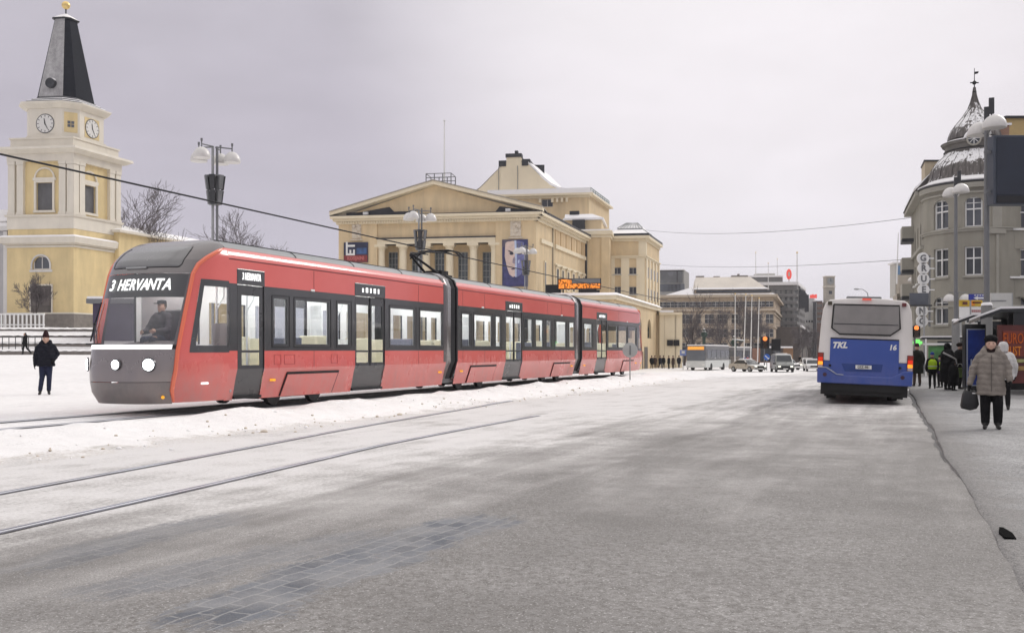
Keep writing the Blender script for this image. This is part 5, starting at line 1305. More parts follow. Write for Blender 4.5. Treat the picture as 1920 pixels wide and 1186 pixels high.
for i in range(6):
    z = A.z(lerp(545, 515, i / 5), 1450); mb.tube(A.pt(A.u(lerp(1456, 1412, i / 5)), -2, z), A.pt(A.u(lerp(1456, 1412, i / 5)), -2, z + .01), .02, n=3)
gm = mat('modern_grey', (.17, .165, .16), .7, var=.12, vs=.4, streak=.15)
ob, A2, B2, wa2, wb2, zt2 = far_block('office_block', 'dark grey flat-roofed office block behind the right end of the beige corner block', 1405, 1494, 1509, 275, 690, 534, gm, rows=((543, 550), (556, 563), (569, 576), (582, 589), (595, 602), (608, 615), (621, 628)), cols=9, scols=6, win=(2.4, 1.2), sd_=STR, wm=mat('grey_band_glass', (.10, .11, .12), .2, var=.3))
mb = MB(); A2.box(mb, -.4, wa2, -9, .4, zt2 + .003, zt2 + .9); B2.box(mb, -.35, wb2, -.5, .4, zt2 + .006, zt2 + .88); mb.build('roof_snow', M['snow'], ob)
mb = MB(); A2.box(mb, A2.u(1470), wa2, -12, -3, zt2 + .9, A2.z(517, 1494)); pho = mb.build('penthouse', gm, ob)
mb = MB(); A2.box(mb, A2.u(1471), wa2, -12, -2.7, A2.z(517, 1494) + .003, A2.z(514, 1494)); mb.build('penthouse_snow', M['snow'], pho)
mb = MB(); A2.box(mb, A2.u(1457), A2.u(1419), -11, -5, A2.z(514, 1494) + .02, A2.z(509, 1494)); mb.build('roof_screen', M['wframe'], pho)
sgm = emit('red_sign_glow', (1, .12, .10), .9)
sg_ = thing('roof_sign', 'small red round emblem sign on a mast on the dark office roof', 'sign', A2.pt(A2.u(1480), -2, zt2 + .9))
p = A2.pt(A2.u(1481), -2, 0); mb = MB(); mb.tube((p.x, p.y, zt2 + .8), (p.x, p.y, A2.z(517, 1481)), .15); mb.build('mast', M['wframe'], sg_)
mb = MB(); mb.ball((p.x, p.y, A2.z(513, 1481)), 1.05, 14, sc=(.75, .25, 1.5)); mb.build('emblem', sgm, sg_, smooth=60)
mb = MB(); A2.box(mb, A2.u(1481) - .22, A2.u(1481) + .22, -1.78, -1.6, A2.z(516.5, 1481), A2.z(509, 1481)); mb.build('emblem_bar', M['wframe'], sg_)
lb, A3, B3, *_r = far_block('glass_block', 'grey glass-banded modern block between the theatre wing and the snowy corner roof', 1230, 1283, 1292, 262, 690, 506, mat('modern_pale', (.30, .30, .29), .7, var=.1))
mb = MB(); A3.box(mb, .5, A3.u(1238), .003, .3, A3.z(530, 1280), A3.z(508, 1280)); mb.build('glass_band', mat('smoky_glass', (.12, .125, .13), .25, var=.3, vs=.3), lb)
mb = MB(); A3.box(mb, A3.u(1270.5), A3.u(1269), .3, .45, A3.z(530, 1280), A3.z(508, 1280)); A3.box(mb, .3, A3.u(1237), .003, .4, A3.z(508, 1280), A3.z(506.5, 1280)); mb.build('mullion', blk, lb)
mb = MB(); A3.box(mb, A3.u(1300), A3.u(1252), -9, -6, A3.z(506, 1280), A3.z(501, 1280)) if False else A3.box(mb, 2, 7, -9, -6, A3.z(506, 1280), A3.z(502, 1280)); A3.box(mb, -.2, A3.u(1236), -4, .3, A3.z(506.3, 1280), A3.z(504.6, 1280)); mb.build('roof_snow', M['snow'], lb)
for i in range(6): 
    u = A3.u(1243 + i * 7); mb = MB(); A3.box(mb, u - .8, u + .8, .003, .06, A3.z(546, 1280), A3.z(532, 1280)); mb.build('window', M['wglass2'], lb)
wb3, A4, B4, *_r = far_block('white_block', 'white blank-walled block with a red rooftop sign far down the street', 1506, 1526, 1531, 320, 690, 560, mat('white_render', (.66, .65, .63), .8, var=.06), sd_=STR)
for i in range(3):
    mb = MB(); A4.box(mb, A4.u(1524 - i * 5), A4.u(1521 - i * 5), .003, .06, A4.z(604, 1526), A4.z(600, 1526)); mb.build('window', M['wglass'], wb3)
mb = MB(); A4.box(mb, -.2, A4.u(1506), -3, .2, A4.z(559.9, 1526), A4.z(558.8, 1526)); mb.build('roof_snow', M['snow'], wb3)
sg2 = thing('rooftop_sign', 'red glowing shop letters on the roof edge of the white block', 'sign', A4.pt(2, 0, A4.z(559, 1526)))
for i, (px, w_) in enumerate(((1521, .4), (1524, .3), (1527.5, .45), (1530, .3))):
    mb = MB(); u = A4.u(px); A4.box(mb, u - w_, u + w_, -.3, 0, A4.z(558.7, 1526), A4.z(552.5 - (i % 2), 1526)); mb.build('sign_letter', sgm, sg2)
db, A5, B5, *_r = far_block('dark_tower', 'narrow black slab tower beside the white block far down the street', 1524.5, 1530, 1532, 315, 690, 566, mat('dark_cladding', (.03, .032, .036), .4, var=.2), sd_=STR)
mb = MB(); A5.box(mb, -.1, A5.u(1524.5), -3, .1, A5.z(566, 1530) + .003, A5.z(564.8, 1530)); mb.build('parapet', M['gsteel'], db)
eb, A6, B6, *_r = far_block('brown_tower', 'brown brick tower block just left of the blue bus', 1530, 1541, 1545, 330, 690, 565, mat('brown_brick', (.17, .11, .085), .85, var=.2, vs=.8), sd_=STR, rows=((570, 575), (580, 585), (590, 595), (600, 605)), cols=3, scols=1, win=(.9, 1.1))
mb = MB(); A6.box(mb, -.2, A6.u(1530), -3, .2, A6.z(565, 1541) + .003, A6.z(563.6, 1541)); mb.build('parapet', M['gsteel'], eb)
for (px, py, Y, w_, h_) in ((1506, 544, 278, 3.2, 3), (1512, 551, 300, 3.4, 3.4)):
    p = P(px, py, Y); bx = thing('roof_cabin', 'dark round-topped roof cabin behind the dark office block' if px == 1506 else 'larger dark domed roof cabin above the white block', 'cabin', (p.x, Y + 4, p.z - h_)); mb = MB(); mb.box(p.x - w_ / 2, p.x + w_ / 2, Y + 3, Y + 7, p.z - h_ - 2, p.z); mb.build('housing', tin, bx); mb = MB(); mb.ball((p.x, Y + 5, p.z), w_ / 2, 12, sc=(1, 1, .8)); mb.build('dome', tin, bx, smooth=60)
# the street canyon: dark terrace walls with shop windows on both sides
def canyon(name, label, px0, Y0, px1, Y1, top_py0, m_, nw):
    a, b_ = P(px0, 690, Y0), P(px1, 690, Y1); d = Vector((b_.x - a.x, b_.y - a.y)); L = d.length
    Fc = Face((a.x, a.y), d, (-a.x + 90, -60)); root = thing(name, label, 'terrace', (a.x, a.y, -.7))
    zt = CAMZ + (HY - top_py0) / F * Y0; mb = MB(); hs = []
    for r in range(3):
        for i in range(nw): u = L * (i + .5) / nw; hs.append((u - 1.1, u + 1.1, 4.5 + r * 4, 6.6 + r * 4))
    hs = [h for h in hs if h[3] < zt - .5]
    Fc.wall(mb, 0, L, -.7, zt, hs, .3); Fc.box(mb, 0, L, -9, -.4, -.7, zt - .01); mb.build('wall', m_, root)
    for h in hs: Fc.window(root, h, M['wglass'], M['wframe'], .3, 1, 0, .1, two=False)
    for i in range(nw):
        u = L * (i + .5) / nw; mb = MB(); Fc.box(mb, u - 1.8, u + 1.8, .003, .08, -.4, 3.0); mb.build('shop_window', (M['wglass'], M['wglass2'], mat('warm_shop', (.25, .14, .07), .4))[i % 3], root)
    mb = MB(); Fc.box(mb, -.1, L, .0, .5, zt + .003, zt + .4); mb.build('roof_snow', M['snow'], root)
canyon('street_terrace', 'dark street frontage receding between the office block and white block', 1500, 245, 1538, 560, 612, mat('dark_stone', (.10, .085, .075), .9, var=.25), 9)
canyon('street_row', 'brown street row receding behind the right side of the blue bus', 1760, 200, 1580, 520, 600, mat('brown_stone', (.22, .17, .13), .9, var=.2), 12)
canyon('side_street_row', 'low red brick shop row under the dark office block by the traffic light', 1428, 226, 1484, 229, 652, mat('red_brick', (.30, .16, .11), .9, var=.2), 3)
end_p = P(1545, 690, 600)
eb2 = thing('far_tower_block', 'pale hazy block closing the far end of the street', 'building', (end_p.x, 600, -.7)); mb = MB(); mb.box(end_p.x - 12, end_p.x + 30, 600, 615, -.7, 20); mb.build('wall', mat('hazy_block', (.30, .27, .25), .9, var=.15), eb2)
for i in range(10):
    mb = MB(); mb.box(end_p.x - 10 + i * 4, end_p.x - 8 + i * 4, 599.9, 599.95, 4 + (i % 3) * 5, 6.5 + (i % 3) * 5); mb.build('window', M['wglass'], eb2)
# pale clock tower above the bus roof
kp = P(1557, 560, 330); kt_ = thing('clock_tower', 'slim pale clock tower rising above the blue bus roof', 'tower', (kp.x, 330, -.7)); K_ = 330 / F
mb = MB(); mb.box(kp.x - 1.5, kp.x + 1.5, 330, 333, -.7, CAMZ + (HY - 519) * K_); mb.build('shaft', mat('tower_stone', (.40, .37, .31), .85, var=.12), kt_)
mb = MB(); mb.box(kp.x - 1.75, kp.x + 1.75, 329.7, 333.2, CAMZ + (HY - 538) * K_, CAMZ + (HY - 536) * K_); mb.box(kp.x - 1.7, kp.x + 1.7, 329.8, 333.2, CAMZ + (HY - 519) * K_ + .003, CAMZ + (HY - 517) * K_); mb.build('ledge', crm, kt_)
mb = MB(); zq = CAMZ + (HY - 527) * K_; mb.tube((kp.x, 329.98, zq), (kp.x, 329.85, zq), 1.1, None, 20); ck_ = mb.build('clock_face', mat('clock_grey', (.30, .32, .32), .5), kt_)
mb = MB(); mb.box(kp.x - .06, kp.x + .06, 329.78, 329.84, zq, zq + .8); mb.box(kp.x, kp.x + .55, 329.78, 329.84, zq - .06, zq + .06); mb.build('clock_hand', blk, ck_)
mb = MB(); mb.box(kp.x - .55, kp.x + .55, 329.9, 329.98, CAMZ + (HY - 551) * K_, CAMZ + (HY - 545) * K_); mb.build('window', M['wglass'], kt_)
# ------------------------------------------------------------------ the corner house with the domed turret
rY = 72.0
plas = mat('house_plaster', (.285, .27, .225), .9, var=.12, vs=.5, streak=.16, bump=.35, bs=6)
plt = mat('house_trim', (.34, .325, .28), .85, var=.1, vs=.8, streak=.1)
copper = mat('old_copper', (.075, .066, .06), .45, .35, var=.45, vs=1.6, streak=.45)
def zr(py, Y=rY): return CAMZ + (HY - py) / F * Y
rY = 70.0; tc = P(1827, 0, rY + 3.6); TCX, TCY = tc.x, rY + 3.6; TRAD = 89 / F * TCY
hs_ = thing('corner_house', 'grey stone corner house with a snow-dusted copper onion dome turret on the right', 'building', (TCX, TCY, 0))
HR = Face((TCX + TRAD * .36, TCY - TRAD * .935), (1, .10), (0, -1)); HLd = Vector((math.sin(rad(18.5)), math.cos(rad(18.5))))
HL = Face((TCX - TRAD * .92, TCY + TRAD * .38), HLd, (-1, 0))
zE = zr(347)
# right-hand wall
hr = []
for px in (1912, 1962):
    for y0, y1 in ((378, 428), (466, 518), (556, 620)): 
        u = HR.u(px); hr.append((u - .72, u + .72, HR.z(y1, px), HR.z(y0, px), y0 == 556))
mb = MB(); HR.wall(mb, 0, 14, -.2, zE + .8, hr, .3); HR.box(mb, 0, 14, -8, -.5, -.2, zE + .75); mb.build('wall', plas, hs_)
for h in hr: HR.window(hs_, h, M['wglass'], M['white'], .3, 1, 1, .09, sill=1, top=.62)
# left-hand wall along the street, balconies
mb = MB(); hl = []; WLh = HL.u(1703) if HL.u(1703) > 3 else 9
for i in range(3):
    for y0, y1 in ((405, 455), (480, 520), (555, 610)):
        u = 2.0 + i * 2.8; z0, z1 = zr(y1, rY + 3), zr(y0, rY + 3); hl.append((u - .55, u + .55, z0, z1, y0 == 405))
HL.wall(mb, 0, 12, -.2, zE, hl, .3); mb.build('street_wall', plas, hs_)
for h in hl: HL.window(hs_, h, M['wglass'], M['white'], .3, 1, 1, .08, sill=1)
for y in (408, 470, 522):
    mb = MB(); z0 = zr(y + 26, rY + 9); HL.box(mb, 9.0, 11.2, .003, .95, z0 - .3, z0); bal = mb.build('balcony', tin, hs_)
    mb = MB(); HL.box(mb, 9.0, 11.2, 0.85, .95, z0 + .003, z0 + 1.05); HL.box(mb, 9.0, 9.08, .003, .85, z0 + .003, z0 + 1.05); mb.build('parapet', plt, bal)
mb = MB(); HL.box(mb, -.5, 12, -.6, .6, zE - .35, zE); HL.box(mb, -.5, 12, -.4, .25, zr(462, rY + 3), zr(456, rY + 3)); mb.build('street_cornice', plt, hs_)
mb = MB(); a = zE + .003; mb.add([HL.pt(0, .7, a), HL.pt(12, .7, a), HL.pt(12, -2.5, a + 3.0), HL.pt(0, -2.5, a + 3.6), HL.pt(0, -6, a), HL.pt(12, -6, a)], [(0, 1, 2, 3), (3, 2, 5, 4), (0, 3, 4), (1, 5, 2)]); mb.build('street_roof', copper, hs_)
mb = MB(); mb.add([HL.pt(0, .5, a + .25), HL.pt(12, .5, a + .25), HL.pt(12, -.6, a + 1.2), HL.pt(0, -.6, a + 1.3)], [(0, 1, 2, 3)]); mb.build('roof_snow', M['snow'], hs_, solid=.15)
mb = MB(); fa, fb = P(1734, 0, rY + 5), P(1775, 0, rY + 5); hv = Vector((HLd.x, HLd.y, 0)) * 3
def fwb(z0, z1, e): a, b = fa + Vector((-e, -e, 0)), fb + Vector((e, -e, 0)); mb.hexa([Vector((p.x, p.y, z)) for z in (z0, z1) for p in (a, b, b + hv, a + hv)])
fwb(zE - 1.5, zr(303, rY + 5), 0); gb_ = mb.build('firewall', mat('firewall_tan', (.47, .40, .29), .85, var=.1), hs_)
mb = MB(); fwb(zr(303, rY + 5) + .003, zr(303, rY + 5) + .12, .12); mb.build('coping', tin, gb_)
# upper block behind the right wall
q0, q1 = P(1888, 0, rY + 6), P(2010, 0, rY + 6)
mb = MB(); mb.box(q0.x, q1.x, rY + 6, rY + 12, zE, zr(222, rY + 6)); up1 = mb.build('attic_block', mat('attic_ochre', (.50, .37, .17), .85, var=.08), hs_)
mb = MB(); mb.box(q0.x - .2, q1.x, rY + 5.8, rY + 12, zr(222, rY + 6) + .003, zr(218, rY + 6)); mb.build('coping', tin, up1)
mb = MB(); q = P(1880, 0, rY + 3); mb.box(q.x - .5, q.x + .5, rY + 3, rY + 4, zE, zr(235, rY + 3)); chm = mb.build('chimney', mat('chimney_brick', (.28, .17, .12), .9, var=.2), hs_)
mb = MB(); mb.box(q.x - .65, q.x + .65, rY + 2.9, rY + 4.1, zr(235, rY + 3) + .003, zr(231, rY + 3)); mb.build('coping', M['snow'], chm)
mb = MB(); mb.add([HR.pt(-.5, .3, zE + .85), HR.pt(14, .3, zE + .85), HR.pt(14, -5, zE + 3.6), HR.pt(-.5, -5, zE + 3.6)], [(0, 1, 2, 3)]); mb.build('right_roof', copper, hs_, solid=.2)
mb = MB(); HR.box(mb, .5, 14, -.3, .45, zE + .5, zE + .8); HR.box(mb, .5, 14, -.3, .14, zr(436), zr(433)); HR.box(mb, .5, 14, -.3, .14, zr(577), zr(574)); mb.build('right_cornice', plt, hs_)
for u in (HR.u(1868), HR.u(1868) + 5): 
    mb = MB(); HR.box(mb, u - .35, u + .35, .003, .16, zr(434), zE + .4); HR.box(mb, u - .6, u + .6, .003, .26, zr(444), zr(434.5)); HR.box(mb, u - .09, u + .09, .02, .2, 0, zr(445)); mb.build('pilaster', plt, hs_)
# turret drum with tall windows
def drum(mb, r, z0, z1, r1=None, n=40, mi=0): mb.lathe((TCX, TCY, 0), [(r, z0), (r if r1 is None else r1, z1)], n, mi)
mb = MB(); n = 48
wins_t = []
def ang_px(px):
    k = (px - CX) / F; best = None
    for i in range(-400, 401):
        q = -PI / 2 + i * .004; x, y = TCX + TRAD * math.cos(q), TCY + TRAD * math.sin(q)
        e_ = abs(x / y - k)
        if best is None or e_ < best[0]: best = (e_, q)
    return best[1]
tw = []
for px, hwid in ((1763, .135), (1826, .125)):
    q = ang_px(px)
    for y0, y1, arch in ((375, 430, True), (466, 519, False), (557, 608, True)): tw.append((q - hwid * 1.35, q + hwid * 1.35, zr(y1), zr(y0), arch))
qs = sorted(set([2 * PI * i / n - PI for i in range(n)] + [h[0] for h in tw] + [h[1] for h in tw])); zs_l = sorted(set([-.2, zE] + [h[2] for h in tw] + [h[3] for h in tw]))
def tp(q, r, z): return Vector((TCX + r * math.cos(q), TCY + r * math.sin(q), z))
for a, b_ in zip(qs, qs[1:] + [qs[0] + 2 * PI]):
    for c, d in zip(zs_l, zs_l[1:]):
        if any(h[0] < (a + b_) / 2 < h[1] and h[2] < (c + d) / 2 < h[3] for h in tw): continue
        mb.quad(tp(a, TRAD, c), tp(b_, TRAD, c), tp(b_, TRAD, d), tp(a, TRAD, d))
for h in tw:
    r2 = TRAD - .3
    for (q, z), (q2, z2) in (((h[0], h[2]), (h[1], h[2])), ((h[1], h[2]), (h[1], h[3])), ((h[1], h[3]), (h[0], h[3])), ((h[0], h[3]), (h[0], h[2]))):
        mb.quad(tp(q, TRAD, z), tp(q2, TRAD, z2), tp(q2, r2, z2), tp(q, r2, z))
    if h[4]:
        cq, hz_ = (h[0] + h[1]) / 2, (h[1] - h[0]) / 2; rz = .42
        for sg in (-1, 1): mb.add([tp(cq + sg * hz_, TRAD, h[3] - rz), tp(cq + sg * hz_ * .7, TRAD, h[3] - rz * .35), tp(cq + sg * hz_ * .3, TRAD, h[3] - .03), tp(cq + sg * hz_ * .0, TRAD, h[3]), tp(cq + sg * hz_, TRAD, h[3])], [(0, 1, 2, 3, 4)])
mb.build('turret_wall', plas, hs_, smooth=25)
for h in tw:
    r2 = TRAD - .26; f = MB()
    f.quad(tp(h[0], r2, h[2]), tp(h[1], r2, h[2]), tp(h[1], r2, h[3]), tp(h[0], r2, h[3])); wo = f.build('window', M['wglass2'] if h[4] else M['wglass'], hs_)
    f = MB(); wq = .10 / TRAD
    def bar(q0, q1, z0, z1): f.hexa([tp(q, r, z) for z in (z0, z1) for q, r in ((q0, r2 + .01), (q1, r2 + .01), (q1, r2 + .09), (q0, r2 + .09))])
    cq = (h[0] + h[1]) / 2; bar(h[0], h[0] + wq, h[2], h[3]); bar(h[1] - wq, h[1], h[2], h[3]); bar(cq - wq * .45, cq + wq * .45, h[2], h[3]); bar(h[0], h[1], h[2], h[2] + .1); bar(h[0], h[1], h[3] - .1, h[3]); zz_ = lerp(h[2], h[3], .60); bar(h[0], h[1], zz_ - .05, zz_ + .05)
    if h[4]: bar(h[0], h[1], lerp(h[2], h[3], .8) - .025, lerp(h[2], h[3], .8) + .025)
    f.build('frame', M['white'], wo)
    f = MB(); f.hexa([tp(q, r, z) for z in (h[2] - .16, h[2] - .01) for q, r in ((h[0] - .03, TRAD - .1), (h[1] + .03, TRAD - .1), (h[1] + .03, TRAD + .18), (h[0] - .03, TRAD + .18))]); f.build('sill', plt, wo)
for r_, y0, y1 in ((.12, 438, 434), (.22, 434, 432), (.10, 576, 573), (.15, 368, 365), (.3, 358, 354), (.32, 354.2, 349)): mb = MB(); mb.lathe((TCX, TCY, 0), [(TRAD - .2, zr(y0)), (TRAD + r_, zr(y0)), (TRAD + r_, zr(y1)), (TRAD - .2, zr(y1))], 48); mb.build('turret_moulding', plt, hs_, smooth=30)
mb = MB(); mb.lathe((TCX, TCY, 0), [(TRAD + .355, zr(349)), (TRAD + .42, zr(346.5)), (TRAD + .4, zr(345))], 48); mb.build('eave_gutter', tin, hs_, smooth=40)
mb = MB(); mb.lathe((TCX, TCY, 0), [(TRAD + .355, zr(346)), (TRAD + .4, zr(343)), (TRAD - .05, zr(338)), (TRAD - .3, zr(334))], 48); mb.build('eave_snow', M['snow'], hs_, smooth=60)
# ribbed copper with snow lying on the flatter upper parts of each bulge
m, t, out = newmat('snowy_copper')
gn = t('ShaderNodeNewGeometry'); nz_ = t('ShaderNodeSeparateXYZ', {0: gn.outputs['Normal']}).outputs[2]
co = t('ShaderNodeTexCoord').outputs['Object']
n1 = t.noise(co, 2.2, 5, .65); mp = t('ShaderNodeMapping', {0: co, 3: (4, 4, .5)}); n2 = t.noise(mp.outputs[0], 1.5, 4, .6)
sf = t.rng(t.math('ADD', nz_, t.math('ADD', t.rng(n1, .3, .7, -.2, .2), t.rng(n2, .3, .7, -.24, .24))), .42, .62, 0, 1, True)
cb_ = t('ShaderNodeBsdfPrincipled', {'Base Color': t.mix(sf, t.mix(t.rng(n2, .3, .7), (.05, .045, .042), (.15, .135, .125)), (.8, .8, .8)), 'Roughness': t.rng(sf, 0, 1, .4, .8), 'Metallic': t.rng(sf, 0, 1, .35, 0)})
t.l.new(cb_.outputs[0], out.inputs[0])
def ribbed(mb, prof, ribs=20):
    mb.lathe((TCX, TCY, 0), prof, ribs * 2)
    for i in range(ribs):
        q = 2 * PI * i / ribs; mb.path([tp(q, max(.02, r), z) for r, z in prof], .035, 4)
kx = TCY / F
low = [(r * kx, zr(y, TCY)) for r, y in ((82, 341), (79, 334), (78, 326), (75, 317), (70, 309), (63, 300), (55, 293), (52, 288))]
mb = MB(); ribbed(mb, low); mb.build('lower_dome', m, hs_, smooth=35)
rL = 51 * kx
mb = MB(); mb.lathe((TCX, TCY, 0), [(rL, zr(295)), (rL, zr(266)), (rL + .2, zr(265)), (rL + .25, zr(261)), (rL - .1, zr(260))], 32); ln_ = mb.build('lantern_drum', mat('lantern_grey', (.16, .15, .135), .7, var=.2, streak=.2), hs_, smooth=30)
mb = MB(); mb.lathe((TCX, TCY, 0), [(rL + .05, zr(277)), (rL + .1, zr(276)), (rL + .05, zr(275))], 32); mb.lathe((TCX, TCY, 0), [(rL + .22, zr(261.5)), (rL + .3, zr(260.8)), (rL + .2, zr(260))], 32); mb.build('lantern_band', tin, ln_)
upr = [(r * kx, zr(y, TCY)) for r, y in ((46, 262), (45, 256), (43, 250), (39.5, 242), (33, 233), (26, 225), (18, 214), (11.5, 204), (7, 192), (3.6, 179), (1.6, 164))]
mb = MB(); ribbed(mb, upr, 16); mb.build('onion_dome', m, hs_, smooth=35)
mb = MB(); mb.lathe((TCX, TCY, 0), [(rL + .1, zr(261.2)), (rL - .05, zr(257))], 32); mb.build('lantern_snow', M['snow'], ln_)
mb = MB(); mb.tube((TCX, TCY, zr(165)), (TCX, TCY, zr(116)), .05, .02, 6); mb.ball((TCX, TCY, zr(162)), .17, 8, sc=(1, 1, .8)); mb.ball((TCX, TCY, zr(144)), .16, 8); 
mb.box(TCX - .32, TCX + .32, TCY - .03, TCY + .03, zr(144) - .04, zr(144) + .04); mb.extr([(TCX, TCY, zr(128)), (TCX + .28, TCY, zr(126)), (TCX + .34, TCY, zr(122)), (TCX, TCY, zr(123))], (0, .03, 0)); mb.build('weathervane', blk, hs_)
q = ang_px(1826); f = MB(); c = tp(q, rL, zr(262)); nrm = Vector((math.cos(q), math.sin(q), 0)); tv = Vector((-nrm.y, nrm.x, 0))
def ringp(r, w, n=18): return [c + nrm * w + tv * (r * math.cos(2 * PI * k / n)) + Vector((0, 0, r * math.sin(2 * PI * k / n))) for k in range(n)]
f.extr(ringp(.52, -.6), nrm * .85); lu = f.build('lucarne', plt, hs_, smooth=40)
f = MB(); f.extr(ringp(.40, .252), nrm * .02); f.build('pane', M['wglass'], lu)
f = MB()
for k in range(4):
    a_ = k * PI / 4; dv = tv * math.cos(a_) + Vector((0, 0, math.sin(a_))); f.tube(c + nrm * .28 - dv * .4, c + nrm * .28 + dv * .4, .025, n=4)
f.build('glazing_bar', M['white'], lu)
f = MB(); f.path([c + nrm * .1 + tv * (.62 * math.cos(a_)) + Vector((0, 0, .62 * math.sin(a_))) for a_ in [rad(v) for v in range(10, 171, 20)]], .12, 6); f.ball(c + Vector((0, 0, .85)) + nrm * .1, .14, 8); f.build('lucarne_snow', M['snow'], lu)
# vertical letter sign on the street corner of the house
ls = thing('letter_sign', 'vertical row of white round letter discs on the street side of the corner house', 'sign', P(1730, 540, rY - 1)); discm = emit('letter_disc', (.95, .95, .93), .45)
for chx, px, py in (('G', 1731, 484), ('R', 1732, 503), ('U', 1732, 523), ('E', 1732, 543), ('N', 1729, 583), ('G', 1729, 602)):
    c = P(px, py, rY - 1); f = MB(); f.tube((c.x, c.y + .12, c.z), (c.x, c.y, c.z), .42, None, 20); f.box(c.x - .05, c.x + .8, c.y + .03, c.y + .1, c.z - .04, c.z + .04); ds_ = f.build('disc', M['white'], ls)
    f = MB(); text_mb(f, chx, .62, (c.x, c.y - .02, c.z), (1, 0, 0), (0, 0, 1), .02, offset=.02); f.build('letter', M['gsteel'], ds_)
c = P(1735, 560, rY - 1); f = MB(); f.box(c.x + .3, c.x + .42, c.y + .1, c.y + .22, zr(612, rY - 1), zr(478, rY - 1)); f.build('bracket', M['gsteel'], ls)
# beige house further along the street with a blue-glazed stair top, leaning white pole
gh, A7, B7, *_r = far_block('street_house', 'beige house with blue glazed roof storey left of the corner house', 1674, 1712, 1722, 128, 690, 556, mat('beige_house', (.40, .36, .30), .85, var=.1, streak=.1), fl=(-1, .1), rows=((575, 590), (605, 620)), cols=2, win=(1.0, 1.5))
mb = MB(); a, b_ = A7.u(1712), A7.u(1681); A7.box(mb, a, b_, -3, -.6, A7.z(556, 1712), A7.z(493, 1712)); us2 = mb.build('glazed_storey', M['wframe'], gh)
mb = MB(); z0, z1 = A7.z(514, 1712), A7.z(497, 1712); A7.box(mb, a + .1, b_ - .2, -.6, -.5, z0, z1); mb.build('pane', mat('blue_glass', (.16, .27, .42), .12, var=.2), us2)
mb = MB(); A7.box(mb, a, A7.u(1683), -2.9, .5, A7.z(555, 1712), A7.z(515.5, 1712)); mb.build('upper_wall', mat('beige_house', (.4, .36, .3)), gh)
mb = MB(); A7.box(mb, a - .2, b_ + .3, -3, -.3, A7.z(492.9, 1712), A7.z(490, 1712)); mb.build('roof_snow', M['snow'], us2)
mb = MB(); mb.tube(P(1681, 532, 120), P(1684.5, 436, 120), .11, .05); tag(mb.build('leaning_flagpole', M['white']), 'short white pole leaning slightly beside the balconies of the corner house', 'flagpole')
# ------------------------------------------------------------------ lamps
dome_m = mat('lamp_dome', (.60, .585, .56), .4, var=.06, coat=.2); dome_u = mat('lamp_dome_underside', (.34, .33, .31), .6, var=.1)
def dome(mb, c, r=.44, hh=.46):
    k = 7; mb.lathe(c, [(r * .96, -.05), (r, 0)] + [(r * math.cos(PI / 2 * i / k) + .001, hh * math.sin(PI / 2 * i / k)) for i in range(1, k + 1)], 20, 0)
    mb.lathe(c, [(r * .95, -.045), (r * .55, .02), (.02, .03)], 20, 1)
def square_lamp(px, Y, label, ztop=11.3, first=None):
    b = P(px, 690, Y); z0 = gz(b.x, Y); root = thing('square_lamp', label, 'street lamp', (b.x, Y, z0), (0, 0, .3), group='four-headed lamps along the square')
    H = ztop - z0
    for x in (-.1, .1):
        mb = MB(); mb.tube((x, 0, 0), (x, 0, H + .02), .062, None, 10); mb.build('pole', M['galv'] if x < 0 else M['gsteel'], root, world=False, smooth=40)
    mb = MB(); mb.box(-.28, .28, -.2, .2, 0, .25); mb.build('base', M['conc'], root, world=False)
    for a in (.25, 1.25, PI - .45, PI + .75):
        ca, sa = math.cos(a), math.sin(a); e = Vector((ca * .82, sa * .82, H)); mb = MB(); mb.tube((ca * .1, sa * .1, H), e, .035, .03, 8); mb.tube(e + Vector((0, 0, -.14)), e + Vector((0, 0, .22)), .035, .03, 8); mb.box(e.x - .05, e.x + .05, e.y - .05, e.y + .05, H + .14, H + .26); ar = mb.build('arm', M['gsteel'], root, world=False, smooth=40)
        mb = MB(); dome(mb, (e.x, e.y, H - .62), .40, .48); mb.build('lamp_shade', [dome_m, dome_u], ar, world=False, smooth=40)
    for i in range(6):
        a = 2 * PI * i / 6 + .2; ca, sa = math.cos(a), math.sin(a); mb = MB(); tx, ty = -sa, ca
        def pt(r, w, z): return (ca * r + tx * w, sa * r + ty * w, z)
        for z0_, z1_, r0, r1 in ((H - 2.75, H - 2.1, .27, .345), (H - 2.05, H - 1.38, .35, .43)):
            mb.hexa([pt(r0 - .05, -.10, z0_), pt(r0 - .05, .10, z0_), pt(r0 + .05, .10, z0_), pt(r0 + .05, -.10, z0_), pt(r1 - .05, -.13, z1_), pt(r1 - .05, .13, z1_), pt(r1 + .05, .13, z1_), pt(r1 + .05, -.13, z1_)])
        mb.build('floodlight', M['gsteel'] if i % 2 else M['dsteel'], root, world=False)
    mb = MB(); mb.lathe((0, 0, H - 1.42), [(.36, 0), (.42, 0), (.42, .04), (.36, .04)], 16); mb.build('floodlight_ring', M['gsteel'], root, world=False); mb = MB(); mb.lathe((0, 0, H - 2.78), [(.1, 0), (.24, 0), (.24, .05), (.1, .05)], 16); mb.build('floodlight_ring', M['gsteel'], root, world=False)
    return root
square_lamp(403, 46, 'tall four-headed lamp post standing behind the front roof of the tram')
square_lamp(788, 67, 'four-headed lamp post in front of the theatre colonnade left of the pantograph', 11.4)
square_lamp(986, 92, 'four-headed lamp post overlapping the blue face poster', 11.7)
square_lamp(1205, 146, 'farthest four-headed lamp post just beyond the rear of the tram', 11.2)
pil = mat('lamp_pillar', (.20, .20, .195), .85, var=.15, streak=.2)
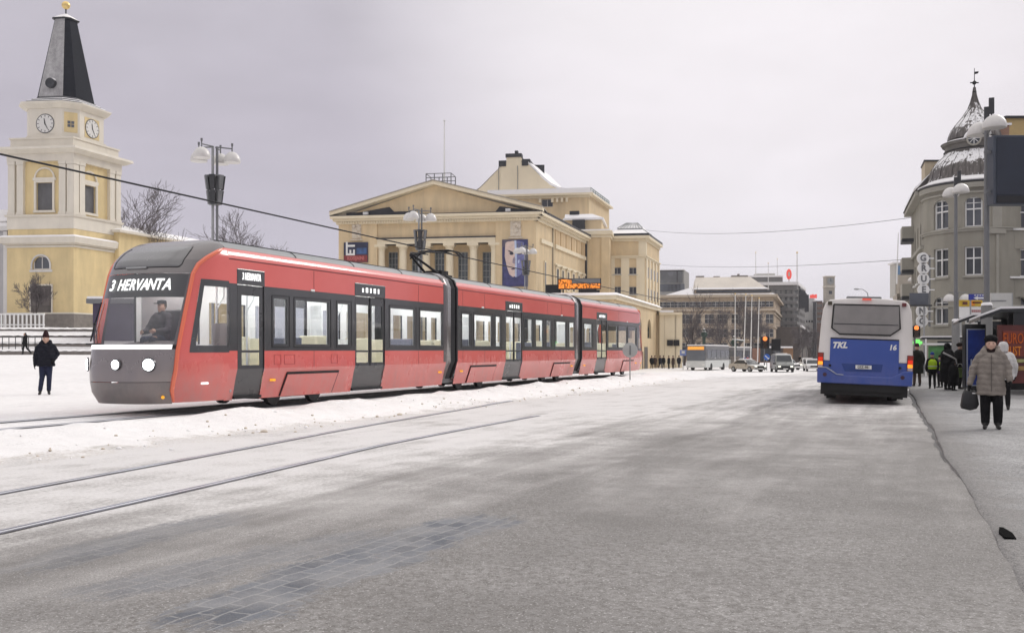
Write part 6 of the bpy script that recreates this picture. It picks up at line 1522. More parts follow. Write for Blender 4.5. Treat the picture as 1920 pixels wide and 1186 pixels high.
def street_lamp(px, ppx, Y, ztop, label, ant=False):
    b = P(px, 690, Y); z0 = pz(b.x, Y); root = thing('street_lamp', label, 'street lamp', (b.x, Y, z0), (0, 0, rad(-20)), group='dome lamps along the right pavement')
    H = ztop - z0
    mb = MB(); mb.lathe((0, 0, 0), [(.22, 0), (.22, 3.3), (.20, 3.36)], 18); mb.build('pillar', pil, root, world=False, smooth=40)
    mb = MB(); mb.lathe((0, 0, 0), [(.225, 3.365), (.20, 3.46), (.1, 3.5)], 14); mb.build('pillar_snow', M['snow'], root, world=False, smooth=60)
    mb = MB(); mb.tube((0, 0, 3.3), (0, 0, H - .2), .115, .095, 12); mb.build('pole', M['gsteel'], root, world=False, smooth=40)
    for y, dx in ((-.62, .22), (.62, -.22)):
        mb = MB(); mb.path([(0, 0, H - .75), (dx * .6, y * .6, H - .55), (dx, y, H - .45)], .035, 8); ar = mb.build('arm', M['gsteel'], root, world=False, smooth=40)
        mb = MB(); dome(mb, (dx, y, H - .56), .47, .50); mb.build('lamp_shade', [dome_m, dome_u], ar, world=False, smooth=40)
    if ant:
        for x, z in ((.0, H + .42), (.18, H + .78)): mb = MB(); mb.box(x - .10, x + .10, -.08, .08, z - .65, z); mb.tube((x, .0, H - .3), (x, 0, z - .6), .03); mb.build('antenna', M['dsteel'], root, world=False)
    return root
street_lamp(1850, 1850, 40, 11.25, 'nearest dome street lamp on a grey pillar beside the dark screen', True)
street_lamp(1792, 1792, 57, 11.45, 'second nearest dome street lamp in front of the round turret', True)
street_lamp(1757, 1757, 80, 11.5, 'dome street lamp in front of the left turret windows, third along the kerb')
street_lamp(1731, 1731, 100, 11.5, 'dome street lamp hanging over the vertical letter sign')
street_lamp(1713, 1713, 124, 11.4, 'farthest dome street lamp at the left edge of the corner house')
# double lamp at the back of the pavement
b = P(1796, 690, 66); sl_ = thing('double_lamp', 'low twin dome lamp with a crossbar in front of the corner house wall', 'street lamp', (b.x, 66, pz(b.x, 66)))
mb = MB(); mb.tube((0, 0, 0), (0, 0, 5.75), .05, .04, 8); mb.tube((-.62, 0, 5.75), (.55, 0, 5.75), .025); mb.build('pole', M['gsteel'], sl_, world=False)
for x in (-.58, .52): mb = MB(); dome(mb, (x, 0, 5.2), .40, .45); mb.build('lamp_shade', [dome_m, dome_u], sl_, world=False, smooth=40)
# curved lamp far behind the bus
b = P(1629, 690, 150); cl = thing('curved_lamp', 'thin curved street lamp rising above the blue bus roof', 'street lamp', (b.x, 150, gz(b.x, 150)))
mb = MB(); mb.path([(0, 0, 0), (0, 0, 10.5), (-.25, 0, 11.6), (-.9, 0, 12.1), (-1.5, 0, 12.15)], [.09, .07, .06, .05, .05], 8); mb.build('pole', M['gsteel'], cl, world=False, smooth=60)
mb = MB(); mb.ball((-1.9, 0, 12.15), .4, 10, sc=(1.2, .5, .35)); mb.build('lamp_head', M['galv'], cl, world=False, smooth=60)
# big dark screen by the nearest lamp
Ys = 39.0; a, b_ = P(1863, 253, Ys), P(1863, 383, Ys); sw = 4.6
scr = thing('screen', 'large dark blank display screen hanging at the upper right edge beside the lamp', 'screen', (a.x, Ys, b_.z))
mb = MB(); mb.box(a.x, a.x + sw, Ys, Ys + .55, b_.z, a.z); mb.build('housing', mat('screen_case', (.045, .055, .075), .5, var=.25), scr, bevel=.03)
mb = MB(); mb.box(a.x + .12, a.x + sw - .1, Ys - .03, Ys - .003, b_.z + .38, a.z - .1); mb.build('display', mat('screen_navy', (.012, .018, .032), .35, var=.4, vs=.5), scr)
mb = MB(); mb.box(a.x + .12, a.x + sw - .1, Ys - .05, Ys - .003, b_.z + .06, b_.z + .34); mb.build('lower_lip', mat('screen_lip', (.006, .006, .008), .5), scr)
mb = MB(); mb.box(a.x - .25, a.x, Ys + .2, Ys + .32, b_.z + .5, b_.z + .62); mb.build('bracket', M['gsteel'], scr); mb = MB(); mb.box(a.x - .25, a.x, Ys + .2, Ys + .32, a.z - .7, a.z - .58); mb.build('bracket', M['gsteel'], scr); mb = MB(); mb.tube((a.x + sw - .6, Ys + .3, 0), (a.x + sw - .6, Ys + .3, b_.z + .02), .15); mb.build('post', M['gsteel'], scr)
# ------------------------------------------------------------------ span wires over the street
def wire(label, pts, r=.018, m_=None): mb = MB(); mb.path(pts, r, 5); return tag(mb.build('span_wire', m_ or M['dsteel']), label, 'wire')
def sag(a, b, s, n=14): return [lerp(a, b, i / n) + Vector((0, 0, -s * 4 * (i / n) * (1 - i / n))) for i in range(n + 1)]
wire('thin span wire with small clamps from theatre wing to the corner house balconies', sag(P(1208, 431, 150), P(1708, 408, 78), .9), .022)
wire('lower faint span wire crossing the street behind the flagpoles', sag(P(1240, 496, 190), P(1702, 486, 92), .6), .025)
# ------------------------------------------------------------------ the blue and white city bus seen from behind
bY = 27.0; bX = (1618 - CX) / F * bY
bus = thing('city_bus', 'white and blue city bus seen from behind at the kerb, marked TKL 16', 'bus', (bX, bY, -.02), (0, rad(2.2), -math.atan2(bX, bY) + rad(1.2)))
def bl(px, py):
    x, z = (px - 1618) / 70.9, CAMZ + (HY - py) / 66.7; z += x * .038 + .02; return x - z * .038, z
bwh = mat('bus_white', (.76, .73, .69), .35, var=.08, vs=.8, streak=.14, coat=.3); bbl = grimy('bus_blue', (.026, .07, .32), .35, 0, .3, .42)
bgl = mat('bus_rear_glass', (.24, .23, .22), .22, var=.25, vs=.8)
L_ = 12.0
cs = [(1.245, .62), (1.26, 1.22), (1.2, 2.35), (1.165, 2.66), (1.10, 2.84), (.98, 2.93), (.5, 2.975), (0, 2.985)]
def hwb(z): return interp([(a[1], a[0]) for a in cs], z)
def body(mb, zlo, zhi):
    pr = [(hwb(zlo), zlo)] + [c for c in cs if zlo < c[1] < zhi] + ([(hwb(zhi), zhi)] if zhi < 2.98 else [(0, 2.985)])
    ol = [(x, z) for x, z in pr] + [(-x, z) for x, z in pr[::-1] if x > 0]
    rk = lambda z: .0 if z < 1.9 else .12 * ((z - 1.9) / 1.1) ** 2
    n = len(ol); mb.add([(x, rk(z), z) for x, z in ol] + [(x, L_, z) for x, z in ol], [tuple(range(n)), tuple(range(2 * n - 1, n - 1, -1))] + [(i, (i + 1) % n, n + (i + 1) % n, n + i) for i in range(n)])
mb = MB(); body(mb, 1.195, 2.99); bw = mb.build('body', bwh, bus, world=False, smooth=35, bevel=.05, seg=3)
mb = MB(); body(mb, .62, 1.19); mb.build('lower_body', bbl, bus, world=False, smooth=35, bevel=.03)
def slab(name, pts, y0, y1, m_, par=bus, **kw): mb = MB(); mb.extr([(x, y0, z) for x, z in pts], (0, y1 - y0, 0)); return mb.build(name, m_, par, world=False, **kw)
wpx = [(1563, 569.5), (1685.5, 574), (1687, 617), (1669, 629), (1574, 625.5), (1559, 614)]
rw = slab('rear_window', [bl(*q) for q in wpx], -.012, .06, bgl)
wp2 = [bl(*q) for q in wpx]; mb = MB(); mb.path([(x, -.012, z) for x, z in wp2 + wp2[:1]], .022, 6); mb.build('window_seal', M['rubber'], rw, world=False)
x0, z0 = bl(1561, 606); x1, _ = bl(1686, 609); mb = MB(); mb.box(x0 + .03, x1 - .03, -.02, -.0125, z0 - .01, z0 + .012); mb.build('window_divider', M['dsteel'], rw, world=False)
slab('rear_light_bar', [bl(1617, 558.8), bl(1634, 559.5), bl(1634, 562.5), bl(1617, 561.8)], .045, .075 + .03, emit('brake_dim', (1, .16, .12), .75))
hp = slab('engine_hatch', [bl(1556.5, 634), bl(1685, 639), bl(1684, 705), bl(1664, 711), bl(1578, 707), bl(1554, 695)], -.03, .02, bbl, bevel=.012)
slab('hatch_gap', [bl(1556.5, 632), bl(1685, 637), bl(1685, 639.2), bl(1556.5, 634.2)], -.034, .02, blk, hp)
slab('plate_recess', [bl(1577, 681), bl(1655, 683), bl(1652, 697), bl(1584, 696)], -.036, -.03, mat('bus_blue_dark', (.016, .045, .20), .5, var=.2), hp)
pl_ = slab('number_plate', [bl(1604, 684), bl(1634, 685), bl(1634, 692), bl(1604, 691)], -.05, -.036, M['white'], hp)
mb = MB(); c = bl(1619, 688.2); text_mb(mb, 'GSZ-981', .105, (c[0], -.052, c[1]), (1, 0, 0), (0, 0, 1), .004, offset=.002, sx=.85); mb.build('plate_text', blk, pl_, world=False)
mb = MB(); c = bl(1573.5, 647); text_mb(mb, 'TKL', .23, (c[0], -.034, c[1]), (1, 0, .02), (0, 0, 1), .006, offset=.012, shear=.3); mb.build('operator_text', M['white'], hp, world=False)
mb = MB(); c = bl(1673, 652); text_mb(mb, '16', .20, (c[0], -.034, c[1]), (1, 0, .02), (0, 0, 1), .006, offset=.008, shear=.15); mb.build('number_text', M['white'], hp, world=False)
bmp = slab('bumper', [(-1.262, .98), (-1.03, .98), (-.72, .80), (.72, .80), (1.03, .98), (1.262, .98), (1.255, .56), (-1.255, .56)], -.075, .05, bbl, bevel=.03)
mb = MB(); mb.path([(-1.25, -.08, 1.0), (-1.02, -.085, 1.0), (-.73, -.085, .82), (-.55, -.085, .81)], .014, 5); mb.path([(-1.0, -.088, .99), (-.8, -.088, .865)], .02, 5); mb.build('bumper_edge', mat('worn_blue_edge', (.35, .38, .45), .5), bmp, world=False)
for x in (-1.05, 1.0):
    mb = MB(); mb.tube((x, -.09, .80), (x, -.074, .80), .055, None, 14); mb.build('reflector', mat('dark_reflector', (.05, .02, .04), .3), bmp, world=False)
for x in (-.92, .93):
    mb = MB(); mb.tube((x, -.05, 1.06), (x, .0, 1.06), .035, None, 10); mb.build('hatch_lock', blk, bus, world=False)
for sx_ in (-1, 1):
    xs_ = sorted((sx_ * 1.10, sx_ * 1.268)); mb = MB(); mb.box(xs_[0], xs_[1], -.03, .12, .98, 1.42); tl_ = mb.build('tail_light', mat('tail_case', (.12, .015, .012), .3), bus, world=False, bevel=.015)
    for z0, z1, em_ in ((1.30, 1.40, mat('red_lens_dim', (.32, .035, .02), .25, var=.1)), (1.18, 1.29, emit('red_lens', (1, .06, .03), .75)), (1.07, 1.17, emit('amber_lens', (1, .34, .04), 1.5)), (.99, 1.06, mat('clear_lens', (.5, .42, .42), .25))):
        mb = MB(); mb.box(xs_[0] + .02, xs_[1] - .02, -.042, -.031, z0, z1); mb.build('lens', em_, tl_, world=False)
for px, py, mm in ((1555.5, 567, mat('top_lens_dark', (.06, .05, .03), .4)), (1694.5, 572.5, mat('top_lens_red', (.14, .03, .03), .4))):
    c = bl(px, py); mb = MB(); mb.box(c[0] - .055, c[0] + .055, -.02, .14, c[1] - .05, c[1] + .05); mb.build('marker_light', mm, bus, world=False, bevel=.008)
mb = MB(); mb.box(-.55, .42, 1.2, 3.2, 2.96, 3.10); mb.build('roof_unit', M['gsteel'], bus, world=False, bevel=.03)
mb = MB(); mb.box(-1.15, 1.15, .02, L_ - .2, .24, .66); mb.box(-.95, .98, -.02, .5, .36, .60); mb.build('underbody', mat('underbody_shade', (.012, .012, .012), .8), bus, world=False)  # underbody hung low and blackened to paint in the shade beneath the bus
for y in (2.9, 9.2):
    for x in (-1.0, 1.0):
        w = MB(); w.tube((x - .22 * (x > 0) - .02, y, .48), (x + .24 * (x < 0) + .02, y, .48), .48, None, 28); wh_ = w.build('wheel', M['rubber'], bus, world=False, smooth=40)
        w = MB(); o_ = x + (.25 if x < 0 else -.25) * 0 + (-.02 if x < 0 else .02); w.tube((o_ - .012 * (1 if x < 0 else -1), y, .48), (o_, y, .48), .25, None, 18); w.build('rim', M['galv'], wh_, world=False)
mb = MB(); mb.box(-1.05, -.75, .25, .29, .18, .55); mb.box(.75, 1.05, .25, .29, .18, .55); mb.build('mud_flap', M['rubber'], bus, world=False)
for sx_ in (-1, 1):
    mb = MB(); 
    for i in range(5):
        y0 = 1.0 + i * 2.15; mb = MB(); mb.hexa([(sx_ * (hwb(z) + e), y, z) for z in (1.5, 2.45) for y, e in ((y0, -.03), (y0 + 1.95, -.03), (y0 + 1.95, .012), (y0, .012))]); mb.build('side_window', M['wglass'], bus, world=False)
# ------------------------------------------------------------------ shelters on the right pavement
KD = Vector((.365, .931)); KN = Vector((.931, -.365))
shd = mat('shelter_dark', (.018, .020, .022), .4, var=.2); shg = mat('shelter_smoked_glass', (.012, .016, .017), .08, var=.3)
def shelter(px, Y, py_roof, label, length, slope=True, width=3.6, glassm=None):
    c = P(px, 690, Y); zt = CAMZ + (HY - py_roof) / F * Y; z0 = pz(c.x, Y)
    root = thing('bus_shelter', label, 'bus shelter', (c.x, Y, z0), (0, 0, math.atan2(-KN.y, KN.x) * -1), group='bus shelters on the right pavement')
    H = zt - z0                               # local x away from the kerb, local y along the kerb (further)
    prof = [(0, H - .26), (.62, H - .02), (width, H)] if slope else [(0, H), (width, H)]
    def sheet(name, dz0, dz1, m_, e=0, par=root):
        mb = MB(); pr = [(prof[0][0] - e, prof[0][1])] + prof[1:]
        lo = [(x, z + dz0) for x, z in pr]; hi = [(x, z + dz1) for x, z in pr[::-1]]; n = len(lo) * 2
        mb.extr([(x, -e, z) for x, z in lo + hi], (0, length + 2 * e, 0)); return mb.build(name, m_, par, world=False)
    rf = sheet('roof', -.11, -.002, shd); sheet('roof_snow', .0, .075, M['snow'], -.02, rf)
    for y in (.15, length / 2, length - .15):
        mb = MB(); mb.box(width - .18, width - .06, y - .05, y + .05, 0, H - .1); mb.build('post', M['dsteel'], root, world=False)
    mb = MB(); mb.box(width - .10, width - .08, .25, length - .2, .25, H - .25); mb.build('back_glass', glassm or shg, root, world=False)
    mb = MB(); mb.box(1.1, width - .2, length - .12, length - .08, .3, H - .2); mb.build('end_glass', glassm or shg, root, world=False)
    mb = MB(); mb.box(width - .65, width - .2, .6, length - .8, .44, .5); 
    for y in (.8, length - 1.2): mb.box(width - .55, width - .3, y, y + .08, 0, .44)
    mb.build('bench', M['dsteel'], root, world=False)
    return root, H, zt
s1, H1, zt1 = shelter(1838, 32, 578, 'nearest black bus shelter with snowy roof at the right edge holding the red poster', 5.0, width=5.2)
# inner fascia and the dark fleet of panels behind the woman
mb = MB(); mb.box(1.0, 5.1, .1, .18, H1 - .62, H1 - .12); mb.build('fascia', shd, s1, world=False)
mb = MB(); mb.box(.95, 5.15, 1.2, 1.28, .12, H1 - .15); mb.build('cross_panel', mat('panel_black', (.010, .011, .011), .45, var=.3), s1, world=False)
mb = MB(); mb.box(1.0, 5.1, .2, .26, H1 - .72, H1 - .69); mb.box(1.4, 5.1, .2, .26, H1 - .98, H1 - .955); mb.build('fascia_rail', M['gsteel'], s1, world=False)
s2, H2, _ = shelter(1797, 44, 590, 'second black bus shelter with a folded snowy roof behind the blue poster case', 4.0, width=2.6)
s3, H3, _ = shelter(1728, 62, 632, 'far flat-roofed bus shelter with pale glass behind the children', 4.0, False, 3.4, mat('pale_shelter_glass', (.13, .16, .16), .15, var=.3))
mb = MB(); mb.box(.1, 3.3, -.02, .04, H3 - .5, H3 - .38); mb.box(.2, .3, -.02, .06, 0, H3 - .1); mb.build('front_rail', M['white'], s3, world=False)
mb = MB(); mb.box(.4, 1.6, .1, .16, .4, H3 - .55); mb.build('green_poster', mat('green_ad', (.05, .16, .045), .4, var=.8, vs=1.5), s3, world=False)
# red-lettered poster: its own thing inside the shelter
ps = P(1872, 610, 31.0); red_p = thing('shelter_poster', 'dark red backlit poster with orange EURO MUST lettering in the nearest shelter', 'poster', (ps.x, 31.4, .35))
def pp_(px, py, Y=31.4): return P(px, py, Y)
q0, q1 = pp_(1872, 609), pp_(1960, 718)
mb = MB(); mb.box(q0.x, q1.x, 31.4, 31.5, q1.z, q0.z); mb.build('panel', mat('poster_maroon', (.085, .014, .010), .4, var=.5, vs=1.6), red_p)
mb = MB(); q2, q3 = pp_(1880, 620), pp_(1960, 668); mb.box(q2.x, q1.x - .1, 31.38, 31.397, q3.z, q2.z); mb.build('red_field', mat('poster_red_glow', (.16, .025, .012), .4, var=.4, vs=1.2), red_p)
tx_m = emit('poster_orange_dim', (.62, .14, .04), .42); tx_n = emit('poster_orange', (.85, .28, .05), .42)
for s_, py, h_, px0, mm in (('EURO', 635, .50, 1880.5, tx_m), ('MUST', 658.5, .42, 1883, tx_n)):
    c = pp_(px0, py, 31.36); mb = MB(); text_mb(mb, s_, h_, (c.x, 31.36, c.z), (1, 0, 0), (0, 0, 1), .008, align='LEFT', sx=.52, offset=.0); mb.build('lettering', mm, red_p)
mb = MB(); q2, q3 = pp_(1880, 673), pp_(1960, 679); mb.box(q2.x, q1.x - .15, 31.38, 31.395, q3.z, q2.z); mb.build('pale_strip', mat('poster_olive', (.30, .30, .12), .5, var=.7, vs=4), red_p)
mb = MB(); q2, q3 = pp_(1884, 686), pp_(1960, 694); mb.box(q2.x, q1.x - .15, 31.38, 31.395, q3.z, q2.z); mb.build('ochre_strip', mat('poster_ochre', (.28, .17, .05), .5, var=.6, vs=3), red_p)
# blue advertising case
Yc = 33.5; a, b_ = P(1812, 613, Yc), P(1846, 724, Yc)
ad = thing('advert_case', 'free-standing blue advertising case with pale frame beside the lamp pillar', 'advert case', ((a.x + b_.x) / 2, Yc, pz((a.x + b_.x) / 2, Yc)))
mb = MB(); mb.box(a.x - .05, b_.x + .05, Yc, Yc + .22, b_.z - .05, a.z + .1); mb.box(a.x + .1, b_.x - .1, Yc + .05, Yc + .17, pz(a.x, Yc) - .02, b_.z - .05); mb.build('case', shd, ad, bevel=.015)
mb = MB(); mb.box(a.x, b_.x, Yc - .015, Yc - .003, b_.z + .02, a.z - .06); mb.build('poster', mat('advert_blue', (.018, .045, .26), .3, var=.7, vs=1.3), ad)
mb = MB(); mb.box(a.x, a.x + .035, Yc - .03, Yc - .016, b_.z + .02, a.z - .06); mb.box(a.x + .035, b_.x, Yc - .03, Yc - .016, b_.z + .02, b_.z + .05); mb.box(a.x + .035, b_.x, Yc - .03, Yc - .016, a.z - .09, a.z - .06); mb.build('frame', mat('pale_frame', (.42, .46, .55), .4), ad)
mb = MB()
for i, w in enumerate((.04, .025, .05, .03, .045)): mb = MB(); x = a.x + .14 + i * .09; mb.box(x, x + w, Yc - .028, Yc - .016, b_.z + .62, b_.z + .95 - .03 * (i % 2)); mb.build('poster_stripe', mat('advert_pale', (.45, .5, .58), .5), ad)
# direction signs on a gantry
Yd = 56.0
def board(name, label, pxs, pys, Y, m_, cat='sign'):
    a, b_ = P(pxs[0], pys[0], Y), P(pxs[1], pys[1], Y); root = thing(name, label, cat, ((a.x + b_.x) / 2, Y, b_.z)); mb = MB(); mb.box(a.x, b_.x, Y, Y + .08, b_.z, a.z); mb.build('panel', m_, root); return root, a, b_
sb1, a, b_ = board('direction_sign', 'blue direction sign with a white left arrow beside the nearest lamp pole', (1817, 1852), (551, 562), Yd, mat('sign_blue', (.02, .035, .30), .4))
mb = MB(); zc_ = (a.z + b_.z) / 2 - .06; mb.extr([(a.x + .25, Yd - .02, zc_), (a.x + .5, Yd - .02, zc_ + .11), (a.x + .5, Yd - .02, zc_ + .05), (b_.x - .1, Yd - .02, zc_ + .05), (b_.x - .1, Yd - .02, zc_ - .05), (a.x + .5, Yd - .02, zc_ - .05), (a.x + .5, Yd - .02, zc_ - .11)], (0, .015, 0)); mb.build('arrow', M['white'], sb1)
for i in range(5): mb = MB(); mb.box(a.x + .3 + i * .15, a.x + .40 + i * .15, Yd - .02, Yd - .005, a.z - .10, a.z - .05); mb.build('text_mark', M['white'], sb1)
mb = MB(); mb.tube((a.x + .15, Yd + .14, 0), (a.x + .15, Yd + .14, a.z), .045); mb.build('post', M['galv'], sb1)
sb2, a, b_ = board('shop_sign', 'yellow and orange shop sign with dark marks under the blue arrow sign', (1799, 1842), (562, 574), Yd + 6, mat('sign_yellow', (.60, .40, .03), .5, var=.35, vs=1.5))
mb = MB(); mb.box(a.x + .2, a.x + .5, Yd + 5.97, Yd + 5.995, a.z - .3, a.z - .12); mb.build('dark_mark', mat('sign_maroon', (.12, .03, .02), .5), sb2); mb = MB(); mb.box(b_.x - .65, b_.x - .1, Yd + 5.97, Yd + 5.995, a.z - .22, a.z - .12); mb.build('dark_mark', mat('sign_maroon', (.12, .03, .02), .5), sb2)
mb = MB(); mb.box(a.x + .72, a.x + .98, Yd + 5.97, Yd + 5.995, a.z - .36, a.z - .08); mb.build('orange_patch', mat('sign_orange', (.75, .25, .02), .5), sb2)
mb = MB(); mb.box(a.x, b_.x, Yd + 6.02, Yd + 6.06, b_.z - .75, b_.z - .03); mb.build('white_fascia', M['white'], sb2); mb = MB()
for i in range(6): mb = MB(); mb.box(a.x + .7 + i * .13, a.x + .78 + i * .13, Yd + 5.99, Yd + 6.015, b_.z - .38, b_.z - .22); mb.build('fascia_letter', mat('fascia_red', (.35, .10, .10), .5), sb2)
mb = MB(); mb.box(a.x + .1, a.x + .18, Yd + 6.09, Yd + 6.18, 0, b_.z); mb.box(b_.x - .18, b_.x - .1, Yd + 6.09, Yd + 6.18, 0, b_.z); mb.build('post', M['galv'], sb2)
sb3, a, b_ = board('info_board', 'plain pale grey sign board on a post right of the nearest lamp pole', (1858, 1898), (549, 577), 46, mat('sign_pale', (.46, .46, .44), .5))
mb = MB(); mb.box(a.x + .0, b_.x - .3, 45.97, 45.995, a.z - .40, a.z - .36); mb.build('board_line', M['gsteel'], sb3); mb = MB(); mb.tube((b_.x, 46.04, 0), (b_.x, 46.04, a.z), .05); mb.build('post', M['galv'], sb3)
sb4, a, b_ = board('street_sign', 'plain dark grey sign panel hanging above the far end of the bus roof', (1706, 1741), (549, 571), 66, mat('sign_slate', (.085, .095, .115), .5))
mb = MB(); mb.box(a.x, b_.x + .15, 65.8, 66.1, b_.z - .12, b_.z - .003); mb.build('lower_box', M['dsteel'], sb4); mb = MB(); mb.tube((b_.x - .25, 66.15, 0), (b_.x - .25, 66.15, b_.z), .06); mb.build('post', M['galv'], sb4)
gs = thing('pharmacy_sign', 'small green glowing shop sign above the person in black behind the bus', 'sign', P(1720, 642, 70)); c = P(1720, 642, 70)
for dx, w, h in ((0, .36, .10), (.02, .20, .24)): mb = MB(); mb.box(c.x - w, c.x + w, 70 - dx, 70.2, c.z - h, c.z + h); mb.build('green_light', emit('green_glow', (.25, 1, .22), 1.1), gs)
mb = MB(); mb.tube((c.x, 70.1, 0), (c.x, 70.1, c.z - .2), .06); mb.build('post', M['gsteel'], gs)
# ------------------------------------------------------------------ traffic lights and road signs
def traffic_light(px, Y, py_top, label, lit, back=False):
    c = P(px, 690, Y); z0 = gz(c.x, Y); zt = CAMZ + (HY - py_top) / F * Y; root = thing('traffic_light', label, 'traffic light', (c.x, Y, z0), group='traffic lights')
    mb = MB(); mb.tube((c.x, Y + .2, z0), (c.x, Y + .2, zt + .1), .07); mb.build('pole', M['gsteel'], root)
    s = (.55 if Y > 90 else .3); mb = MB(); mb.box(c.x - s, c.x + s, Y - .1, Y + .12, zt - 2.4 * s * 1.1, zt); hd = mb.build('head', blk, root, bevel=.04)
    if not back:
        for i, colr in enumerate(('red', 'amber', 'green')):
            z = zt - (.5 + i) * 2.4 * s * 1.1 / 3; mb = MB(); mb.tube((c.x, Y - .16, z), (c.x, Y - .101, z), s * .36 + (.07 if i == lit and Y > 90 else .05), None, 14)
            mb.build('lamp', emit('signal_orange', (1, .25, .06), 1.8) if i == lit else mat('dead_lens', (.05, .03, .02), .3), hd)
traffic_light(1434, 118, 631, 'traffic light showing orange red in front of the beige corner block', 0)
traffic_light(1455, 116, 635, 'dark back of a traffic light between the orange signal and the van', 0, True)
traffic_light(1717, 68, 611, 'orange lit traffic light at the right edge of the blue bus', 0)
c = P(1434, 690, 118); ks = thing('keep_sign', 'round blue arrow sign below the orange traffic light', 'road sign', (c.x, 117, gz(c.x, 117)))
z = CAMZ + (HY - 669) / F * 117; mb = MB(); mb.tube((c.x, 117, z), (c.x, 117.06, z), .38, None, 22); mb.build('disc', mat('sign_blue_bright', (.03, .13, .50), .4), ks); mb = MB(); 
mb.extr([(c.x - .26, 116.98, z + .14), (c.x - .18, 116.98, z + .22), (c.x + .17, 116.98, z - .13), (c.x + .27, 116.98, z - .02), (c.x + .26, 116.98, z - .27), (c.x + .01, 116.98, z - .26), (c.x + .10, 116.98, z - .19)], (0, .015, 0)); mb.build('arrow', M['white'], ks)
mb = MB(); mb.tube((c.x, 117.1, gz(c.x, 117)), (c.x, 117.1, z + .2), .05); mb.build('post', M['galv'], ks)
c = P(1281, 690, 125); ks2 = thing('blue_sign', 'small blue and white sign on a post among the pedestrians by the coach', 'road sign', (c.x, 125, gz(c.x, 125))); z = CAMZ + (HY - 661) / F * 125
mb = MB(); mb.box(c.x - .42, c.x + .42, 125, 125.06, z - .38, z + .38); mb.build('panel', mat('sign_pale_blue', (.2, .27, .55), .4), ks2); mb = MB(); mb.box(c.x - .2, c.x + .2, 124.97, 124.995, z - .1, z + .25); mb.build('symbol', M['white'], ks2); mb = MB(); mb.tube((c.x, 125.1, gz(c.x, 125)), (c.x, 125.1, z + .3), .05); mb.build('post', M['galv'], ks2)
# grey back of a round sign beside the tram
Yr = 44.0; c = P(1181.5, 656, Yr); rs = thing('round_sign', 'grey back of a round road sign on a thin post before the tram rear', 'road sign', (c.x, Yr, gz(c.x, Yr)))
mb = MB(); mb.tube((c.x, Yr, c.z), (c.x, Yr + .02, c.z), .33, None, 28); dk = mb.build('disc', mat('sign_back', (.21, .21, .19), .5, .3, var=.15), rs, smooth=40)
mb = MB(); mb.lathe((0, 0, 0), [(.33, -.012), (.345, 0), (.33, .012)], 28); mb.v = [Vector((c.x + v.x, Yr + .01 + v.z, c.z + v.y)) for v in mb.v]; mb.build('disc_rim', mat('rim_grey', (.38, .39, .38), .4), dk, smooth=40)
mb = MB(); mb.box(c.x - .035, c.x + .03, Yr - .035, Yr - .003, c.z - .22, c.z + .22); mb.build('bracket', M['gsteel'], dk)
mb = MB(); mb.tube((c.x, Yr + .05, gz(c.x, Yr) - .05), (c.x, Yr + .05, c.z + .1), .03); mb.build('post', M['galv'], rs)
# ------------------------------------------------------------------ flagpoles
def flagpole(px0, y0, px1, y1, Y, label, r=.09, base=None):
    a = P(px0, y0, Y); b_ = P(px1, y1, Y); z0 = gz(a.x, Y) if base is None else base; root = thing('flagpole', label, 'flagpole', (a.x, Y, z0), group='white flagpoles on the bridge')
    mb = MB(); mb.tube((a.x, Y, z0), b_, r, r * .6, 8); mb.build('pole', M['white'], root, smooth=40); mb = MB(); mb.ball(b_ + Vector((0, 0, .1)), r * 1.3, 8); mb.build('finial', gold, root)
for px0, px1, y1, lab in ((1378, 1378.5, 552, 'leftmost of the four white flagpoles before the beige corner block'), (1394, 1398.5, 553, 'second from left of the four white flagpoles, leaning slightly right'), (1407, 1410, 555, 'third from left of the four white flagpoles before the beige corner block'), (1420, 1423.5, 560, 'rightmost of the four white flagpoles before the beige corner block')):
    flagpole(px0, 690, px1, y1, 140, lab)
for px, y0, y1, Y, lab in ((1417, 516, 474, 238, 'thin white roof mast on the beige corner block'), (1440.5, 540, 494, 265, 'thin short roof mast left of the red round roof sign'), (1457.5, 514, 486, 285, 'thin white mast above the office penthouse'), (1494.5, 534, 474, 277, 'thick white roof mast at the corner of the office block')):
    flagpole(px, y0, px, y1, Y, lab, .22 if px > 1490 else .12, base=CAMZ + (HY - y0) / F * Y - .5)
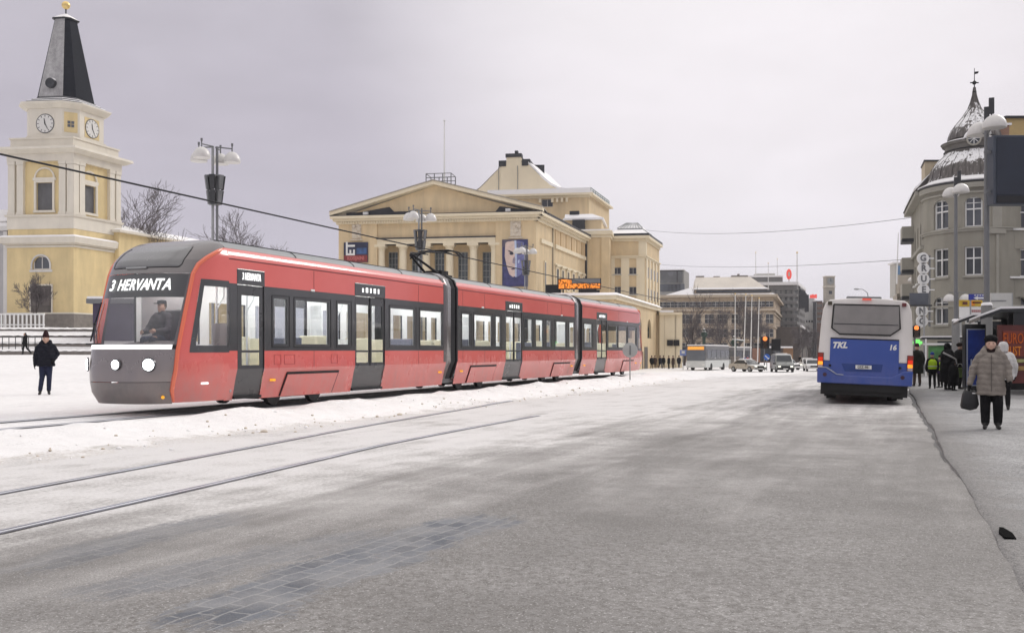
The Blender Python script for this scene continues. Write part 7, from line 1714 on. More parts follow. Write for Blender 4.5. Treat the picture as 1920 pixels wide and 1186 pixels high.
# ------------------------------------------------------------------ church steps, railings
def terr(px, py, Y): p = P(px, py, Y); return p
fx = thing('white_fence', 'white slatted railing in front of the church tower door', 'fence', (P(40, 607, 90).x, 90, gz(P(40, 607, 90).x, 90)))
a, b_ = P(-30, 607, 90), P(84, 607, 90); zt = P(0, 587, 90).z; z0 = min(gz(a.x, 90), a.z) - .1
mb = MB(); mb.box(a.x, b_.x, 89.96, 90.04, zt - .16, zt); mb.box(a.x, b_.x, 89.96, 90.04, z0 + .25, z0 + .36); mb.build('rail', M['white'], fx)
n = 15
for i in range(n): x = lerp(a.x + .08, b_.x - .08, i / (n - 1)); mb = MB(); mb.box(x - .07, x + .07, 89.9, 89.955, z0 - .2, zt - .02); mb.build('post', M['white'], fx)
for (Y, h, lab) in ((77.7, .5, 'lowest long snow-capped stone step in front of the church'), (80.7, .62, 'second long snow-capped stone step below the church tower'), (84.2, .75, 'third long snow-capped stone step below the church tower'), (88.2, .7, 'topmost snow-capped stone retaining step by the church railing')):
    x0, x1 = P(-60, 640, Y).x, P(190, 640, Y).x; zb_ = gz(P(60, 640, Y).x, Y - .9); root = thing('stone_step', lab, 'step', ((x0 + x1) / 2, Y, zb_), group='stone steps up to the church')
    mb = MB(); mb.box(x0, x1, Y - .3, Y + .5, zb_ - .2, zb_ + h * .62); mb.build('kerb_stone', stone, root)
    mb = MB(); mb.grid(lambda u, v: Vector((lerp(x0, x1, u), lerp(Y - .38, Y + .55, v), zb_ + h * .62 + .003 + (.14 + .10 * hsh(u * 60 + Y, v * 2)) * math.sin(PI * min(1, max(0, v * .9 + .1))))), 70, 5); mb.build('step_snow', M['snow'], root, smooth=60)
irn = thing('iron_rail', 'low thin dark iron railing along the snowy steps at the left edge', 'railing', (P(40, 640, 79).x, 79, gz(P(40, 640, 79).x, 79)))
x0, x1 = P(-20, 640, 79).x, P(78, 640, 79).x; zz_ = gz(P(40, 640, 79).x, 79)
for i in range(9): x = lerp(x0, x1, i / 8); mb = MB(); mb.tube((x, 79, zz_ - .1), (x, 79, zz_ + .95), .035, n=6); mb.build('post', M['dsteel'], irn)
mb = MB(); mb.tube((x0, 79, zz_ + .93), (x1, 79, zz_ + .93), .03, n=6); mb.tube((x0, 79, zz_ + .5), (x1, 79, zz_ + .5), .02, n=6); mb.build('rail', M['dsteel'], irn)
kio = P(196, 640, 82)
ki = thing('kiosk', 'dark violet flat-roofed kiosk seen through the tram windscreen', 'kiosk', (kio.x, 82, gz(kio.x, 82)))
mb = MB(); z0 = gz(kio.x, 82); mb.box(kio.x - 1.0, kio.x + 3.4, 82, 85, z0 - .3, z0 + 3.2); mb.build('wall', mat('kiosk_violet', (.05, .035, .075), .5, var=.2), ki)
mb = MB(); mb.box(kio.x - 1.4, kio.x + 3.8, 81.6, 85.3, z0 + 3.203, z0 + 3.6); mb.build('roof', M['gsteel'], ki); mb = MB(); mb.box(kio.x - 1.35, kio.x + 3.75, 81.65, 85.2, z0 + 3.603, z0 + 3.8); mb.build('roof_snow', M['snow'], ki)
# ------------------------------------------------------------------ people
def remesh(mb, vox, name, mats, parent, pick=None, extra=None, it=2, puff=0):
    me = bpy.data.meshes.new(name); me.from_pydata([tuple(v) for v in mb.v], [], mb.f)
    ob = bpy.data.objects.new('tmp', me); COL.objects.link(ob)
    r = ob.modifiers.new('r', 'REMESH'); r.mode = 'VOXEL'; r.voxel_size = vox
    s = ob.modifiers.new('s', 'SMOOTH'); s.factor = .5; s.iterations = it
    dg = bpy.context.evaluated_depsgraph_get(); m2 = bpy.data.meshes.new_from_object(ob.evaluated_get(dg))
    bpy.data.objects.remove(ob); bpy.data.meshes.remove(me); m2.name = name
    if not isinstance(mats, (list, tuple)): mats = [mats]
    m2.materials.clear()
    for m_ in mats: m2.materials.append(m_)
    if pick:
        for p in m2.polygons: p.material_index = pick(p.center)
    if puff:
        rn_ = random.Random(9)
        nn = [v.normal.copy() for v in m2.vertices]
        for v, n in zip(m2.vertices, nn):
            q = abs(math.sin(v.co.z * PI / .105 + .4 * math.sin(v.co.x * 9))) ** .6
            v.co += n * (puff * (q - .6) + puff * .5 * math.sin(v.co.x * 31 + v.co.z * 17 + v.co.y * 23))
    m2.shade_smooth()
    if extra is not None and extra.v:
        bm = bmesh.new(); bm.from_mesh(m2); vs = [bm.verts.new(v) for v in extra.v]
        for f, mi in zip(extra.f, extra.m):
            try: q = bm.faces.new([vs[i] for i in f]); q.material_index = mi; q.smooth = True
            except ValueError: pass
        bm.to_mesh(m2); bm.free()
    o = bpy.data.objects.new(name, m2); COL.objects.link(o)
    if parent is not None: o.parent = parent; WINV[o.name] = Matrix()
    return o
def cloth(name, col): return mat('cloth_' + name, col, .9, var=.25, vs=5, bump=.9, bs=16, spec=.12)
navy, blackc, greyc = cloth('navy', (.014, .015, .022)), cloth('black', (.010, .010, .011)), cloth('taupe', (.235, .21, .185))
whitec, denim, brownc = cloth('white', (.52, .51, .50)), cloth('dark_blue', (.025, .03, .06)), cloth('brown', (.07, .05, .04))
hiv, redc, bluec, boot = cloth('hi_vis', (.42, .62, .03)), cloth('red', (.40, .02, .03)), cloth('blue', (.03, .05, .22)), mat('boot', (.012, .011, .010), .5)
hairm = mat('hair', (.05, .035, .025), .7, var=.2)
V = Vector
def person(label, loc, heading, height=1.75, coat=navy, trou=blackc, hat=blackc, hatkind='beanie', glove=None, pose='stand', coatlen=.80, arms=None, legs=None, vox=.03, fat=1.0, hood=None, face=True, group=None, scarf=None, puff=.007, vest=None, skirt=0, lf=1.0):
    """local frame faces -Y; x is the figure's left; unit height 1.75"""
    k = height / 1.75
    z0 = loc[2]
    A = {'l_el': (.27, .02, 1.16), 'l_ha': (.27, -.06, .92), 'r_el': (-.27, .02, 1.16), 'r_ha': (-.27, -.06, .92)}
    G = {'l_kn': (.105, -.02, .50), 'l_an': (.11, .02, .085), 'r_kn': (-.105, -.02, .50), 'r_an': (-.11, .02, .085), 'l_hip': (.09, 0, .93), 'r_hip': (-.09, 0, .93)}
    if pose == 'walk': G.update(l_kn=(.10, -.16, .52), l_an=(.10, -.24, .085), r_kn=(-.10, .06, .50), r_an=(-.10, .30, .13)); A.update(l_el=(.25, .10, 1.17), l_ha=(.24, .12, .93), r_el=(-.25, -.02, 1.17), r_ha=(-.24, -.20, .96))
    if arms: A.update(arms)
    if legs: G.update(legs)
    b = MB()
    for s, sg in (('l', 1), ('r', -1)):
        hip, kn, an = V(G[s + '_hip']), V(G[s + '_kn']), V(G[s + '_an'])
        b.capsule(hip, .098 * fat, kn, .075 * lf); b.capsule(kn, .075 * lf, an + V((0, .0, .05)), .062 * lf); b.capsule(an + V((0, .02, -.035)), .045, an + V((sg * .02, -.15, -.045)), .040)
    b.capsule((0, 0, .95), .135 * fat, (0, 0, 1.2), .13 * fat, 12); b.capsule((0, 0, 1.2), .13, (0, 0, 1.40), .12, 12); b.capsule((0, .01, 1.40), .07, (0, -.005, 1.56), .055)
    b.ball((0, -.01, 1.645), .105, 14, sc=(.80, .95, 1.16)); b.capsule((0, -.055, 1.575), .045, (0, -.07, 1.565), .04)
    b.capsule((0, -.105, 1.655), .013, (0, -.125, 1.625), .019); b.capsule((-.018, -.10, 1.585), .013, (.018, -.10, 1.585), .013)
    for sg in (-1, 1): b.capsule((sg * .085, .005, 1.66), .016, (sg * .083, .008, 1.62), .014)
    for s, sg in (('l', 1), ('r', -1)):
        el, ha = V(A[s + '_el']), V(A[s + '_ha']); b.capsule((sg * .17, 0, 1.41), .065, el, .052); b.capsule(el, .05, ha, .036); d = (ha - el).normalized(); b.capsule(ha, .036, ha + d * .055, .038)
    fing = MB(); gi = 2 if glove is None else 3
    for s, sg in (('l', 1), ('r', -1)):
        el, ha = V(A[s + '_el']), V(A[s + '_ha']); d = (ha - el).normalized(); f_ = V((-.0, -1, 0)); side = d.cross(V((sg, 0, 0))).normalized(); inn = V((-sg, 0, 0)); inn = (inn - d * inn.dot(d)).normalized(); side = d.cross(inn).normalized()
        p0 = ha + d * .075
        for i in range(4):
            q = p0 + side * (i - 1.5) * .020; L = (.068, .078, .072, .055)[i]; q1 = q + d * L * .55; q2 = q1 + (d * .7 + inn * .7).normalized() * L * .5
            fing.path([q - d * .02, q, q1, q2], [.0105, .0105, .0095, .008], 6, gi)
        th_ = ha + d * .02 + side * (-.036 if side.y > 0 else .036) ; o = -side if side.y > 0 else side
        fing.path([ha + d * .01 + o * .02, ha + d * .045 + o * .045 + inn * .01, ha + d * .08 + o * .045 + inn * .025], [.013, .0115, .009], 6, gi)
    def pick(c):
        if c.z > 1.505 and abs(c.x) < .13: return 0
        for s in 'lr':
            el, ha = V(A[s + '_el']), V(A[s + '_ha']); d = (ha - el).normalized()
            if (c - ha).length < .14 and (c - ha).dot(d) > -.02 and c.z < 1.5 and c.length > 0 and abs(c.x) > .12: return gi
        for s in 'lr':
            an = V(G[s + '_an'])
            if (c - an).length < .26 and (c - an).z < .05: return 4
        return 1
    body = remesh(b, vox, 'person', [M['skin'], trou, M['skin'], glove or M['skin'], boot], None, pick, fing if vox < .028 else None)
    body.location = loc; body.rotation_euler = (0, 0, heading); body.scale = (k, k, k)
    tag(body, label, 'person', group); WINV[body.name] = Matrix()
    # coat: shoulders, chest and a skirt that hangs from the hips
    c = MB(); hem = coatlen; sit = pose == 'sit'
    c.capsule((-.13, .0, 1.42), .10, (.13, .0, 1.42), .10, 12); c.capsule((0, .005, 1.33), .175 * fat, (0, .0, 1.05), .175 * fat, 14)
    for sg in (-1, 1): c.capsule((sg * .07, .0, 1.30), .15 * fat, (sg * .065 * fat, .0, 1.0), .155 * fat, 12)
    if not sit:
        e = max(hem + .12, .2); n = 14
        prof = [(.20 * fat, 1.05), (.215 * fat, .95), (.225 * fat, hem + .08), (.222 * fat, hem)]
        q = MB(); q.lathe((0, 0, 0), [(.02, 1.12)] + prof + [(.02, hem - .005)], 20); q.v = [V((v.x * 1.04, v.y * .80, v.z)) for v in q.v]; c.add(q.v, q.f)
    c.capsule((0, .01, 1.45), .085, (0, -.005, 1.515), .072, 12)
    for s, sg in (('l', 1), ('r', -1)):
        el, ha = V(A[s + '_el']), V(A[s + '_ha']); c.capsule((sg * .175, .0, 1.415), .088 * fat ** .5, el, .073 * fat ** .5); c.capsule(el, .072, lerp(el, ha, .93), .056)
    if hood: c.capsule((-.075, .045, 1.50), .075, (.075, .045, 1.50), .075); c.capsule((0, .10, 1.50), .085, (0, .09, 1.56), .075)
    if hood and puff > .01: c.path([(-.10, -.09, 1.43), (-.125, -.03, 1.50), (-.11, .06, 1.56), (0, .11, 1.58), (.11, .06, 1.56), (.125, -.03, 1.50), (.10, -.09, 1.43)], [.045, .06, .06, .06, .06, .06, .045], 10)
    remesh(c, vox * .9, 'coat', coat, body, it=2, puff=puff)
    if vest:
        v = MB(); v.lathe((0, 0, 0), [(.19 * fat, .98), (.205 * fat, 1.1), (.20 * fat, 1.33), (.165, 1.42), (.11, 1.47)], 20); v.v = [V((p.x * 1.12, p.y * .98, p.z)) for p in v.v]; v.build('vest', vest, body, smooth=60, world=False)
        s_ = MB(); s_.lathe((0, 0, 0), [(.207 * fat, 1.1), (.209 * fat, 1.14)], 20); s_.v = [V((p.x * 1.14, p.y * 1.0, p.z)) for p in s_.v]; s_.build('reflective_band', mat('reflective_tape', (.6, .62, .6), .3), body, smooth=60, world=False)
    if hat:
        h = MB()
        if hatkind == 'beanie':
            h.lathe((0, 0, 0), [(.098, 1.685), (.104, 1.70), (.104, 1.735), (.098, 1.74), (.088, 1.785), (.055, 1.822), (.01, 1.832)], 16); h.v = [V((v.x * .94, v.y * 1.06 - .005, v.z - .05 * (v.y < -.05) * 0)) for v in h.v]
        elif hatkind == 'fur':
            h.ball((0, .012, 1.745), .125, 14, sc=(.98, 1.0, .72))
        elif hatkind == 'cap':
            h.lathe((0, 0, 0), [(.096, 1.70), (.102, 1.73), (.09, 1.775), (.01, 1.79)], 16); h.box(-.07, .07, -.175, -.08, 1.70, 1.715)
        elif hatkind == 'tall': h.lathe((0, 0, 0), [(.10, 1.69), (.105, 1.72), (.085, 1.79), (.06, 1.86), (.02, 1.91), (.005, 1.93)], 14); h.v = [V((v.x * .92, v.y + max(0, v.z - 1.78) * .3, v.z)) for v in h.v]
        elif hatkind == 'hood': h.lathe((0, .02, 0), [(.12, 1.53), (.13, 1.62), (.125, 1.70), (.09, 1.77), (.02, 1.79)], 16); h.v = [V((v.x * .95, v.y, v.z)) for v in h.v if True]
        h.build('hat', hat, body, smooth=60, world=False)
    if hatkind in ('none', 'cap', 'tall'):
        h = MB(); h.lathe((0, .012, 0), [(.075, 1.60), (.092, 1.64), (.093, 1.70), (.075, 1.755), (.01, 1.772)], 14, 0, rad(-20), rad(200)); h.build('hair', hairm, body, smooth=60, world=False)
    if scarf: s_ = MB(); s_.lathe((0, 0, 0), [(.088, 1.46), (.10, 1.50), (.095, 1.54), (.08, 1.565)], 14); s_.build('scarf', scarf, body, smooth=60, world=False)
    if face and vox < .028:
        for sg in (-1, 1): s_ = MB(); s_.ball((sg * .032, -.093, 1.662), .0125, 8, sc=(1.1, .6, .8)); s_.build('eye', blk, body, smooth=60, world=False)
    return body
def gl(px, py, Y, pav=False): x = (px - CX) / F * Y; return (x, Y, pz(x, Y) if pav else gz(x, Y))
# man in a navy jacket crossing the square
person('man in navy padded jacket and dark knit cap walking on snow left of the tram', gl(86, 733, 28.9), rad(24), 1.78, navy, denim, cloth('cap_dark', (.03, .014, .016)), 'tall', blackc, 'walk', .84, arms=dict(l_el=(.30, .10, 1.20), l_ha=(.21, -.10, 1.02), r_el=(-.27, .02, 1.16), r_ha=(-.29, -.05, .90)), legs=dict(l_kn=(.09, -.05, .50), l_an=(.08, .0, .085), r_kn=(-.10, -.06, .51), r_an=(-.15, -.06, .085)), vox=.02, fat=1.10, puff=.011, hood=True)
person('distant person in black coat striding left past the church steps', gl(47, 657, 75), rad(-70), 1.72, blackc, blackc, None, 'none', blackc, 'walk', .82, vox=.03, hood=True, legs=dict(r_kn=(-.09, .14, .50), r_an=(-.09, .42, .16), l_kn=(.09, -.12, .52), l_an=(.09, -.15, .085)))
# woman with the bag and the one behind her
wl_ = gl(1858, 803, 17.3, True)
person('woman in a long taupe padded coat and black hat walking towards the camera', wl_, rad(-24), 1.62, greyc, blackc, blackc, 'fur', blackc, 'stand', .66, arms=dict(l_el=(.30, .03, 1.18), l_ha=(.32, -.10, .93), r_el=(-.31, .02, 1.17), r_ha=(-.37, -.03, .86)), legs=dict(l_kn=(.12, -.07, .50), l_an=(.12, -.04, .085), r_kn=(-.10, -.02, .50), r_an=(-.10, -.06, .085)), vox=.017, fat=1.10, lf=1.3, puff=.012, hood=True, scarf=cloth('dark_scarf', (.02, .012, .012)))
# quilting seams of the coat are sewn in: thin rings on a child of the coat
wm_ = [o for o in bpy.data.objects if o.name.startswith('person') and o.get('label', '').startswith('woman in a long taupe')][0]
ct_ = [o for o in wm_.children if o.name.startswith('coat')][0]
h = MB(); h.path([(0, -.192, 1.44), (0, -.213, 1.2), (0, -.206, 1.0), (0, -.205, .74)], .007, 5); h.build('zip', cloth('taupe_dark', (.11, .10, .09)), ct_, world=False)
# handbag
kk = 1.62 / 1.75; hd = V((-.38, -.03, .83)) * kk; Mh = Matrix.Translation(V(wl_)) @ Matrix.Rotation(rad(-24), 4, 'Z'); hp_ = Mh @ hd
bag = thing('handbag', 'soft black handbag hanging from the right hand of the woman in taupe', 'handbag', (hp_.x, hp_.y, hp_.z - .44)); b = MB()
prof = [(-.14, -.055), (-.155, .0), (-.12, .20), (-.09, .27), (.09, .27), (.13, .20), (.165, .02), (.12, -.06), (0, -.09)]
n = len(prof); vs = []
for y, sc in ((-.06, .86), (-.035, 1), (.035, 1), (.06, .86)): vs += [(x * sc, y, .09 + z * sc) for x, z in prof]
b.add(vs, [tuple(range(n - 1, -1, -1)), tuple(range(3 * n, 4 * n))] + [(k_ * n + i, k_ * n + (i + 1) % n, (k_ + 1) * n + (i + 1) % n, (k_ + 1) * n + i) for k_ in range(3) for i in range(n)]); b.build('bag_body', mat('bag_leather', (.012, .012, .013), .45, var=.3, vs=6, bump=.3), bag, world=False, smooth=60, bevel=.012)
for y in (-.03, .03): b = MB(); b.path([(-.08, y, .33), (-.07, y * .6, .40), (.0, y * .3, .43), (.05, y * .6, .40), (.06, y, .33)], .010, 6); b.build('handle', mat('bag_leather', (.012, .012, .013)), bag, world=False, smooth=60)
b = MB(); b.box(.02, .10, -.068, -.055, .30, .325); b.build('buckle', mat('buckle', (.6, .6, .58), .25, .8), bag, world=False)
person('person in a white hooded jacket half hidden behind the woman in taupe', gl(1881, 768, 23.2, True), rad(160), 1.62, whitec, blackc, whitec, 'hood', blackc, 'stand', .80, vox=.025, fat=1.12, arms=dict(r_el=(-.28, .02, 1.16), r_ha=(-.28, -.06, .90)))
person('person in a long black coat seen from behind between bus and shelter', gl(1719.5, 727, 40, True), rad(180), 1.72, cloth('black_green', (.012, .014, .011)), brownc, cloth('plum', (.035, .012, .02)), 'beanie', blackc, 'stand', .55, vox=.026, fat=1.15, legs=dict(l_kn=(.10, -.0, .5), l_an=(.12, .0, .085), r_kn=(-.10, 0, .5), r_an=(-.11, .02, .085)))
G_SH = 'people waiting at the shelters'
person('child in yellow hi-vis vest and blue hat waiting by the far shelter', gl(1748, 731, 37, True), rad(165), 1.36, blackc, blackc, bluec, 'beanie', blackc, vox=.03, vest=hiv, group=G_SH)
person('smaller child in hi-vis vest right of the blue-hatted child', gl(1763, 728, 38, True), rad(200), 1.25, cloth('purple', (.06, .04, .10)), blackc, blackc, 'beanie', blackc, vox=.03, vest=hiv, group=G_SH)
person('adult in black with a hood bending towards the children at the shelter', gl(1777, 735, 36, True), rad(100), 1.72, blackc, blackc, blackc, 'hood', None, coatlen=.3, vox=.03, fat=1.45, group=G_SH, arms=dict(l_el=(.28, -.10, 1.22), l_ha=(.20, -.34, 1.16)))
person('dark-haired adult in black standing just left of the blue advert case', gl(1800, 733, 36.5, True), rad(60), 1.70, blackc, blackc, cloth('brown_hair', (.02, .013, .01)), 'fur', None, coatlen=.35, vox=.03, fat=1.4, group=G_SH, arms=dict(r_el=(-.28, -.12, 1.2), r_ha=(-.15, -.36, 1.12)))
person('person in black sitting low in the shadow beside the advert case', gl(1788, 737, 35.2, True), rad(30), 1.05, blackc, blackc, blackc, 'hood', None, coatlen=.3, vox=.03, fat=1.6, group=G_SH)
c_ = P(1781, 668, 35.6); mb = MB(); mb.path([c_ + V((-.25, 0, .14)), c_ + V((.05, -.05, -.02)), c_ + V((.22, 0, -.10)), c_ + V((.26, 0, -.28))], [.035, .03, .025, .02], 6); tag(mb.build('scarf', whitec, smooth=60), 'loose white scarf on the hooded adult in black at the shelter', 'scarf')
c_ = P(1800, 692, 35.9); tt = thing('shopping_bag', 'green and white shopping bag held by the dark-haired adult at the shelter', 'bag', (c_.x, c_.y, c_.z - .3)); mb = MB(); mb.hexa([(-.16, -.06, 0), (.16, -.06, 0), (.16, .06, 0), (-.16, .06, 0), (-.2, -.07, .36), (.2, -.07, .36), (.2, .07, .36), (-.2, .07, .36)]); mb.build('bag_body', mat('bag_green', (.14, .20, .06), .5, var=.5, vs=5), tt, world=False); mb = MB(); mb.path([(-.1, 0, .36), (-.06, 0, .5), (.06, 0, .5), (.1, 0, .36)], .012, 5); mb.build('handle', whitec, tt, world=False)
# driver in the cab, seated
Mt = WINV['tram'].inverted(); dl_ = Mt @ V((1.62, .18, .62)); 
drv = person('tram driver in dark jacket and cap seated behind the windscreen', tuple(dl_), TRH + rad(-90), 1.75, cloth('driver_jacket', (.06, .055, .065)), denim, cloth('driver_cap', (.03, .03, .035)), 'cap', None, 'sit', .9, arms=dict(l_el=(.28, -.12, 1.12), l_ha=(.18, -.36, 1.10), r_el=(-.28, -.12, 1.12), r_ha=(-.18, -.38, 1.08)), legs=dict(l_hip=(.09, 0, .93), l_kn=(.12, -.42, .92), l_an=(.12, -.40, .50), r_hip=(-.09, 0, .93), r_kn=(-.12, -.42, .92), r_an=(-.12, -.40, .50)), vox=.022)
mb = MB(); mb.box(1.55, 2.0, -.05, .42, 1.38, 1.50); mb.box(1.95, 2.05, -.05, .42, 1.4, 2.2); mb.box(1.7, 1.85, .1, .25, .4, 1.38); mb.build('driver_seat', mat('driver_seat_grey', (.05, .05, .055), .8), tram, world=False, bevel=.03)
# far pedestrians outside the pavilion
G_P = 'pedestrians outside the theatre porch'
protos = []
for col, tr in ((blackc, blackc), (navy, denim), (brownc, blackc)):
    protos.append((col, tr))
far = [(1222, 689, 0), (1238, 690, 1), (1244, 690, 0), (1254, 690, 0), (1262, 690, 2), (1273, 690, 1), (1228, 689, 2), (1212, 688, 0)]
labs = 'dark-clad pedestrian in the loose group outside the cream porch beyond the tram'
src = {}
rn = random.Random(3)
for px, py, ki in far:
    Y = 134 + rn.uniform(-4, 4)
    if ki not in src:
        src[ki] = person(labs, gl(px, py, Y), rn.uniform(-2, 2), 1.74, protos[ki][0], protos[ki][1], blackc, 'beanie', blackc, 'walk' if ki == 1 else 'stand', .75 - .1 * ki, vox=.045, fat=1.15, group=G_P)
    else: dup(src[ki], gl(px, py, Y), rn.uniform(0, 6))
person('person in a red jacket walking beside the coach on the far pavement', gl(1354, 686, 132), rad(60), 1.72, redc, blackc, whitec, 'beanie', blackc, 'walk', .8, vox=.045, fat=1.1)
person('person in a crimson coat standing between the flagpoles', gl(1402, 684, 138), rad(20), 1.70, cloth('crimson', (.35, .015, .06)), blackc, bluec, 'beanie', blackc, 'stand', .7, vox=.045, fat=1.1)
person('person in dark blue next to the crimson coat by the flagpoles', gl(1396, 683, 142), rad(80), 1.78, bluec, blackc, blackc, 'beanie', blackc, 'stand', .75, vox=.045, fat=1.1)
person('person in blue grey jacket crossing in front of the coach', gl(1293, 691, 122), rad(90), 1.76, cloth('slate', (.10, .11, .16)), denim, blackc, 'beanie', blackc, 'walk', .8, vox=.045, fat=1.1)
person('small dark figure walking at the mouth of the dark street', gl(1500, 674, 170), rad(10), 1.75, blackc, blackc, blackc, 'beanie', blackc, 'walk', .7, vox=.05, fat=1.1)
# ------------------------------------------------------------------ statues by the bridge
brz = mat('green_bronze', (.045, .075, .06), .55, .4, var=.4, vs=4)
for px, py, Y, hh, lab in ((1320, 648, 150, 2.6, 'green bronze statue with snow on its head above the coach roof'), (1377, 668, 150, 3.1, 'dark bronze statue with snowy outstretched arm beside the first flagpole')):
    c = P(px, py, Y); z0 = gz(c.x, Y); root = thing('statue', lab, 'statue', (c.x, Y, z0), group='bronze statues on the bridge'); h0 = c.z - z0
    mb = MB(); mb.box(-.8, .8, -.8, .8, 0, .5); mb.box(-.62, .62, -.62, .62, .5, h0 - .25); mb.box(-.75, .75, -.75, .75, h0 - .25, h0); mb.build('pedestal', stone, root, world=False, bevel=.03)
    s = hh / 1.75; b = MB()
    for x in (-.1, .1): b.capsule((x, 0, .08), .08, (x * .9, -.02, .5), .09); b.capsule((x * .9, -.02, .5), .09, (x * .8, 0, .92), .12)
    b.capsule((0, 0, .95), .17, (0, 0, 1.35), .2); b.capsule((-.15, 0, 1.42), .1, (.15, 0, 1.42), .1); b.capsule((0, 0, 1.45), .06, (0, 0, 1.55), .06); b.ball((0, -.01, 1.65), .11, 12)
    if px > 1350: b.capsule((.19, 0, 1.42), .07, (.5, -.05, 1.38), .06); b.capsule((.5, -.05, 1.38), .06, (.85, -.1, 1.34), .05); b.capsule((-.19, 0, 1.42), .07, (-.32, 0, 1.1), .06)
    else:
        for sg in (-1, 1): b.capsule((sg * .19, 0, 1.42), .08, (sg * .30, -.05, 1.12), .07); b.capsule((sg * .30, -.05, 1.12), .065, (sg * .2, -.2, .95), .05)
    b.v = [V((v.x * s, v.y * s, h0 + v.z * s)) for v in b.v]; remesh(b, .07, 'figure', brz, root)
    mb = MB(); mb.ball((0, 0, h0 + 1.78 * s), .12 * s, 8, sc=(1, 1, .5)); mb.build('head_snow', M['snow'], root, world=False, smooth=60)
    mb = MB(); mb.ball((0, 0, h0 + 1.50 * s), .2 * s, 10, sc=(1.2, .7, .22)); mb.build('shoulder_snow', M['snow'], root, world=False, smooth=60)
    if px > 1350: mb = MB(); mb.path([(.2 * s, -.01, h0 + 1.50 * s), (.85 * s, -.1 * s, h0 + 1.41 * s)], .06 * s, 6); mb.build('arm_snow', M['snow'], root, world=False, smooth=60)
# ------------------------------------------------------------------ far cars and coaches
carg = mat('car_glass', (.03, .036, .042), .08, var=.3)
def car(label, px, py, Y, heading, paint, kind='sedan', lights=True, scale=1.0):
    x, _, z0 = gl(px, py, Y); root = thing('parked_car' if kind == 'x' else 'car', label, 'car', (x, Y, z0), (0, 0, heading), group='cars on the far roadway')
    L, W, H = (4.4, 1.75, 1.42) if kind == 'sedan' else (4.7, 1.95, 2.05)
    if kind == 'sedan': side = [(-.0, .30), (-.02, .62), (.1, .72), (1.15, .86), (1.75, 1.34), (2.2, 1.42), (3.1, 1.40), (3.75, .98), (4.32, .90), (4.4, .6), (4.36, .30)]
    else: side = [(0, .35), (-.02, .8), (.15, .98), (.85, 1.15), (1.35, 1.9), (1.8, 2.03), (4.2, 2.05), (4.6, 1.9), (4.7, .9), (4.66, .35)]
    def ww(z): return W / 2 * (1.0 if z < .95 else 1 - .16 * (z - .95) / (H - .95))
    mb = MB(); n = len(side); vs = [(-ww(z), y, z) for y, z in side] + [(ww(z), y, z) for y, z in side]
    mb.add(vs, [tuple(range(n)), tuple(range(2 * n - 1, n - 1, -1))] + [(i, (i + 1) % n, n + (i + 1) % n, n + i) for i in range(n)]); bd = mb.build('body', paint, root, world=False, bevel=.05, seg=2, smooth=40)
    i0 = 3 if kind == 'sedan' else 3; (y0, z0_), (y1, z1_) = side[i0], side[i0 + 1]
    def on(t_, e): y, z = lerp(y0, y1, t_), lerp(z0_, z1_, t_); return y - e * .8, z + e * .6
    mb = MB(); a, b_ = on(.08, .012), on(.94, .012); mb.extr([(-ww(a[1]) + .1, a[0], a[1]), (ww(a[1]) - .1, a[0], a[1]), (ww(b_[1]) - .1, b_[0], b_[1]), (-ww(b_[1]) + .1, b_[0], b_[1])], (0, .01, -.005)); mb.build('windscreen', carg, root, world=False)
    for sg in (-1, 1):
        zs0, zs1 = (.95, 1.32) if kind == 'sedan' else (1.15, 1.85); ya, yb, yc, yd = (1.45, 3.55, 3.0, 1.85) if kind == 'sedan' else (1.05, 4.5, 4.4, 1.45)
        mb = MB(); mb.extr([(sg * (ww(zs0) + .008), ya, zs0), (sg * (ww(zs0) + .008), yb, zs0), (sg * (ww(zs1) + .008), yc, zs1), (sg * (ww(zs1) + .008), yd, zs1)], (-sg * .02, 0, 0)); mb.build('side_window', carg, root, world=False)
        mb = MB(); mb.box(*sorted((sg * .52, sg * .80)), -.05, .08, .58, .74); mb.build('headlight', emit('car_headlight', (1, .97, .85), 1.6) if lights else M['white'], root, world=False)
        mb = MB(); mb.box(*sorted((sg * (W / 2 - .02), sg * (W / 2 + .16))), 1.25, 1.4, .9, 1.06); mb.build('wing_mirror', blk, root, world=False)
        for y in (.85, L - .85):
            mb = MB(); mb.tube((sg * (W / 2 - .2), y, .32), (sg * (W / 2 + .015), y, .32), .32, None, 18); wh_ = mb.build('wheel', M['rubber'], root, world=False); mb = MB(); mb.tube((sg * (W / 2 + .016), y, .32), (sg * (W / 2 + .03), y, .32), .2, None, 14); mb.build('rim', M['galv'], wh_, world=False)
    mb = MB(); mb.box(-.5, .5, -.06, .05, .5, .68); mb.build('grille', blk, root, world=False); mb = MB(); mb.box(-W / 2 + .03, W / 2 - .03, -.07, .12, .27, .46); mb.build('bumper', blk if kind != 'sedan' else paint, root, world=False, bevel=.03)
    mb = MB(); mb.box(-.26, .26, -.085, -.071, .33, .44); mb.build('number_plate', M['white'], root, world=False)
    mb = MB(); mb.hexa([(-.55, 1.9, H + .0), (.55, 1.9, H + .0), (.6, 3.0, H), (-.6, 3.0, H), (-.5, 2.0, H + .06), (.5, 2.0, H + .06), (.55, 2.9, H + .05), (-.55, 2.9, H + .05)]); mb.build('roof_snow', M['snow'], root, world=False)
    return root
silver = mat('car_silver', (.42, .41, .39), .3, .5, var=.08, coat=.5); grey_p = mat('car_grey', (.20, .21, .20), .3, .4, var=.1, coat=.5); white_p = mat('car_white', (.66, .65, .64), .3, var=.05, coat=.5)
car('silver saloon car with lit headlights turning near the blue arrow sign', 1426, 695, 108, rad(28), silver)
car('grey van with lit headlights facing the camera right of the signals', 1473, 692, 106, rad(-6), grey_p, 'van')
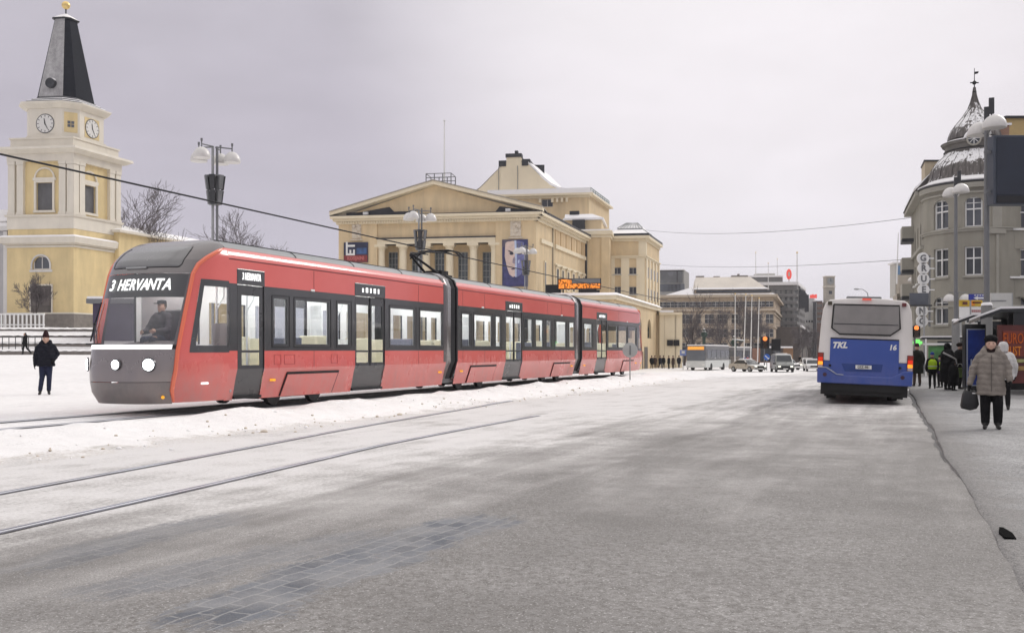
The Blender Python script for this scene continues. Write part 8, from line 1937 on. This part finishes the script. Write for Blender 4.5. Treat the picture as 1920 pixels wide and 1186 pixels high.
car('white car behind the grey van on the far roadway', 1494, 687, 122, rad(20), white_p)
car('white car further up the street left of the blue bus', 1519, 683, 135, rad(-8), white_p, 'sedan')
car('pale car partly hidden behind the tail light of the blue bus', 1528, 690, 112, rad(-10), white_p, 'sedan', False)
def coach(label, px, Y, heading, L, dest):
    x, _, z0 = gl(px, 690, Y); root = thing('coach', label, 'coach', (x, Y, z0), (0, 0, heading), group='coaches at the far stop'); W, H = 1.25, 3.05
    mb = MB(); mb.box(-W, W, 0, L, .35, 1.25); mb.build('lower_body', mat('coach_white', (.60, .62, .60), .4, var=.1), root, world=False, bevel=.06)
    mb = MB(); mb.box(-W + .02, W - .02, .03, L, 1.252, H); mb.build('body', mat('coach_grey', (.15, .15, .155), .35, var=.15), root, world=False, bevel=.1, seg=3)
    mb = MB(); mb.box(-W + .05, W - .05, .1, L - .1, H + .003, H + .14); mb.build('roof_snow', M['snow'], root, world=False, bevel=.05)
    mb = MB(); mb.box(-W + .12, W - .12, -.02, .028, 1.2, 2.5); mb.build('windscreen', M['wglass2'], root, world=False)
    if dest: mb = MB(); mb.box(-W + .2, W - .25, -.03, .025, 2.55, 2.95); mb.build('destination_display', emit('coach_led', (1, .42, .08), 1.1), root, world=False)
    for sg in (-1, 1):
        for i in range(int(L / 2)):
            mb = MB(); mb.box(*sorted((sg * (W - .03), sg * (W + .012))), .5 + i * 1.9, 2.2 + i * 1.9, 1.45, 2.55); mb.build('side_window', M['wglass2'], root, world=False)
        for y in (2.2, L - 2.6): mb = MB(); mb.tube((sg * (W - .25), y, .45), (sg * (W + .01), y, .45), .45, None, 20); mb.build('wheel', M['rubber'], root, world=False)
        mb = MB(); mb.box(*sorted((sg * .75, sg * 1.1)), -.03, .02, .62, .8); mb.build('headlight', M['white'], root, world=False)
    return root
coach('grey and white coach with an orange destination display by the pavilion', 1305, 118, rad(-29), 10, True)
coach('second coach parked behind the grey and white coach', 1362, 150, rad(-30), 10, False)

# ------------------------------------------------------------------ winter haze over the street
m, t, out = newmat('winter_haze'); v = t('ShaderNodeVolumePrincipled', {'Color': (.93, .93, .97, 1), 'Density': .0003, 'Anisotropy': .1}); t.l.new(v.outputs[0], out.inputs[1])
mb = MB(); mb.box(-760, 860, -40, 1560, -3.0, 60); o = mb.build('haze', m); tag(o, kind='stuff')
